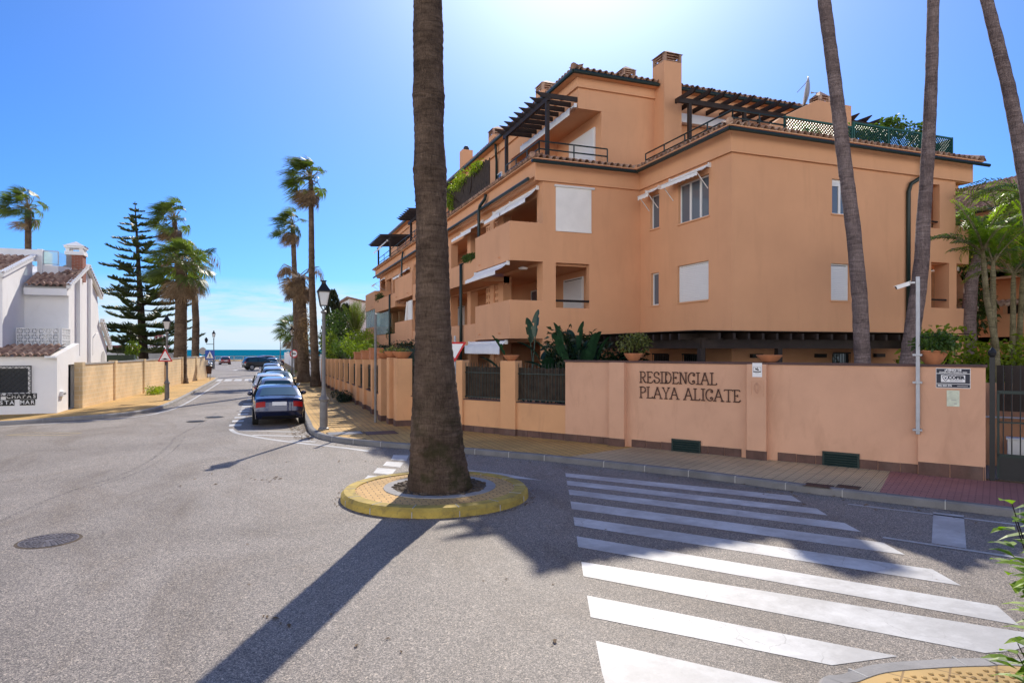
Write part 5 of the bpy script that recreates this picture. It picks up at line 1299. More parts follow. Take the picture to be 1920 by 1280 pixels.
# paddle-leaved plants in the garden corner
def paddle(mb, p, d, L, w_, bend=.5, n_=9, tear=0, r=rnd):
    """banana-like blade: grid with a folded midrib"""
    d = d.normalized(); s_ = d.cross(V((0,0,1)))
    s_ = s_.normalized() if s_.length > .1 else V((1,0,0)); o = len(mb.v); q = V(p); dd = d.copy()
    for i in range(n_+1):
        t = i/n_; ww = w_*.5*(sin(pi*min(1,t*.93+.05))**.6); up = s_.cross(dd)
        for k_ in (-1,-.5,0,.5,1): mb.v.append(tuple(q+s_*ww*k_+up*(abs(k_)*ww*.35)))
        q = q+dd*L/n_; dd = (dd+V((0,0,-bend/n_))).normalized()
    for i in range(n_):
        for k_ in range(4):
            if tear and r.random() < tear and k_ in (0,3): continue
            mb.f.append((o+5*i+k_, o+5*i+k_+1, o+5*i+5+k_+1, o+5*i+5+k_))
def paddle_plant(label, base, spec, seed):
    r = random.Random(seed); t = thing('paddle_leaf_plant', label, 'plant', base)
    for (az, el, h, L, w_) in spec:
        d = V((cos(R(az))*cos(R(el)), sin(R(az))*cos(R(el)), sin(R(el)))); a = V(base)+V((r.uniform(-.25,.25),r.uniform(-.25,.25),0)); e = a+d*h+V((0,0,.1*h))
        lf = MB(); st = MB(); st.tube([a, a*.5+e*.5+V((0,0,.15)), e], [.045,.03,.02], 6); paddle(lf, e, (d+V((0,0,-.25+.2*r.random()))), L, w_, r.uniform(.5,1.3), 10, .06, r)
        lf.build('leaf_blade', M['bigleaf'], t, smooth=True, fix=False); st.build('stalk', M['bigleaf'], t)
r = random.Random(5)
pc = atD(1005,672,22.3); pc.z = .12
paddle_plant('bird of paradise plant with tall upright paddle leaves behind the reed panel', pc, [(20,84,2.75,.95,.36),(100,80,2.6,.9,.34),(200,60,2.5,.8,.22),(160,58,1.9,.9,.42),(260,62,1.7,.9,.45),(310,58,1.8,.9,.45),(60,66,1.9,.8,.4),(230,50,1.7,.9,.42),(0,58,1.8,.9,.42),(290,52,1.4,.9,.42),(330,50,1.5,.9,.42),(190,55,1.6,.8,.4)], 1)
pc = atD(1085,672,21.8); pc.z = .12
paddle_plant('broad clump of dark banana-like leaves behind the end of the name wall', pc, [(i*37%360, 50+(i*13)%34, 1.0+.27*(i%6), .95, .36) for i in range(60)], 2)
pc = atD(1095,655,22.6); bush('garden_shrub','dense dark shrub filling in behind the banana-like leaves','shrub',(pc.x,pc.y,.12),[((pc.x-.9,pc.y+.2,2.2),(1.0,1.0,1.15)),((pc.x+.5,pc.y,2.1),(1.0,1.0,1.1)),((pc.x+1.5,pc.y-.4,1.9),(.7,.8,.9))],2600,.26,.10,'hedgeleaf',seed=95)
# foliage entering the picture at the near right
pc = atD(2028,1150,3.55); pc.z = .14
t = thing('glossy_shrub', 'glossy bright green shrub reaching in beside the near pavement', 'shrub', pc)
b = MB(); r = random.Random(3); st = MB()
for i in range(64):
    az = r.uniform(0,2*pi); hh = r.uniform(.25,1.85); rr_ = r.uniform(.12,.33)
    e = V(pc)+V((cos(az)*rr_, sin(az)*rr_, hh)); st.tube([V(pc)+V((cos(az)*.04,sin(az)*.04,0)), V(pc)+V((cos(az)*rr_*.4,sin(az)*rr_*.4,hh*.6)), e], [.012,.008,.003], 4)
    for j in range(9):
        a2 = r.uniform(0,2*pi); d = V((cos(a2),sin(a2),r.uniform(-.2,.4))).normalized(); p = e-V((0,0,j*.05)); L = r.uniform(.14,.21); s_ = d.cross(V((0,0,1))).normalized(); w_ = L*.19; zz = V((0,0,1))
        b.add([p, p+d*L*.35-s_*w_+zz*.008, p+d*L*.35, p+d*L*.35+s_*w_+zz*.008, p+d*L*.7-s_*w_*.7-zz*.004, p+d*L*.7-zz*.01, p+d*L*.7+s_*w_*.7-zz*.004, p+d*L-zz*.03], [(0,1,2),(0,2,3),(1,4,5,2),(2,5,6,3),(4,7,5),(5,7,6)])
b.build('leaves', M['nearleaf'], t, fix=False); st.build('stem', M['pinebark'], t)

# ---- timber pergola in the garden behind the name wall
t = thing('garden_pergola', 'low dark timber pergola between the name wall and the orange facade', 'pergola', (14,16,.12))
zp = 2.88
def tb(a, c, w_=.14, h=.30, name='beam'): b = MB(); b.bar(a, c, w_, h); b.build(name, M['wood'], t)
tb((11.55,15.5,zp),(17.6,15.5,zp)); tb((11.6,15.5,zp+.002),(11.6,22.6,zp+.002)); tb((17.5,15.5,zp),(22.3,15.9,zp),.13)
tb((XA-.12,18.2,zp+.05),(XA-.12,23,zp+.05),.1,.16,'wall_plate')
for i in range(16): tb((11.1,15.9+i*.44,zp+.19),(XA-.03,15.9+i*.44,zp+.22),.08,.17,'rafter')
for i in range(14): tb((14.7+i*.55,14.95,zp+.19),(14.7+i*.55,YA-.16,zp+.22),.08,.17,'rafter')
for i in range(6): tb((11.8+i*.5,15.0,zp+.19),(11.8+i*.5,15.85,zp+.19),.08,.17,'rafter')
for q in ((11.05,XA-.02,15.05,23.2),(XA+.02,22.3,15.05,YA-.6)): b = MB(); b.box(*q, zp+.33, zp+.35); b.build('shade_roof', M['screenwood'], t)  # closed cover added over the rafters to darken the space beneath
for x, y_ in ((11.6,15.55),(11.6,19),(11.6,22.5),(14.3,15.5),(17.45,15.5),(22,15.9)):
    b = MB(); b.box(x-.08,x+.08,y_-.08,y_+.08,.12,zp-.15); b.build('post', M['wood'], t)
# ================================================================ palms
WIND = V((-.94,-.1,.05))          # the wind blows the fans towards the left
def trunk_mesh(mb, pts, rad, n_=16, seed=0, rough=.03, step=.11, saw=0.0):
    r = random.Random(seed); P = [V(p) for p in pts]; out = []; rs = []
    for i in range(len(P)-1):
        m_ = max(2, int((P[i+1]-P[i]).length/step))
        for j in range(m_): t = j/m_; out.append(P[i].lerp(P[i+1], t)); rs.append(rad[i]+(rad[i+1]-rad[i])*t)
    out.append(P[-1]); rs.append(rad[-1])
    rs = [q*(1+r.uniform(-rough,rough)+saw*((i_%3)/2-.5)) for i_, q in enumerate(rs)]
    o = len(mb.v); mb.tube(out, rs, n_)
    for i in range(o, len(mb.v)):
        v_ = V(mb.v[i]); c = out[min((i-o)//n_, len(out)-1)]; mb.v[i] = tuple(c+(v_-c)*(1+r.uniform(-rough,rough)*.6))
def fan(mb, p, d, nrm, R_, r, wind, droop, nseg=30, spread=108):
    """one fan leaf: pointed segments joined near the hub, tips drooping and blown"""
    s_ = d.cross(nrm).normalized(); hub = p
    for j in range(nseg):
        a = R(-spread+2*spread*(j+.5)/nseg+r.uniform(-3,3)); dr = d*cos(a)+s_*sin(a)
        L = R_*(.78+.22*cos(a))*r.uniform(.85,1.08); w_ = R_*.066
        q1 = hub+dr*L*.5+nrm*(.10*R_*abs(sin(a)))-V((0,0,droop*.12*L))+wind*.06*L
        tw = s_*cos(a)-d*sin(a); sag = V((0,0,-droop*L*r.uniform(.35,.6)))
        q2 = hub+dr*L*.80+sag*.55+wind*.22*L; q3 = hub+dr*L*.93+sag+wind*.40*L
        mb.add([hub, q1-tw*w_*.5, q1+tw*w_*.5, q2-tw*w_*.28, q2+tw*w_*.28, q3], [(0,1,2),(1,3,4,2),(3,5,4)])
def fan_palm(label, pts, rad, CR, nleaf, seed, skirt=14, wind=1.0, m='palmleaf', bark='bark', skirt_len=1.0, group='fan palms along the street', el_range=(-35,85), strays=0, name='fan_palm'):
    r = random.Random(seed); base = V(pts[0]); t = thing(name, label, 'palm tree', base, group)
    b = MB(); trunk_mesh(b, pts, rad, 40 if bark == 'bigbark' else 16, seed, .014 if bark == 'bigbark' else .03, .045 if bark == 'bigbark' else .11, .022 if bark == 'bigbark' else 0); b.build('trunk', M[bark], t, smooth=True)
    top = V(pts[-1]); lf = MB(); ps = MB()
    for i in range(nleaf):
        az = i*2.39996+r.uniform(-.3,.3); f_ = (i+.5)/nleaf; el = R(el_range[1]+(el_range[0]-el_range[1])*f_**.8+r.uniform(-8,8))
        d = V((cos(az)*cos(el), sin(az)*cos(el), sin(el))); w3_ = WIND*wind
        d = (d+w3_*.38*max(.25,1-d.dot(w3_))*.8).normalized()
        pl = CR*r.uniform(.42,.66); st = top+V((0,0,r.uniform(-.05,.25)*CR*.5))
        mid = st+d*pl*.55+V((0,0,.05*CR)); e = st+d*pl+w3_*.08*CR-V((0,0,.03*CR))
        ps.tube([st, mid, e], [.028*CR**.5,.02*CR**.5,.012*CR**.5], 5, False)
        dd = ((e-mid).normalized()+w3_*.35).normalized(); nn = V((r.uniform(-.8,.8),r.uniform(-.8,.8),1)); nn = (nn-dd*nn.dot(dd)).normalized()
        fan(lf, e, dd, nn, CR*r.uniform(.38,.50), r, w3_, .55+.3*r.random())
    lf.build('crown', M[m], t, fix=False); ps.build('leaf_stalks', M['ringbark'] if m == 'palmleaf' else M['deadleaf'], t, fix=False)
    if skirt:
        sk = MB()
        for i in range(skirt):
            az = i*2.39996; z0 = -CR*.12*r.random()-CR*.30*skirt_len*(i/skirt)
            st = top+V((cos(az)*rad[-1]*.8, sin(az)*rad[-1]*.8, z0)); d = V((cos(az)*.62, sin(az)*.62, -.75-.3*r.random())); d = (d+WIND*wind*.25).normalized()
            e = st+d*CR*.30; sk.tube([st, e], [.02,.012], 4, False)
            nn = V((cos(az),sin(az),.6)); nn = (nn-d*nn.dot(d)).normalized(); fan(sk, e, d, nn, CR*.42, r, WIND*wind, .5, 16, 70)
        sk.build('dead_leaf_skirt', M['deadleaf'], t, fix=False)
    if strays:
        s2 = MB()
        for i in range(strays):
            az = pi+r.uniform(-.9,.9) if i % 4 else r.uniform(-.6,.6); d = V((cos(az),sin(az),.45+.3*r.random())).normalized()
            q = [top, top+d*CR*.5+V((0,0,.1*CR)), top+d*CR*.85, top+d*CR*1.05-V((0,0,.35*CR))]; s2.tube(q, [.03,.022,.015,.008], 4, False)
            for j in range(16):
                p = q[1].lerp(q[3], j/15)+V((0,0,.1*CR*sin(pi*j/15))); e = p+V((r.uniform(-.1,.02)*CR, r.uniform(-.05,.05)*CR, -CR*r.uniform(.2,.5)))
                k_ = p.lerp(e,.5)+V((-.03*CR,0,0)); s2.add([p, k_+V((.02*CR,0,0)), e, k_-V((.004,0,0))], [(0,1,2,3)])
        s2.build('bare_stalks', M['deadleaf'], t, fix=False)
    return t
# the big trunk on the island (its crown is above the picture)
D0 = 12.25
prof_ = [(930,824,66),(915,824,62),(900,823,59),(880,822,55.5),(850,820,51),(800,818,48),(750,816.5,43),(700,815,38.5),(650,813,35),(600,812,33),(550,811.5,32),(500,811,31),(450,810,30),(400,809,28.5),(350,807,30),(318,806,31.5),(300,806,30),(270,805,28),(235,804,27.5),(200,804,29.5),(175,803.5,30.5),(150,803.5,28),(110,803,28),(60,803,28.5),(25,802.5,27),(0,802,26.5),(-60,801,26)]
pts = []; rad = []
for py, px, hw in prof_: p = atD(px, py, D0); pts.append(p); rad.append(hw/FPX*D0)
pts[0].z = .14
for z, dx, r_ in ((12.5,0,.25),(13.6,.02,.24)): pts.append(V((pts[-1].x-.03, pts[-1].y, z))); rad.append(r_)
fan_palm('massive fan palm trunk rising from the round yellow-kerbed island', pts, rad, 2.3, 40, 1, 18, bark='bigbark', group=None)
# right-hand garden palms
def trk(pxs, D): return [atD(px, py, D) for px, py in pxs]
def rp(label, px, D, w0, w1, ztop, seed):
    pts = trk(px, D); b0 = pts[0].copy(); b0.z = .12; b0.x = pts[0].x+(pts[0].x-pts[1].x)*.9; pts = [b0]+pts
    d = (pts[-1]-pts[-2]).normalized(); pts.append(pts[-1]+d*((ztop-pts[-1].z)/d.z)); n_ = len(pts)
    rad = [w0+(w1-w0)*min(1,(i/(n_-1))**.7) for i in range(n_)]; rad[0] *= 1.15
    fan_palm(label, pts, rad, 1.9, 34, seed, 14, bark='greybark', group='slender palms behind the name wall')
rp('slender leaning palm trunk behind the name wall, left of the mast', [(1617,672),(1612,560),(1600,430),(1583,300),(1565,150),(1545,0)], 16.5, .205, .145, 14.8, 31)
rp('curved palm trunk directly behind the camera mast', [(1704,672),(1712,610),(1722,545),(1729,480),(1731,420),(1736,350),(1742,250),(1747,130),(1750,0)], 16.2, .215, .125, 15.2, 32)
p3 = [(1960,600),(1944,480),(1925,350),(1908,250),(1890,160),(1870,80),(1850,0)]
rp('palm trunk leaning in at the right picture edge', p3, 15.5, .2, .12, 14.4, 33)
# street palms, left side
def sp(label, base, top, r0, r1, CR, nl, seed, bend=0, **k):
    b0 = V((*G(*base), .12)); D = b0.x*FX+b0.y*FY; tp = atD(*top, D); m1 = b0.lerp(tp,.08); m2 = b0.lerp(tp,.5)+V((bend,0,0))
    return fan_palm(label, [b0, m1, m2, tp], [r0*1.35, r0, (r0+r1)/2, r1], CR, nl, seed, **k)
sp('stout full-crowned fan palm on the left pavement before the lamp', (337,722), (341,505), .48, .38, 2.8, 36, 41, skirt=24, wind=.4, skirt_len=1.1, el_range=(-30,80))
sp('thinner fan palm just behind the stout one on the left pavement', (366,712), (362,500), .33, .26, 2.9, 24, 42, skirt=14, wind=.5, bend=.15, skirt_len=1.1, strays=3)
b0 = atD(345,690,66); b0.z = .1; tp = atD(327,412,66)
fan_palm('tall windswept fan palm with a brown head rising behind the left pair', [b0, b0.lerp(tp,.1), b0.lerp(tp,.5), tp], [.4,.28,.25,.23], 2.6, 26, 43, skirt=22, wind=1.0, m='palmleaf', skirt_len=1.2)
b0 = atD(52,700,58); b0.z = 0; tp = atD(53,393,58)
fan_palm('windswept fan palm standing behind the white villa roof', [b0, b0.lerp(tp,.3), b0.lerp(tp,.7), tp], [.36,.28,.26,.24], 2.5, 24, 44, skirt=3, wind=1.0)
# street palms, right side
sp('tallest windswept fan palm on the right pavement beside the parked cars', (592,728), (583,338), .29, .155, 2.15, 28, 45, skirt=16, wind=1.0, bend=-.1, skirt_len=1.3)
sp('fan palm with a drooping dead brown crown on the right pavement', (570,719), (563,520), .46, .36, 2.0, 18, 46, skirt=26, wind=.5, m='deadleaf', el_range=(-70,35), skirt_len=1.6, strays=9)
b0 = atD(559,697,78); b0.z = .1; tp = atD(549,424,78)
fan_palm('farther thin windswept fan palm above the dead-crowned one', [b0, b0.lerp(tp,.1), b0.lerp(tp,.5), tp], [.55,.42,.32,.26], 2.6, 26, 47, skirt=16, wind=1.0, skirt_len=1.2)
b0 = atD(556,700,92); b0.z = .1; tp = atD(549,622,92)
fan_palm('short full fan palm low behind the far street lamps', [b0, b0.lerp(tp,.5), tp], [.35,.3,.28], 3.0, 30, 48, skirt=10, wind=.4)
bush('ivy_growth','leafy brown growth clinging to the dead-crowned palm trunk','climber',(3.2,54.5,.1),[((3.1,53.6,4.6),(.9,.9,1.2)),((3.4,54.3,2.6),(.7,.8,1.6))],1100,.22,.09,'deadleaf',seed=50,stems=False,shell=.3)
bush('ground_shrub','tuft of green ground shrub at the far palm foot','shrub',(3.0,74,.1),[((2.6,73,.35),(.9,1.2,.28))],600,.16,.07,'bushleaf',seed=51,stems=False)

# feather palms
def feather(mb, rm, p, d, L, wl, r, bend=1.2, n_=32, lift=.35, dr=.5):
    """pinnate frond: curved midrib with two rows of narrow leaflets"""
    q = V(p); dd = d.normalized(); pts = [q.copy()]; side = dd.cross(V((0,0,1)))
    side = side.normalized() if side.length > .1 else V((1,0,0))
    for i in range(n_):
        q = q+dd*L/n_; dd = (dd+V((0,0,-bend/n_))).normalized(); pts.append(q.copy()); t = i/n_
        if t < .14: continue
        up = side.cross(dd); ll = wl*(sin(pi*(t*.82+.12))**.7)
        for sg in (-1,1):
            for h in (0,):
                e = q+dd*(h*L/n_); v_ = (side*sg*.85+dd*.55+up*lift*r.uniform(.5,1.2)).normalized(); tip = e+v_*ll*r.uniform(.85,1.1)-V((0,0,dr*ll*r.uniform(.5,1)))
                m_ = e+v_*ll*.5; w_ = dd*.017*(1+wl*.6); mb.add([e, m_-w_, tip, m_+w_], [(0,1,2,3)])
    rm.tube(pts[::4]+[pts[-1]], [.025*(1-.8*i/len(pts[::4])) for i in range(len(pts[::4])+1)], 5, False)
def feather_palm(label, stems, nf, L, wl, seed, m='arecaleaf', bark='ringbark', group=None, el=(25,80), bend=1.3, name='feather_palm', rs=.09, shaft=True, **k):
    r = random.Random(seed); base = V(stems[0][0]); t = thing(name, label, 'palm tree', base, group); lf = MB(); rm = MB()
    for pts in stems:
        b = MB(); n_ = len(pts); trunk_mesh(b, pts, [rs*(1.1-.35*i/(n_-1)) for i in range(n_)], 10, seed, .015); b.build('trunk', M[bark], t, smooth=True)
        top = V(pts[-1]); d0 = (V(pts[-1])-V(pts[-2])).normalized()
        if shaft: rm.tube([top, top+d0*.5], [rs*.85, rs*.5], 8)
        for i in range(nf):
            az = i*2.39996+r.uniform(-.4,.4); e = R(r.uniform(*el)); d = V((cos(az)*cos(e), sin(az)*cos(e), sin(e)))
            feather(lf, rm, top+d0*(.4 if shaft else .05), d, L*r.uniform(.8,1.1), wl, r, bend*r.uniform(.8,1.3), **k)
    lf.build('crown', M[m], t, fix=False); rm.build('leaf_stalks', M['ringbark'], t, fix=False); return t
def col_(pxs, D): q = [atD(px, py, D) for px, py in pxs]; q[0].z = .12; return q
feather_palm('clump of slim ringed palms with feathery fronds behind the gate', [col_([(1878,690),(1866,640),(1850,560),(1845,500)],19), col_([(1868,690),(1864,640),(1862,560),(1862,520)],19.4)], 10, 1.6, .42, 61, el=(38,82))
feather_palm('feathery palm clump at the right edge beyond the gate', [col_([(1899,690),(1899,640),(1900,540)],20), col_([(1908,690),(1911,640),(1916,545)],20.5), col_([(1950,690),(1948,600),(1946,500)],19)], 9, 1.6, .42, 62, el=(35,82))
feather_palm('tall feather palm arching over the building end at the right', [col_([(1818,700),(1816,600),(1822,520),(1862,415)],26)], 22, 2.7, .85, 63, rs=.26, bark='greybark', el=(-25,55), bend=1.5)
feather_palm('second arching feather palm against the tiled roof at the right edge', [col_([(1930,700),(1940,540),(1945,405)],24)], 20, 2.6, .8, 64, rs=.2, bark='greybark', el=(-25,60), bend=1.6)
cyc = col_([(667,680),(667,632)],62)
feather_palm('squat palm with an upright bright tuft before the white villa on the right', [cyc], 26, 3.2, .6, 65, m='palmleaf', bark='pinebark', el=(55,88), bend=.35, rs=.3, shaft=False)
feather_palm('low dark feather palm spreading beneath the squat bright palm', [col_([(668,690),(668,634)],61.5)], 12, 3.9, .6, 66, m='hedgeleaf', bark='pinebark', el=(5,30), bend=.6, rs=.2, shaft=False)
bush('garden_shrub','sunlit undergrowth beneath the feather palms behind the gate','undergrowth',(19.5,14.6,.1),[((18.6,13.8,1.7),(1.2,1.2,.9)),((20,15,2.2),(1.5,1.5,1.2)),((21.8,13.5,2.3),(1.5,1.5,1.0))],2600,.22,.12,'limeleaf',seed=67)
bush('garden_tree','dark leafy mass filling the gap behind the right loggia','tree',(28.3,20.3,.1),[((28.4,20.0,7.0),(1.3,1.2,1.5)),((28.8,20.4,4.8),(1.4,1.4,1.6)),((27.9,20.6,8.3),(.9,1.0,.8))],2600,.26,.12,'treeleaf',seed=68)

# ---- Norfolk Island pine beyond the wall
def norfolk(label, base, top, Lmax, seed):
    r = random.Random(seed); base, top = V(base), V(top); t = thing('norfolk_pine', label, 'conifer', base); H_ = top.z-base.z
    b = MB(); trunk_mesh(b, [base, base.lerp(top,.5), top], [.55,.28,.03], 10, seed, .02)
    lf = MB(); br = b; nW = 21
    for i in range(nW):
        f_ = i/(nW-1); z = .13+.855*(f_**.93); L = Lmax*(1-f_)**.80*(1.0 if i % 2 else .9)+.3; nb = 6 if f_ < .8 else 5; ph = r.uniform(0,6)
        for k_ in range(nb):
            if r.random() < .14 and f_ < .85: continue
            c = base.lerp(top, min(.985, z+r.uniform(-.010,.010)*(1-f_))); dip = r.uniform(-.22,.02); up_ = r.uniform(.1,.34)
            az = ph+2*pi*k_/nb+r.uniform(-.28,.28); l_ = L*r.uniform(.70,1.14); n_ = 12; pts = []
            for j in range(n_+1):
                u = j/n_; zz = (dip*u+up_*u*u)*l_+ (.05*l_ if f_ > .6 else 0)*u
                pts.append(c+V((cos(az)*l_*u, sin(az)*l_*u, zz)))
            br.tube(pts[::3], [.07*(1-f_)+.02,.05*(1-f_)+.015,.03,.02,.01][:len(pts[::3])], 4, False)
            ns = int(l_/.16); sd_ = V((-sin(az),cos(az),0)); fw = V((cos(az),sin(az),0))
            for s_ in range(ns):
                u = .16+.84*s_/ns; p = pts[min(n_-1,int(u*n_))].lerp(pts[min(n_,int(u*n_)+1)], u*n_-int(u*n_))
                for sg in (-1,1):
                    ll = l_*.20*(1.1-u*.65)+.16; d = (sd_*sg*r.uniform(.7,1)+fw*.75+V((0,0,r.uniform(.05,.55)))).normalized(); e = p+d*ll+V((0,0,.12*ll)); m_ = p+d*ll*.5-V((0,0,.03*ll))
                    lf.tube([p, m_, e], [.045,.075,.02], 4, False)
    lf.build('foliage', M['pineleaf'], t, fix=False); br.build('trunk', M['pinebark'], t, fix=False)
pb = atD(271,700,72); pb.z = 0
norfolk('tall tiered Norfolk Island pine beyond the block wall on the left', pb, atD(253,378,72), 6.0, 71)
# cypress behind the right palms
def cypress(label, base, H_, W_, seed):
    r = random.Random(seed); t = thing('cypress', label, 'conifer', base); lf = MB()
    for i in range(1500):
        u = r.random()**.8; a = r.uniform(0,2*pi); rr_ = W_*(sin(pi*min(1,.12+u*.88))**.7)*r.uniform(.6,1.05); p = V(base)+V((cos(a)*rr_, sin(a)*rr_, .3+u*(H_-.4)))
        leaf_quad(lf, p, V((cos(a)*.3,sin(a)*.3,1)).normalized(), rdir(r), .5, .16, -.1)
    lf.build('foliage', M['cypleaf'], t, fix=False); b = MB(); b.tube([V(base), V(base)+V((0,0,H_*.9))], [.15,.03], 6); b.build('trunk', M['pinebark'], t)
cypress('tall narrow cypress behind the palms on the right', (6.5,66,0), 8.2, 1.0, 81); cypress('shorter wide cypress next to the leafy tree', (7.9,68,0), 7.0, 1.5, 82)

# ================================================================ street lamps, signs
def lamp_post(x, y, z, H_, label, group='lantern street lamps along the street'):
    t = thing('street_lamp', label, 'street lamp', (x,y,z), group); k_ = H_/4.6; b = MB(); o = (x,y,z); q = k_
    b.lathe([(.17*q,0),(.17*q,.05*q),(.125*q,.08*q),(.12*q,.9*q),(.15*q,.93*q),(.16*q,.98*q),(.12*q,1.04*q),(.08*q,1.12*q),(.062*q,1.3*q),(.052*q,3.55*q),(.05*q,3.72*q),(.095*q,3.75*q),(.095*q,3.79*q),(.05*q,3.82*q),(.04*q,3.86*q)], o, 16)
    b.build('post', M['lamp'], t, smooth=True, angle=35)
    b = MB(); zb, zt = 3.98*q, 4.42*q; rb, rt = .105*q, .18*q
    for sx_, sy_ in ((1,1),(1,-1),(-1,1),(-1,-1)):
        b.tube([(x+sx_*rb,y+sy_*rb,z+zb),(x+sx_*rt,y+sy_*rt,z+zt)], .014*q, 5); b.tube([(x+sx_*.03*q,y+sy_*.03*q,z+3.84*q),(x+sx_*rb,y+sy_*rb,z+zb)], .012*q, 5)
    for rr_, zz in ((rb,zb),(rt,zt)):
        for a, c in (((1,1),(1,-1)),((1,-1),(-1,-1)),((-1,-1),(-1,1)),((-1,1),(1,1))): b.tube([(x+a[0]*rr_,y+a[1]*rr_,z+zz),(x+c[0]*rr_,y+c[1]*rr_,z+zz)], .014*q, 5)
    ln = b.build('lantern_frame', M['iron'], t)
    b = MB(); e = rt*1.17
    lv = [(e,zt+.0),(e,zt+.025*q),(rt*.8,zt+.12*q),(rt*.42,zt+.24*q),(rt*.36,zt+.27*q),(rt*.36,zt+.33*q),(rt*.55,zt+.36*q)]
    for i, (r_, zz) in enumerate(lv): b.v += [(x-r_,y-r_,z+zz),(x+r_,y-r_,z+zz),(x+r_,y+r_,z+zz),(x-r_,y+r_,z+zz)]
    for i in range(len(lv)-1):
        for j in range(4): b.f.append((4*i+j,4*i+(j+1)%4,4*i+4+(j+1)%4,4*i+4+j))
    b.f.append((3,2,1,0)); m_ = 4*(len(lv)-1); b.f.append((m_,m_+1,m_+2,m_+3)); b.build('lantern_roof', M['iron'], ln)
    b = MB(); b.add([(x+sx_*rr_*.97,y+sy_*rr_*.97,z+zz) for rr_,zz in ((rb,zb+.01),(rt,zt-.01)) for sx_,sy_ in ((-1,-1),(1,-1),(1,1),(-1,1))], [(i,(i+1)%4,4+(i+1)%4,4+i) for i in range(4)]); b.build('lantern_glass', M['lampglass'], ln)
    return t
xl, yl = G(607,805,.13); lamp_post(xl, yl, .13, 4.60, 'tall grey lantern lamp post on the near right pavement, closest to us')
xl, yl = G(313,750,.13); LP = (xl, yl); lamp_post(xl, yl, .13, 4.15, 'lantern lamp post on the left pavement carrying the triangular hump sign')
xl, yl = 2.35, 57; lamp_post(xl, yl, .13, 4.3, 'dark lantern lamp post between the parked cars and the dead-crowned palm')
lamp_post(3.0, 118, .1, 4.6, 'thin lantern lamp post farthest down the right pavement')
t = lamp_post(-5.9, 96, .1, 4.9, 'distant lamp post with side lantern behind the left palms'); 
b = MB(); x, y, z = -5.9, 96, .1; b.tube([(x,y,z+3.3),(x-.9,y,z+3.3),(x-.9,y,z+3.5)], .04, 6); b.lathe([(.12,3.5),(.22,3.9),(.24,3.92),(.05,4.2)], (x-.9,y,z), 8); b.build('side_lantern', M['iron'], t)
CD = V((FX,FY,0)); CS = V((RX,RY,0))
def sign_post(name, label, x, y, z, zc, shape, size, face, cat='road sign', pole=True, back=False, polem='galv', ptop=None, fdir=None):
    t = thing(name, label, cat, (x,y,z)); b = MB()
    u = CS if fdir is None else fdir; o = V((0,0,1)).cross(u); o = -o if o.dot(CD) > 0 else o        # o faces us
    if pole: b.tube([(x,y,z),(x,y,ptop or zc+size*.55)], .03, 8); b.build('pole', M[polem], t)
    c0 = V((x,y,zc))+o*.045
    def poly(ps, m, d0, d1, nm, par=t):
        q = MB(); n_ = len(ps); q.add([c0+u*p[0]*size+Z3*p[1]*size+o*d0 for p in ps]+[c0+u*p[0]*size+Z3*p[1]*size+o*d1 for p in ps], [tuple(range(n_)), tuple(range(2*n_-1,n_-1,-1))]+[(i,(i+1)%n_,n_+(i+1)%n_,n_+i) for i in range(n_)])
        return q.build(nm, M[m] if isinstance(m,str) else m, par)
    tri = lambda s_: [(-s_*.5,-s_*.289),(s_*.5,-s_*.289),(0,s_*.577)]; circ = lambda s_: [(s_*.5*cos(2*pi*i/28), s_*.5*sin(2*pi*i/28)) for i in range(28)]; sq = lambda s_: [(-s_*.5,-s_*.5),(s_*.5,-s_*.5),(s_*.5,s_*.5),(-s_*.5,s_*.5)]
    rot = lambda ps: [(-a,-c) for a,c in ps]
    if shape == 'hump':
        bd = poly(tri(1.0),'red',0,.012,'board'); poly(tri(.74),'signwhite',.0125,.0145,'white_field',bd)
        poly([(-.24,-.17),(.24,-.17),(.24,-.13),(.13,-.12),(.06,-.06),(-.06,-.06),(-.13,-.12),(-.24,-.13)],'signblack',.0155,.017,'hump_symbol',bd)
    elif shape == 'yield': bd = poly(rot(tri(1.0)),'red',0,.012,'board'); poly(rot(tri(.72)),'signwhite',.0125,.0145,'white_field',bd)
    elif shape == 'notrucks':
        bd = poly(circ(1),'red',0,.012,'board'); poly(circ(.74),'signwhite',.0125,.0145,'white_field',bd); poly([(-.24,-.06),(.24,-.06),(.24,.06),(.08,.09),(-.1,.09),(-.24,.05)],'signblack',.0155,.017,'vehicle_symbol',bd)
    elif shape == 'back': poly(circ(1),'signgrey',0,.012,'board')
    elif shape == 'crossing':
        bd = poly(sq(1),'blue',0,.012,'board'); poly([(-.40,-.36),(.40,-.36),(0,.42)],'signwhite',.0125,.0145,'white_triangle',bd)
        q = MB(); pp = lambda a: c0+o*.019+u*a[0]*size+Z3*a[1]*size
        for pl in ([(0,.10),(0,-.05),(-.09,-.28)],[(0,-.05),(.10,-.27)],[(-.10,-.02),(0,.08),(.10,-.03)]): q.tube([pp(a) for a in pl], .03*size, 4)
        q.lathe([(.001,0),(.001,.001)], pp((0,.1)), 3); q.tube([pp((0,.14)),pp((0,.22))], .045*size, 6)
        for xx in (-.25,-.09,.08,.24): q.tube([pp((xx,-.34)),pp((xx,-.30))], .03*size, 4)
        q.build('walker_symbol', M['signblack'], bd)
    return t
hs = V((LP[0],LP[1],0))-CD*.12
sign_post('road_sign','red triangular road hump sign strapped to the left lamp post',hs.x,hs.y,1.9,2.31,'hump',.76,0,pole=True,ptop=2.4,polem='iron')
gx, gy = G(704,742,.13); 
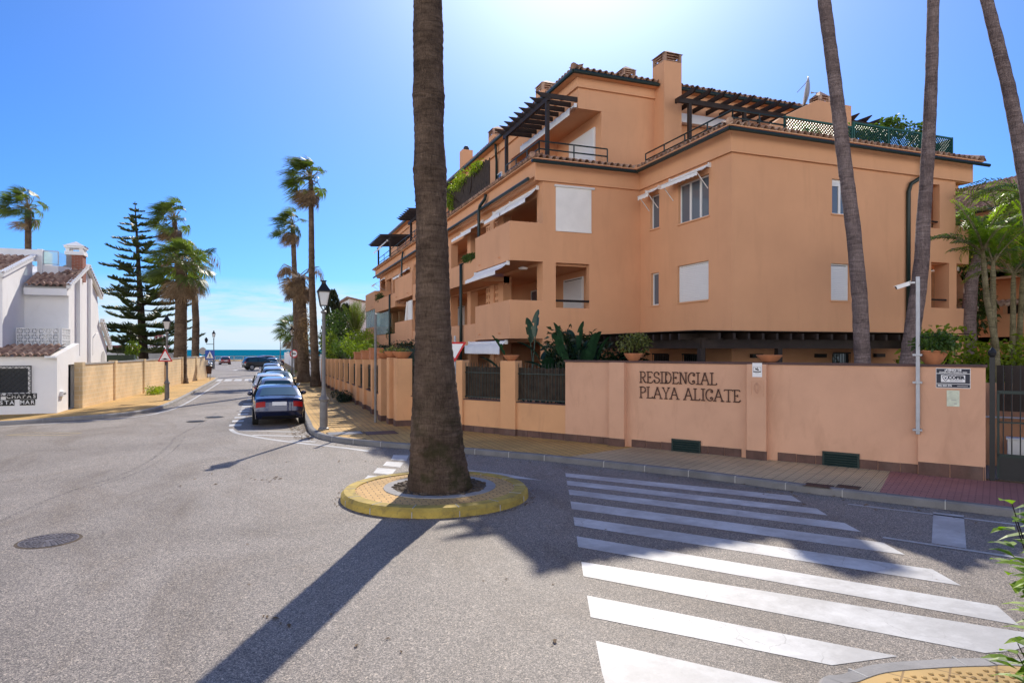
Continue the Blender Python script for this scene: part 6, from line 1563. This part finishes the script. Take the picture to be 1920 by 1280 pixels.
t = thing('sign_post', 'bare grey sign post standing in front of the street fence', 'sign post', (3.75,28.2,.13)); pz = onX(704,590,3.75); b = MB(); b.tube([(3.75,pz.y,.13),(3.75,pz.y,pz.z)], .045, 10); b.build('pole', M['lamp'], t); b = MB(); b.lathe([(.05,0),(.05,.03),(.01,.05)], (3.75,pz.y,pz.z), 10); b.build('cap', M['lamp'], t)
yp = atD(853,655,17.6); 
sign_post('road_sign','red and white give way triangle half hidden by the big palm trunk',yp.x,yp.y,.13,2.72,'yield',.62,0)
x, y = G(379,703,.1); x, y = -5.4, 72; sign_post('road_sign','round road sign seen from behind next to the parked silver van',x,y,.1,2.55,'back',.72,0)
x, y = G(394,712,.1); sign_post('road_sign','square blue pedestrian crossing sign on the left pavement corner',x,y,.13,2.22,'crossing',.80,0)
t = thing('litter_bin', 'small dark litter bin strapped to the crossing sign pole', 'litter bin', (x,y-.05,.6)); b = MB(); bc = V((x,y,0))-CD*.22
b.lathe([(.19,.62),(.25,1.28),(.24,1.28),(.18,.66)], bc, 16); b.build('bin', M['rust'], t, smooth=True, angle=40); b = MB(); b.lathe([(.26,1.27),(.27,1.31),(.2,1.36),(.02,1.37)], bc, 16); b.build('lid', M['iron'], t)
sign_post('road_sign','round red-ringed no entry for lorries sign by the far lamp',2.9,66,.13,2.30,'notrucks',.80,0)
# ================================================================ cars
def crv(pts, t):
    n_ = len(pts)-1; t = min(max(t,0),n_-1e-6); i = int(t); f_ = t-i
    p0 = pts[max(i-1,0)]; p1 = pts[i]; p2 = pts[i+1]; p3 = pts[min(i+2,n_)]
    return tuple(.5*(2*p1[q]+(p2[q]-p0[q])*f_*.7+(2*p0[q]*.7+(-6+.7)*p1[q]+(6-2*.7)*p2[q]-.7*p3[q])*f_*f_+((2-.7)*2*p1[q]*.5*2-(.7)*p0[q]+(.7-2)*2*p2[q]*.5*2+.7*p3[q]-2*p1[q]*(2-.7)+2*p1[q]*(2-.7)*.5*2-(2-.7)*p1[q]*0)*0) if False else p1[q]+(p2[q]-p1[q])*f_*f_*(3-2*f_)*.35+(p2[q]-p1[q])*f_*.65 for q in (0,1))
KINDS = {  # outline of (length, height) from the rear underside over the roof to the front underside; indices of window ranges
 'coupe': dict(W=.89, L=4.55, belt=.90, o=[(.20,.24),(.06,.34),(.0,.52),(.03,.68),(.05,.84),(.10,.97),(.22,1.00),(.62,1.02),(1.35,1.30),(1.75,1.365),(2.3,1.37),(2.75,1.31),(3.45,.99),(4.1,.88),(4.42,.70),(4.53,.48),(4.45,.24)], rw=(7.12,8.0), ws=(11.15,11.92), tail=(3.05,4.25), plate=(3.3,4.1), bump=1.0),
 'hatch': dict(W=.87, L=4.1, belt=.93, o=[(.16,.26),(.04,.36),(.0,.55),(.03,.75),(.06,.93),(.42,1.36),(.66,1.44),(1.4,1.48),(2.05,1.45),(2.4,1.38),(3.1,1.02),(3.7,.88),(4.0,.68),(4.1,.46),(4.04,.26)], rw=(4.12,4.94), ws=(9.1,9.92), tail=(3.1,4.0), plate=(2.3,2.9), bump=1.0),
 'suv': dict(W=.95, L=4.75, belt=1.06, o=[(.18,.36),(.05,.45),(.0,.66),(.03,.9),(.06,1.08),(.36,1.58),(.6,1.70),(1.5,1.76),(2.3,1.73),(2.75,1.62),(3.35,1.18),(4.2,1.05),(4.62,.84),(4.75,.6),(4.66,.36)], rw=(4.12,4.94), ws=(9.1,9.92), tail=(3.1,4.1), plate=(2.2,2.9), bump=1.0),
}
def car(label, kind, paint, loc, heading=0.0, group=None, plate=True, cat='car'):
    K = KINDS[kind]; W_, L_, belt, O = K['W'], K['L'], K['belt'], K['o']; N_ = len(O)-1
    t = thing('parked_car', label, cat, (0,0,0), group)
    hw = lambda z: W_*(1-.035*max(0,(.55-z)/.35)) if z < .55 else (W_*(1-.03*max(0,(z-.62)/.4)**2) if z <= belt else W_*.985-(z-belt)*.46)
    plan = lambda y: 1-.10*abs((y-L_/2)/(L_/2))**5
    def P_(u, i):
        y, z = crv(O, i); a = abs(u); yy = y
        if y < L_*.28: yy = y+.16*a**4*(1-y/(L_*.28))
        elif y > L_*.72: yy = y-.30*a**3*((y-L_*.72)/(L_*.28))
        zz = z-(.055*a**5 if z > .6 else 0)
        return V((u*hw(z)*plan(y), yy, zz))
    us = [-1,-.97,-.9,-.78,-.6,-.4,-.2,0,.2,.4,.6,.78,.9,.97,1]; I = [k_*.25 for k_ in range(N_*4+1)]
    b = MB(); nu = len(us)
    for i in I:
        for u in us: b.v.append(tuple(P_(u,i)))
    for r_ in range(len(I)-1):
        for c in range(nu-1): b.f.append((r_*nu+c, r_*nu+c+1, (r_+1)*nu+c+1, (r_+1)*nu+c))
    for sg in (-1,1):      # flanks
        o = len(b.v); rows = 9
        for i in I:
            e = P_(sg,i); zl = min(e.z, .27 if kind != 'suv' else .36)
            for j in range(rows):
                z = e.z+(zl-e.z)*j/(rows-1); x = e.x if j == 0 else sg*hw(z+.02)*plan(crv(O,i)[0]); b.v.append((x,e.y,z))
        for r_ in range(len(I)-1):
            for c in range(rows-1): b.f.append((o+r_*rows+c, o+r_*rows+c+1, o+(r_+1)*rows+c+1, o+(r_+1)*rows+c))
    import bmesh
    body = b.build('body', paint, t, smooth=True, fix=False)
    bm = bmesh.new(); bm.from_mesh(body.data); bmesh.ops.remove_doubles(bm, verts=bm.verts, dist=.0015); bmesh.ops.recalc_face_normals(bm, faces=bm.faces); bm.to_mesh(body.data); bm.free()
    body.data.set_sharp_from_angle(angle=R(55))
    def patch(name, m, u0, u1, i0, i1, d=.006, par=t, nu_=10, ni=6, taper=None):
        q = MB()
        for a in range(ni+1):
            i = i0+(i1-i0)*a/ni
            for c in range(nu_+1):
                k_ = u0+(u1-u0)*c/nu_
                if taper: k_ *= taper(a/ni)
                p = P_(k_,i); e = .01; nn = (P_(k_+e,i)-P_(k_-e,i)).cross(P_(k_,i+e)-P_(k_,i-e)).normalized()
                if nn.dot(p-V((0,L_/2,.6))) < 0: nn = -nn
                q.v.append(tuple(p+nn*d))
        for a in range(ni):
            for c in range(nu_): q.f.append((a*(nu_+1)+c, a*(nu_+1)+c+1, (a+1)*(nu_+1)+c+1, (a+1)*(nu_+1)+c))
        return q.build(name, m, par, smooth=True)
    patch('rear_window', M['carglass'], -.86, .86, *K['rw'], taper=lambda f_: .97-.06*f_); patch('windshield', M['carglass'], -.9, .9, *K['ws'])
    for s0, s1 in ((-.97,-.58),(.58,.97)):
        tl = patch('tail_light', M['tail'], s0, s1, *K['tail'], d=.01)
    for s0, s1 in ((-.92,-.62),(.62,.92)): patch('headlight', M['head'], s0, s1, N_-3.4, N_-2.6, d=.01)
    patch('bumper_insert', M['black'], -.72, .72, .35, 1.15, d=.008)
    if plate: patch('number_plate', M['plate'], -.30, .30, *K['plate'], d=.016)
    patch('boot_seam', M['black'], -.93, .93, K['tail'][1]-.02+.12, K['tail'][1]+.16, d=.003) if kind == 'coupe' else None
    y0, y1 = (O[7][0]+.15 if kind == 'coupe' else O[4][0]+.45), (O[12][0]-.25 if kind == 'coupe' else O[10][0]-.2)
    ztop = lambda y: max(crv(O,i)[1] for i in I if abs(crv(O,i)[0]-y) < .12) if any(abs(crv(O,i)[0]-y) < .12 for i in I) else belt
    for sg in (-1,1):
        q = MB(); n_ = 22
        for a in range(n_+1):
            y = y0+(y1-y0)*a/n_; za = belt+.02; zb = max(za+.005, ztop(y)-.12)
            for z in (za, (za+zb)/2, zb): q.v.append((sg*(hw(z+.02)*plan(y)+.008), y, z))
        for a in range(n_):
            for c in range(2): q.f.append((3*a+c,3*a+c+1,3*a+3+c+1,3*a+3+c))
        sw_ = q.build('side_window', M['carglass'], t, smooth=True)
        q = MB(); ym = (y0+y1)/2-.1; q.bar((sg*(hw(belt+.03)*plan(ym)+.012),ym,belt+.03),(sg*(hw(belt+.30)*plan(ym)+.012),ym+.05,ztop(ym)-.12), .06, .012, (0,1,0)); q.build('pillar_trim', M['black'], sw_)
        q = MB(); my = O[12 if kind == 'coupe' else 10][0]-.75; q.lathe([(.02,-.07),(.085,-.04),(.10,.02),(.08,.07),(.02,.09)], (sg*(W_+.10),my,belt+.09), 10, 1.0, .6); q.bar((sg*(W_-.05),my,belt+.04),(sg*(W_+.06),my,belt+.06), .06,.04); q.build('mirror', paint if kind != 'coupe' else paint, t, smooth=True)
    rw_ = .315 if kind != 'suv' else .37
    for y in (.82+(.08 if kind == 'suv' else 0), L_-.86):
        for sg in (-1,1):
            q = MB(); xo = sg*(W_*plan(y)+.004)
            arc_ = [(cos(pi*k_/16), sin(pi*k_/16)) for k_ in range(17)]
            q.add([(xo,y,rw_)]+[(xo,y+c*(rw_+.055),rw_+s_*(rw_+.055)) for c, s_ in arc_]+[(xo,y-rw_-.055,.25),(xo,y+rw_+.055,.25)], [(0,i,i+1) for i in range(1,17)]+[(0,17,18),(0,19,1),(0,18,19)]); q.build('wheel_arch', M['black'], t)
            q = MB(); x0 = sg*(W_-.20); x1 = sg*(W_+.012); q.tube([(x0,y,rw_),(x0+sg*.02,y,rw_),(x1-sg*.02,y,rw_),(x1,y,rw_)], [rw_-.02,rw_,rw_,rw_-.03], 24); wh = q.build('wheel', M['black'], t)
            q = MB(); q.tube([(x1,y,rw_),(x1+sg*.008,y,rw_)], [rw_*.66,rw_*.62], 24)
            q.build('rim', M['rim'], wh)
    t.location = loc; t.rotation_euler = (0,0,heading); return t
CP = lambda n_, c, mt=.35, r_=.28: car_paint(n_, c, mt, r_)
navy = CP('navy_car_paint',(.008,.014,.055),.5,.25); silver = CP('silver_car_paint',(.42,.43,.45),.7); white_ = CP('white_car_paint',(.72,.72,.73),.0); grey = CP('grey_car_paint',(.13,.14,.16),.6); darkg = CP('dark_car_paint',(.02,.024,.03),.4); greenish = CP('sage_car_paint',(.30,.36,.32),.5); lilac = CP('pale_mauve_car_paint',(.36,.36,.44),.6); redc = CP('dark_red_car_paint',(.20,.03,.035),.4)
GR = 'cars parked along the kerb'
car('dark navy blue coupe parked first in the kerb row, rear towards us', 'coupe', navy, (.60,24.75,0), R(.5), GR)
car('silver hatchback parked directly ahead of the navy coupe', 'hatch', silver, (.66,30.3,0), 0, GR)
car('white hatchback with red lamps standing out from the row ahead of the silver one', 'hatch', white_, (.44,35.4,0), R(.6), GR)
car('pale sage saloon in the middle of the kerb row', 'coupe', greenish, (.95,41.2,0), 0, GR)
car('pale silver car beyond the sage saloon in the kerb row', 'hatch', silver, (.78,47.2,0), 0, GR)
car('white saloon second from the far end of the kerb row', 'coupe', white_, (.90,54.0,0), 0, GR)
car('pale mauve hatchback at the far end of the kerb row', 'hatch', lilac, (.85,61.0,0), 0, GR)
FG = 'cars in the far seafront parking area'
car('large dark off-roader parked across the street end', 'suv', darkg, (-2.3,93.6,0), R(-72), FG)
car('grey car tucked behind the dark off-roader', 'hatch', grey, (1.3,101,0), R(-10), FG)
car('dark red car with lit rear beyond the off-roader roof', 'suv', redc, (-.8,112,0), R(-60), FG)
car('small dark red car at the railing in the middle of the street end', 'hatch', redc, (-5.9,128,0), R(8), FG)
car('silver estate car side-on behind the blue crossing sign', 'hatch', silver, (-9.7,96.5,0), R(-62), FG)
car('mid grey car between the silver estate and the dark one', 'hatch', grey, (-9.2,100.5,0), R(-38), FG)
car('dark grey off-roader at the right end of the left car group', 'suv', darkg, (-9.6,108,0), R(-25), FG)

# ================================================================ the white villa on the left
HX = -8.2
H1 = thing('white_villa', 'white villa with tiled roofs, lattice balcony and brick chimney', 'house', (-10,35,.1))
def hp(mb, name, m, parent=None, **k): return mb.build(name, M[m] if isinstance(m,str) else m, parent or H1, **k)
# street-level annex
b = MB(); b.wall('y', 31.5, 31.75, (-16,-7.72), (.0,2.42), [(-9.75,-8.70,.98,1.95)]); b.wall('x', -7.97, -7.72, (31.75,35.0), (.0,2.42), [(33.16,34.30,.14,2.05)])
b.prof([(31.3,2.42),(35.0,2.42),(35.0,2.98),(31.3,2.42)][:3], 'x', -7.97, -7.722)
hp(b, 'annex_wall', 'whitewall')
tr = MB(); tile_strip(tr, (-16,31.18,2.44), (-7.84,31.18,2.44), (0,1,0), 2.5, .21, .26, .06); hp(tr, 'annex_roof', 'rooftile', smooth=True, fix=False)
b = MB(); b.box(-8.05,-7.68,31.1,31.5,2.36,2.44); hp(b, 'eave_return', 'white')
b = MB(); b.box(-8.3,-8.2,33.1,34.4,.1,2.1); dr = hp(b, 'door', 'green'); b = MB(); b.box(-7.98,-7.9,34.3,34.34,.14,2.05); hp(b, 'door_frame', 'white', dr)
b = MB(); b.box(-9.75,-8.70,31.72,31.74,.98,1.95); wn = hp(b, 'window', 'darkglass'); b = MB()
g0, g1, z0, z1, gy_ = -9.87, -8.56, .86, 2.06, 31.40
for q in ((g0,g1,z0,z0+.03),(g0,g1,z1-.03,z1)): b.box(q[0],q[1],gy_,gy_+.03,q[2],q[3])
b.box(g0,g0+.03,gy_,gy_+.03,z0,z1); b.box(g1-.03,g1,gy_,gy_+.03,z0,z1)
st = .2; w_, h_ = g1-g0, z1-z0
for i in range(-7,8):
    for sg in (-1,1):
        x0 = g0+i*st; pts = []
        a = max(g0, x0 if sg == 1 else x0); 
        ya0, ya1 = (z0, z1)
        xa, xb = (x0, x0+h_) if sg == 1 else (x0+h_, x0)
        lo, hi = V((xa,0,z0)), V((xb,0,z1))
        if max(lo.x,hi.x) <= g0 or min(lo.x,hi.x) >= g1: continue
        def cx(p, q):
            if p.x < g0: return p+(q-p)*((g0-p.x)/(q.x-p.x))
            if p.x > g1: return p+(q-p)*((g1-p.x)/(q.x-p.x))
            return p
        lo, hi = cx(lo,hi), cx(hi,lo); b.bar((lo.x,gy_+.015,lo.z),(hi.x,gy_+.015,hi.z), .016,.016, (0,1,0))
hp(b, 'window_grille', 'iron', wn)
b = MB(); bw = MB()
def house_txt(txt, x1, z, s_):
    x = x1
    for ch in txt[::-1]:
        if ch != ' ':
            b.box(x-s_*.9,x,31.485,31.499,z,z+s_*1.25); put(bw, text_mesh(ch, s_*1.12, 0, 'CENTER', .004), (x-s_*.45,31.482,z+s_*.62), (1,0,0), (0,0,1), (0,-1,0))
        x -= s_*.93
house_txt('LAS CHAPAS', -8.40, .72, .185); house_txt('VISTA MAR', -8.46, .48, .185)
nt_ = hp(b, 'name_tiles', 'signblack'); hp(bw, 'lettering', 'signwhite', nt_)
b = MB(); b.box(-7.72,-7.60,31.9,32.35,.78,.98); mbx = hp(b, 'letter_box', 'white'); b = MB(); b.box(-7.599,-7.59,31.95,32.3,.86,.90); hp(b, 'slot', 'iron', mbx)
# main body
b = MB(); 
b.prof([(35.3,.0),(41.6,.0),(41.6,3.4),(40.9,5.6),(38.3,6.75),(35.3,5.55)], 'x', -14, HX)
b.prof([(41.602,.0),(43.2,.0),(43.2,2.9),(41.602,4.1)], 'x', -12, HX-.003)
b.box(-16,-9.9,33.4,39,.0,5.7); b.prof([(32.6,2.6),(36.4,2.6),(36.4,6.95),(32.6,5.75)], 'x', -16, -9.88)
hp(b, 'main_wall', 'whitewall')
b = MB(); b.box(HX+.002,HX+.16,36.6,37.0,2.4,6.1); b.box(HX+.002,HX+.12,38.9,39.25,.1,6.3); hp(b, 'pilaster', 'whitewall')
b = MB(); b.box(-16,-9.7,36.4,36.75,6.8,7.32); b.box(-9.7,-9.5,36.4,38,5.9,7.35); b.box(-9.5,-8.9,36.5,36.7,5.9,6.62); b.add([(-8.9,36.5,5.9),(-8.9,36.5,6.62),(-8.35,37.6,6.62),(-8.35,37.6,5.9),(-9.0,36.7,5.9),(-9.0,36.7,6.62),(-8.45,37.7,6.62),(-8.45,37.7,5.9)], [(0,1,2,3),(7,6,5,4),(1,5,6,2)]); hp(b, 'parapet', 'whitewall')
# tile roofs of the villa
tr = MB(); tile_strip(tr, (-16,32.2,5.78), (-9.72,32.2,5.78), (0,1,0), 4.3, .30, .26, .06); hp(tr, 'upper_roof', 'rooftile', smooth=True, fix=False)
tr = MB(); tile_strip(tr, (-9.75,34.75,5.55), (HX+.16,34.75,5.55), (0,1,0), 1.8, .40, .26, .06); tile_strip(tr, (-9.0,36.5,6.28), (HX+.2,36.5,6.28), (0,1,0), 1.75, .34, .26, .06)
hp(tr, 'gable_roof', 'rooftile', smooth=True, fix=False)
tr = MB(); tile_strip(tr, (HX+.2,41.3,5.55), (-12,41.3,5.55), (0,-1,0), 3.1, .42, .26, .06); hp(tr, 'back_roof', 'rooftile', smooth=True, fix=False)
def verge(a, c, nm='verge'):
    b = MB(); a, c = V(a), V(c); n_ = int((c-a).length/.26)
    b.bar(a, c, .16, .16)
    d = (c-a).normalized()
    for i in range(n_): p = a.lerp(c,(i+.5)/n_); b.bar(p-d*.1+V((.02,0,.10)), p+d*.06+V((.02,0,.12)), .2,.07)
    hp(b, nm, 'white')
verge((-9.80,32.2,5.70),(-9.80,36.4,6.96)); verge((HX+.10,34.8,5.50),(HX+.10,38.35,6.82)); verge((HX+.10,38.35,6.82),(HX+.10,41.4,5.48)); verge((HX+.12,41.3,4.25),(HX+.12,43.6,2.75))
b = MB(); b.box(-9.78,HX+.05,34.80,35.29,5.12,5.42); hp(b, 'cornice', 'whitewall')
# porch arch: its shade painted as a flat grey panel on the wall
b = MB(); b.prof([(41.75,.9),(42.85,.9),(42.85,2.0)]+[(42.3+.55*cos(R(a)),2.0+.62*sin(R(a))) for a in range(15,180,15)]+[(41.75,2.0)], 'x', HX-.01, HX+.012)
M['archshade'] = mat('arch_shade_paint', (.50,.49,.48), .9, .08); hp(b, 'arch_shade_panel', 'archshade')
b = MB()
b.tube([(HX+.03,39.7,2.4),(HX+.03,39.7,3.3),(HX+.12,39.9,3.5),(HX+.12,40.4,3.55)], .025, 6); hp(b, 'pipe', 'white')
# lattice balcony
b = MB()
def brise(x0, x1, y0, y1, z0, z1):
    nx = max(1,round(math.hypot(x1-x0,y1-y0)/.24)); nz = 3; d = V((x1-x0,y1-y0,0))/nx; th = V((-(y1-y0),x1-x0,0)).normalized()*.05; hz = (z1-z0)/nz
    for i in range(nx+1): p = V((x0,y0,z0))+d*i; b.bar(p, p+Z3*(z1-z0), .16,.04, d)
    for j in range(nz+1): b.bar((x0,y0,z0+j*hz),(x1,y1,z0+j*hz), .162,.04)
    for i in range(nx):
        for j in range(nz):
            p = V((x0,y0,z0+j*hz))+d*i; b.bar(p, p+d+Z3*hz, .13,.026); b.bar(p+d, p+Z3*hz, .132,.026); b.bar(p+Z3*hz*.5, p+d+Z3*hz*.5, .134,.022); b.bar(p+d*.5, p+d*.5+Z3*hz, .136,.022, d)
brise(-9.78,-8.22,34,34,2.86,3.62); brise(-8.22,-8.22,34,35.3,2.86,3.62); hp(b, 'lattice_balcony', 'white')
b = MB(); b.box(-9.8,-8.2,33.98,35.3,2.72,2.85); hp(b, 'balcony_floor', 'whitewall')
# chimney
cx_, cy_ = -8.42, 37.6
b = MB(); b.box(cx_-.34,cx_+.34,cy_-.34,cy_+.34,6.0,7.25); ch = hp(b, 'chimney', 'brick')
b = MB(); b.box(cx_-.40,cx_+.40,cy_-.40,cy_+.40,7.25,7.42)
for sx_ in (-1,1):
    for sy_ in (-1,1): b.box(cx_+sx_*.28-.08,cx_+sx_*.28+.08,cy_+sy_*.28-.08,cy_+sy_*.28+.08,7.42,7.58)
b.box(cx_-.42,cx_+.42,cy_-.42,cy_+.42,7.58,7.68); b.add([(cx_-.46,cy_-.46,7.68),(cx_+.46,cy_-.46,7.68),(cx_+.46,cy_+.46,7.68),(cx_-.46,cy_+.46,7.68),(cx_,cy_,7.95)], [(3,2,1,0),(0,1,4),(1,2,4),(2,3,4),(3,0,4)])
hp(b, 'chimney_cap', 'whitewall', ch)
# glass balustrade on the terrace
b = MB(); b.box(-9.48,-8.95,36.58,36.6,6.70,7.28); b.add([(-8.9,36.6,6.65),(-8.9,36.6,7.26),(-8.35,37.6,7.2),(-8.35,37.6,6.6)], [(0,1,2,3)]); gl = hp(b, 'glass_balustrade', 'clear')
b = MB()
for a, c in (((-9.5,36.6,6.65),(-9.5,36.6,7.32)),((-8.92,36.6,6.65),(-8.92,36.6,7.30)),((-9.5,36.6,7.30),(-8.92,36.6,7.30)),((-9.5,36.6,6.68),(-8.92,36.6,6.68)),((-8.36,37.6,6.6),(-8.36,37.6,7.22))): b.bar(a, c, .04,.04)
hp(b, 'balustrade_frame', 'galv', gl)
# block garden wall with piers
BW = thing('block_wall', 'sandy split-face block wall with piers along the left pavement', 'wall', (-6.8,45,.1))
pA, pB = V((-7.40,34.0)), V((-5.95,50.5)); dB = (pB-pA); LB = 33.0; dB.normalize(); nB = V((dB.y,-dB.x))
q3 = lambda s_, o_=0, z=0: V((*(pA+dB*s_+nB*o_), z))
seg = [(0,4.6),(4.98,10.2),(10.55,15.6),(15.95,21),(21.35,26.5),(26.85,32.4)]
for i, (a, c) in enumerate(seg):
    b = MB(); b.obox(q3(a,-.2,.0), (q3(c)-q3(a)), (*(nB*.2),0), (0,0,2.02)); b.build('wall_panel', M['block'], BW)
    b = MB(); b.obox(q3(a,-.23,2.02), (q3(c)-q3(a)), (*(nB*.26),0), (0,0,.07)); b.build('coping', M['sandcope'] if 'sandcope' in M else M['concrete'], BW)
for s_ in (-.15,4.6,10.2,15.6,21,26.5): b = MB(); b.obox(q3(s_,-.25,.0), (q3(s_+.36)-q3(s_)), (*(nB*.32),0), (0,0,2.14)); b.build('pier', M['block'], BW)

# ================================================================ what lies beyond
t = thing('red_building', 'low dark red beach building beyond the block wall', 'building', (-22,110,0)); b = MB(); p0 = atD(200,655,112); p1 = atD(265,655,112)
b.box(p0.x,p1.x+3,p0.y,p0.y+8,-.03,3.15); M['maroon'] = mat('maroon_render', (.24,.05,.06), .85, .15, .5); b.build('wall', M['maroon'], t)
b = MB(); b.box(p0.x-.2,p1.x+3.2,p0.y-.2,p0.y+8.2,3.15,3.4); b.lathe([(1.0,3.4),(1.0,5.0),(.2,5.4)], (p1.x+2.2,p0.y+3,0), 10); b.build('roof', M['maroon'], t)
t = thing('white_boundary_wall', 'low whitewashed boundary wall behind the hedge on the left', 'wall', (-15,75,0)); b = MB(); p0 = atD(186,655,76); p1 = atD(335,655,76)
b.box(p0.x,p1.x,p0.y,p0.y+.25,-.03,2.1); b.box(p0.x,p0.x+6.5,p0.y-.3,p0.y-.02,-.03,2.55); b.build('wall_panel', M['whitewall'], t); b = MB(); b.box(p0.x-.05,p1.x+.05,p0.y-.05,p0.y+.3,2.1,2.18); b.build('coping', M['concrete'], t)
p0 = atD(190,655,60); p1 = atD(249,655,60)
t = bush('garden_hedge','dark green clipped hedge block beside the white villa','hedge',(p0.x,p0.y,.1),[((p0.x+(p1.x-p0.x)*(i+.5)/3,p0.y,1.2),(.75,.6,1.1)) for i in range(3)],1800,.14,.07,'hedgeleaf',seed=90,stems=False,shell=.85)
b = MB(); b.box(p0.x-.5,p1.x,p0.y-.45,p0.y+.45,.1,2.2); b.build('hedge_core', M['hedgeleaf'], t)
bush('garden_shrub','yellowish shrub at the foot of the Norfolk pine','shrub',(-13,76,.1),[((-12.2,76.2,2.2),(.8,.8,1.5))],700,.25,.12,'limeleaf',seed=91)
t = thing('beached_boat', 'white motor boat laid up behind the wall near the pine', 'boat', (-12.5,100,0)); c0 = atD(298,655,100); b = MB()
b.v = []; hull = [(-2.6,.55),(-1.5,.9),(0,1.0),(1.5,.9),(2.6,.5),(3.6,.05)]
for x, w_ in hull: b.v += [(c0.x+x,c0.y-w_,2.2+.05*x),(c0.x+x,c0.y-w_*.5,1.2),(c0.x+x,c0.y+w_*.5,1.2),(c0.x+x,c0.y+w_,2.2+.05*x)]
for i in range(5):
    for j in range(4): b.f.append((4*i+j,4*i+(j+1)%4,4*i+4+(j+1)%4,4*i+4+j))
b.f += [(0,1,2,3),(23,22,21,20)]; b.build('hull', M['white'], t, smooth=True, angle=30)
b = MB(); b.prof([(c0.x-1.6,2.2),(c0.x+1.4,2.25),(c0.x+.7,3.2),(c0.x-1.4,3.2)], 'y', c0.y-.7, c0.y+.7); b.build('cabin', M['white'], t); b = MB(); b.prof([(c0.x-1.2,2.5),(c0.x+.95,2.5),(c0.x+.65,3.0),(c0.x-1.1,3.0)], 'y', c0.y-.712, c0.y-.705); b.build('cabin_window', M['darkglass'], t)
b = MB(); b.tube([(c0.x-.6,c0.y,3.2),(c0.x-.6,c0.y,4.6)], .04, 6); b.box(c0.x-1.5,c0.x-1.3,c0.y-.5,c0.y+.5,-.03,1.3); b.box(c0.x+1.3,c0.x+1.5,c0.y-.5,c0.y+.5,-.03,1.3); b.build('mast_and_cradle', M['galv'], t)
# sea railing
t = thing('sea_railing', 'grey timber railing along the seafront at the street end', 'railing', (0,166,0)); b = MB()
b.box(-70,60,166,166.12,1.05,1.2); b.box(-70,60,166.02,166.1,.6,.7); b.build('rail', M['signgrey'], t); b = MB()
for i in range(66): b.box(-70+i*2,-69.85+i*2,165.98,166.14,-.05,1.22)
b.build('railing_posts', M['signgrey'], t); b = MB(); b.box(-70,60,166.2,166.7,-.05,.38); b.build('plinth_wall', M['block'], t)
# low white garden wall on the right past the fence
t = thing('white_street_wall', 'plain white garden wall on the right beyond the orange fence', 'wall', (4.4,90,.1)); b = MB(); b.box(4.3,4.55,52.2,140,.0,2.1); b.build('wall_panel', M['whitewall'], t)
b = MB()
for y_ in (52.2,70,88,106,124): b.box(4.22,4.62,y_,y_+.45,.0,2.35)
b.build('pier', M['whitewall'], t); b = MB(); b.box(4.26,4.59,52.7,140,2.1,2.16); b.build('coping', M['concrete'], t)
# white villa on the right
t = thing('white_villa', 'white villa with a pitched roof half hidden beyond the orange building', 'house', (13,78,0)); 
p0 = onY(655,655,76); x0 = p0.x; b = MB(); zt = EYE+(655-560)/FPX*(x0*FX+76*FY); b.prof([(x0,.0),(x0+9,.0),(x0+9,zt-2.0),(x0,zt)], 'y', 76, 88); q0 = onY(641,655,76).x; b.box(q0,x0-.002,76.4,84,0,zt-2.7); b.build('wall', M['whitewall'], t)
b = MB(); b.prof([(x0-.3,zt+.08),(x0+9.2,zt-1.95),(x0+9.2,zt-1.8),(x0-.3,zt+.25)], 'y', 75.7, 88.3); b.box(q0-.2,x0-.01,76.1,84,zt-2.7,zt-2.5); b.build('roof', M['rooftile'], t)
b = MB(); b.box(q0+.2,x0-.2,76.36,76.39,zt-4.6,zt-3.4); b.build('window', M['glass'], t); b = MB(); b.box(q0-.2,x0-.01,75.9,76.39,zt-5.1,zt-4.8); b.build('tile_ledge', M['terracotta'], t)
# neighbour block at the right edge, turned towards us
NB = thing('neighbour_block', 'second orange apartment block behind the feather palms at the right', 'apartment building', (33,18,.1))
b = MB(); b.wall('x', 32, 32.3, (8,30), (0,9.9), [(12,19.2,.6,2.3),(20,26,.6,2.3),(10,20.5,3.6,5.0),(21,28,3.6,5.0),(10,20,6.4,7.8),(21,28,6.4,7.8)]); b.box(32.3,46,8,30,0,9.9) if False else b.box(34.5,46,8,30,0,9.9); b.wall('y', 30, 30.2, (32,34.5), (0,9.9)); b.wall('y', 7.8, 8, (32,34.5), (0,9.9)); b.build('wall', M['stucco'], NB)
for z0 in (3.0,5.9,8.9):
    b = MB(); b.box(30.4,34.5,8,29.8,z0,z0+.25); b.build('floor_slab', M['stucco2'], NB)
for z0, z1 in ((3.25,4.25),(6.15,7.1)):
    b = MB(); b.box(30.4,30.55,8,29.8,z0-.35,z1); b.box(30.55,32,29.6,29.8,z0-.2,z1); b.build('balcony', M['stucco'], NB)
b = MB(); pr = [(14,0),(29,0),(29,2.7),(14,2.7)]; b.wall('x', 30.6, 30.8, (8,29), (.0,3.0), [(15.5,18.6,.9,2.4),(19.3,22,.9,2.4)]); b.build('arcade_wall', M['stucco'], NB)
tr = MB(); tile_strip(tr, (30.0,31,8.95), (30.0,7,8.95), (1,0,0), 5.0, .48, .26, .06); tr.build('roof', M['rooftile'], NB, smooth=True, fix=False)
tr = MB(); tile_strip(tr, (29.7,24,4.55), (29.7,8,4.55), (1,0,0), 1.0, .4, .26, .06); tr.build('canopy_tiles', M['rooftile'], NB, smooth=True, fix=False)
b = MB(); b.box(30.2,30.4,8,30,8.4,8.9); b.build('fascia', M['stucco2'], NB)
b = MB(); b.tube([(29.95,7,8.85),(29.95,31,8.85)], .07, 8); b.build('gutter', M['green'], NB)
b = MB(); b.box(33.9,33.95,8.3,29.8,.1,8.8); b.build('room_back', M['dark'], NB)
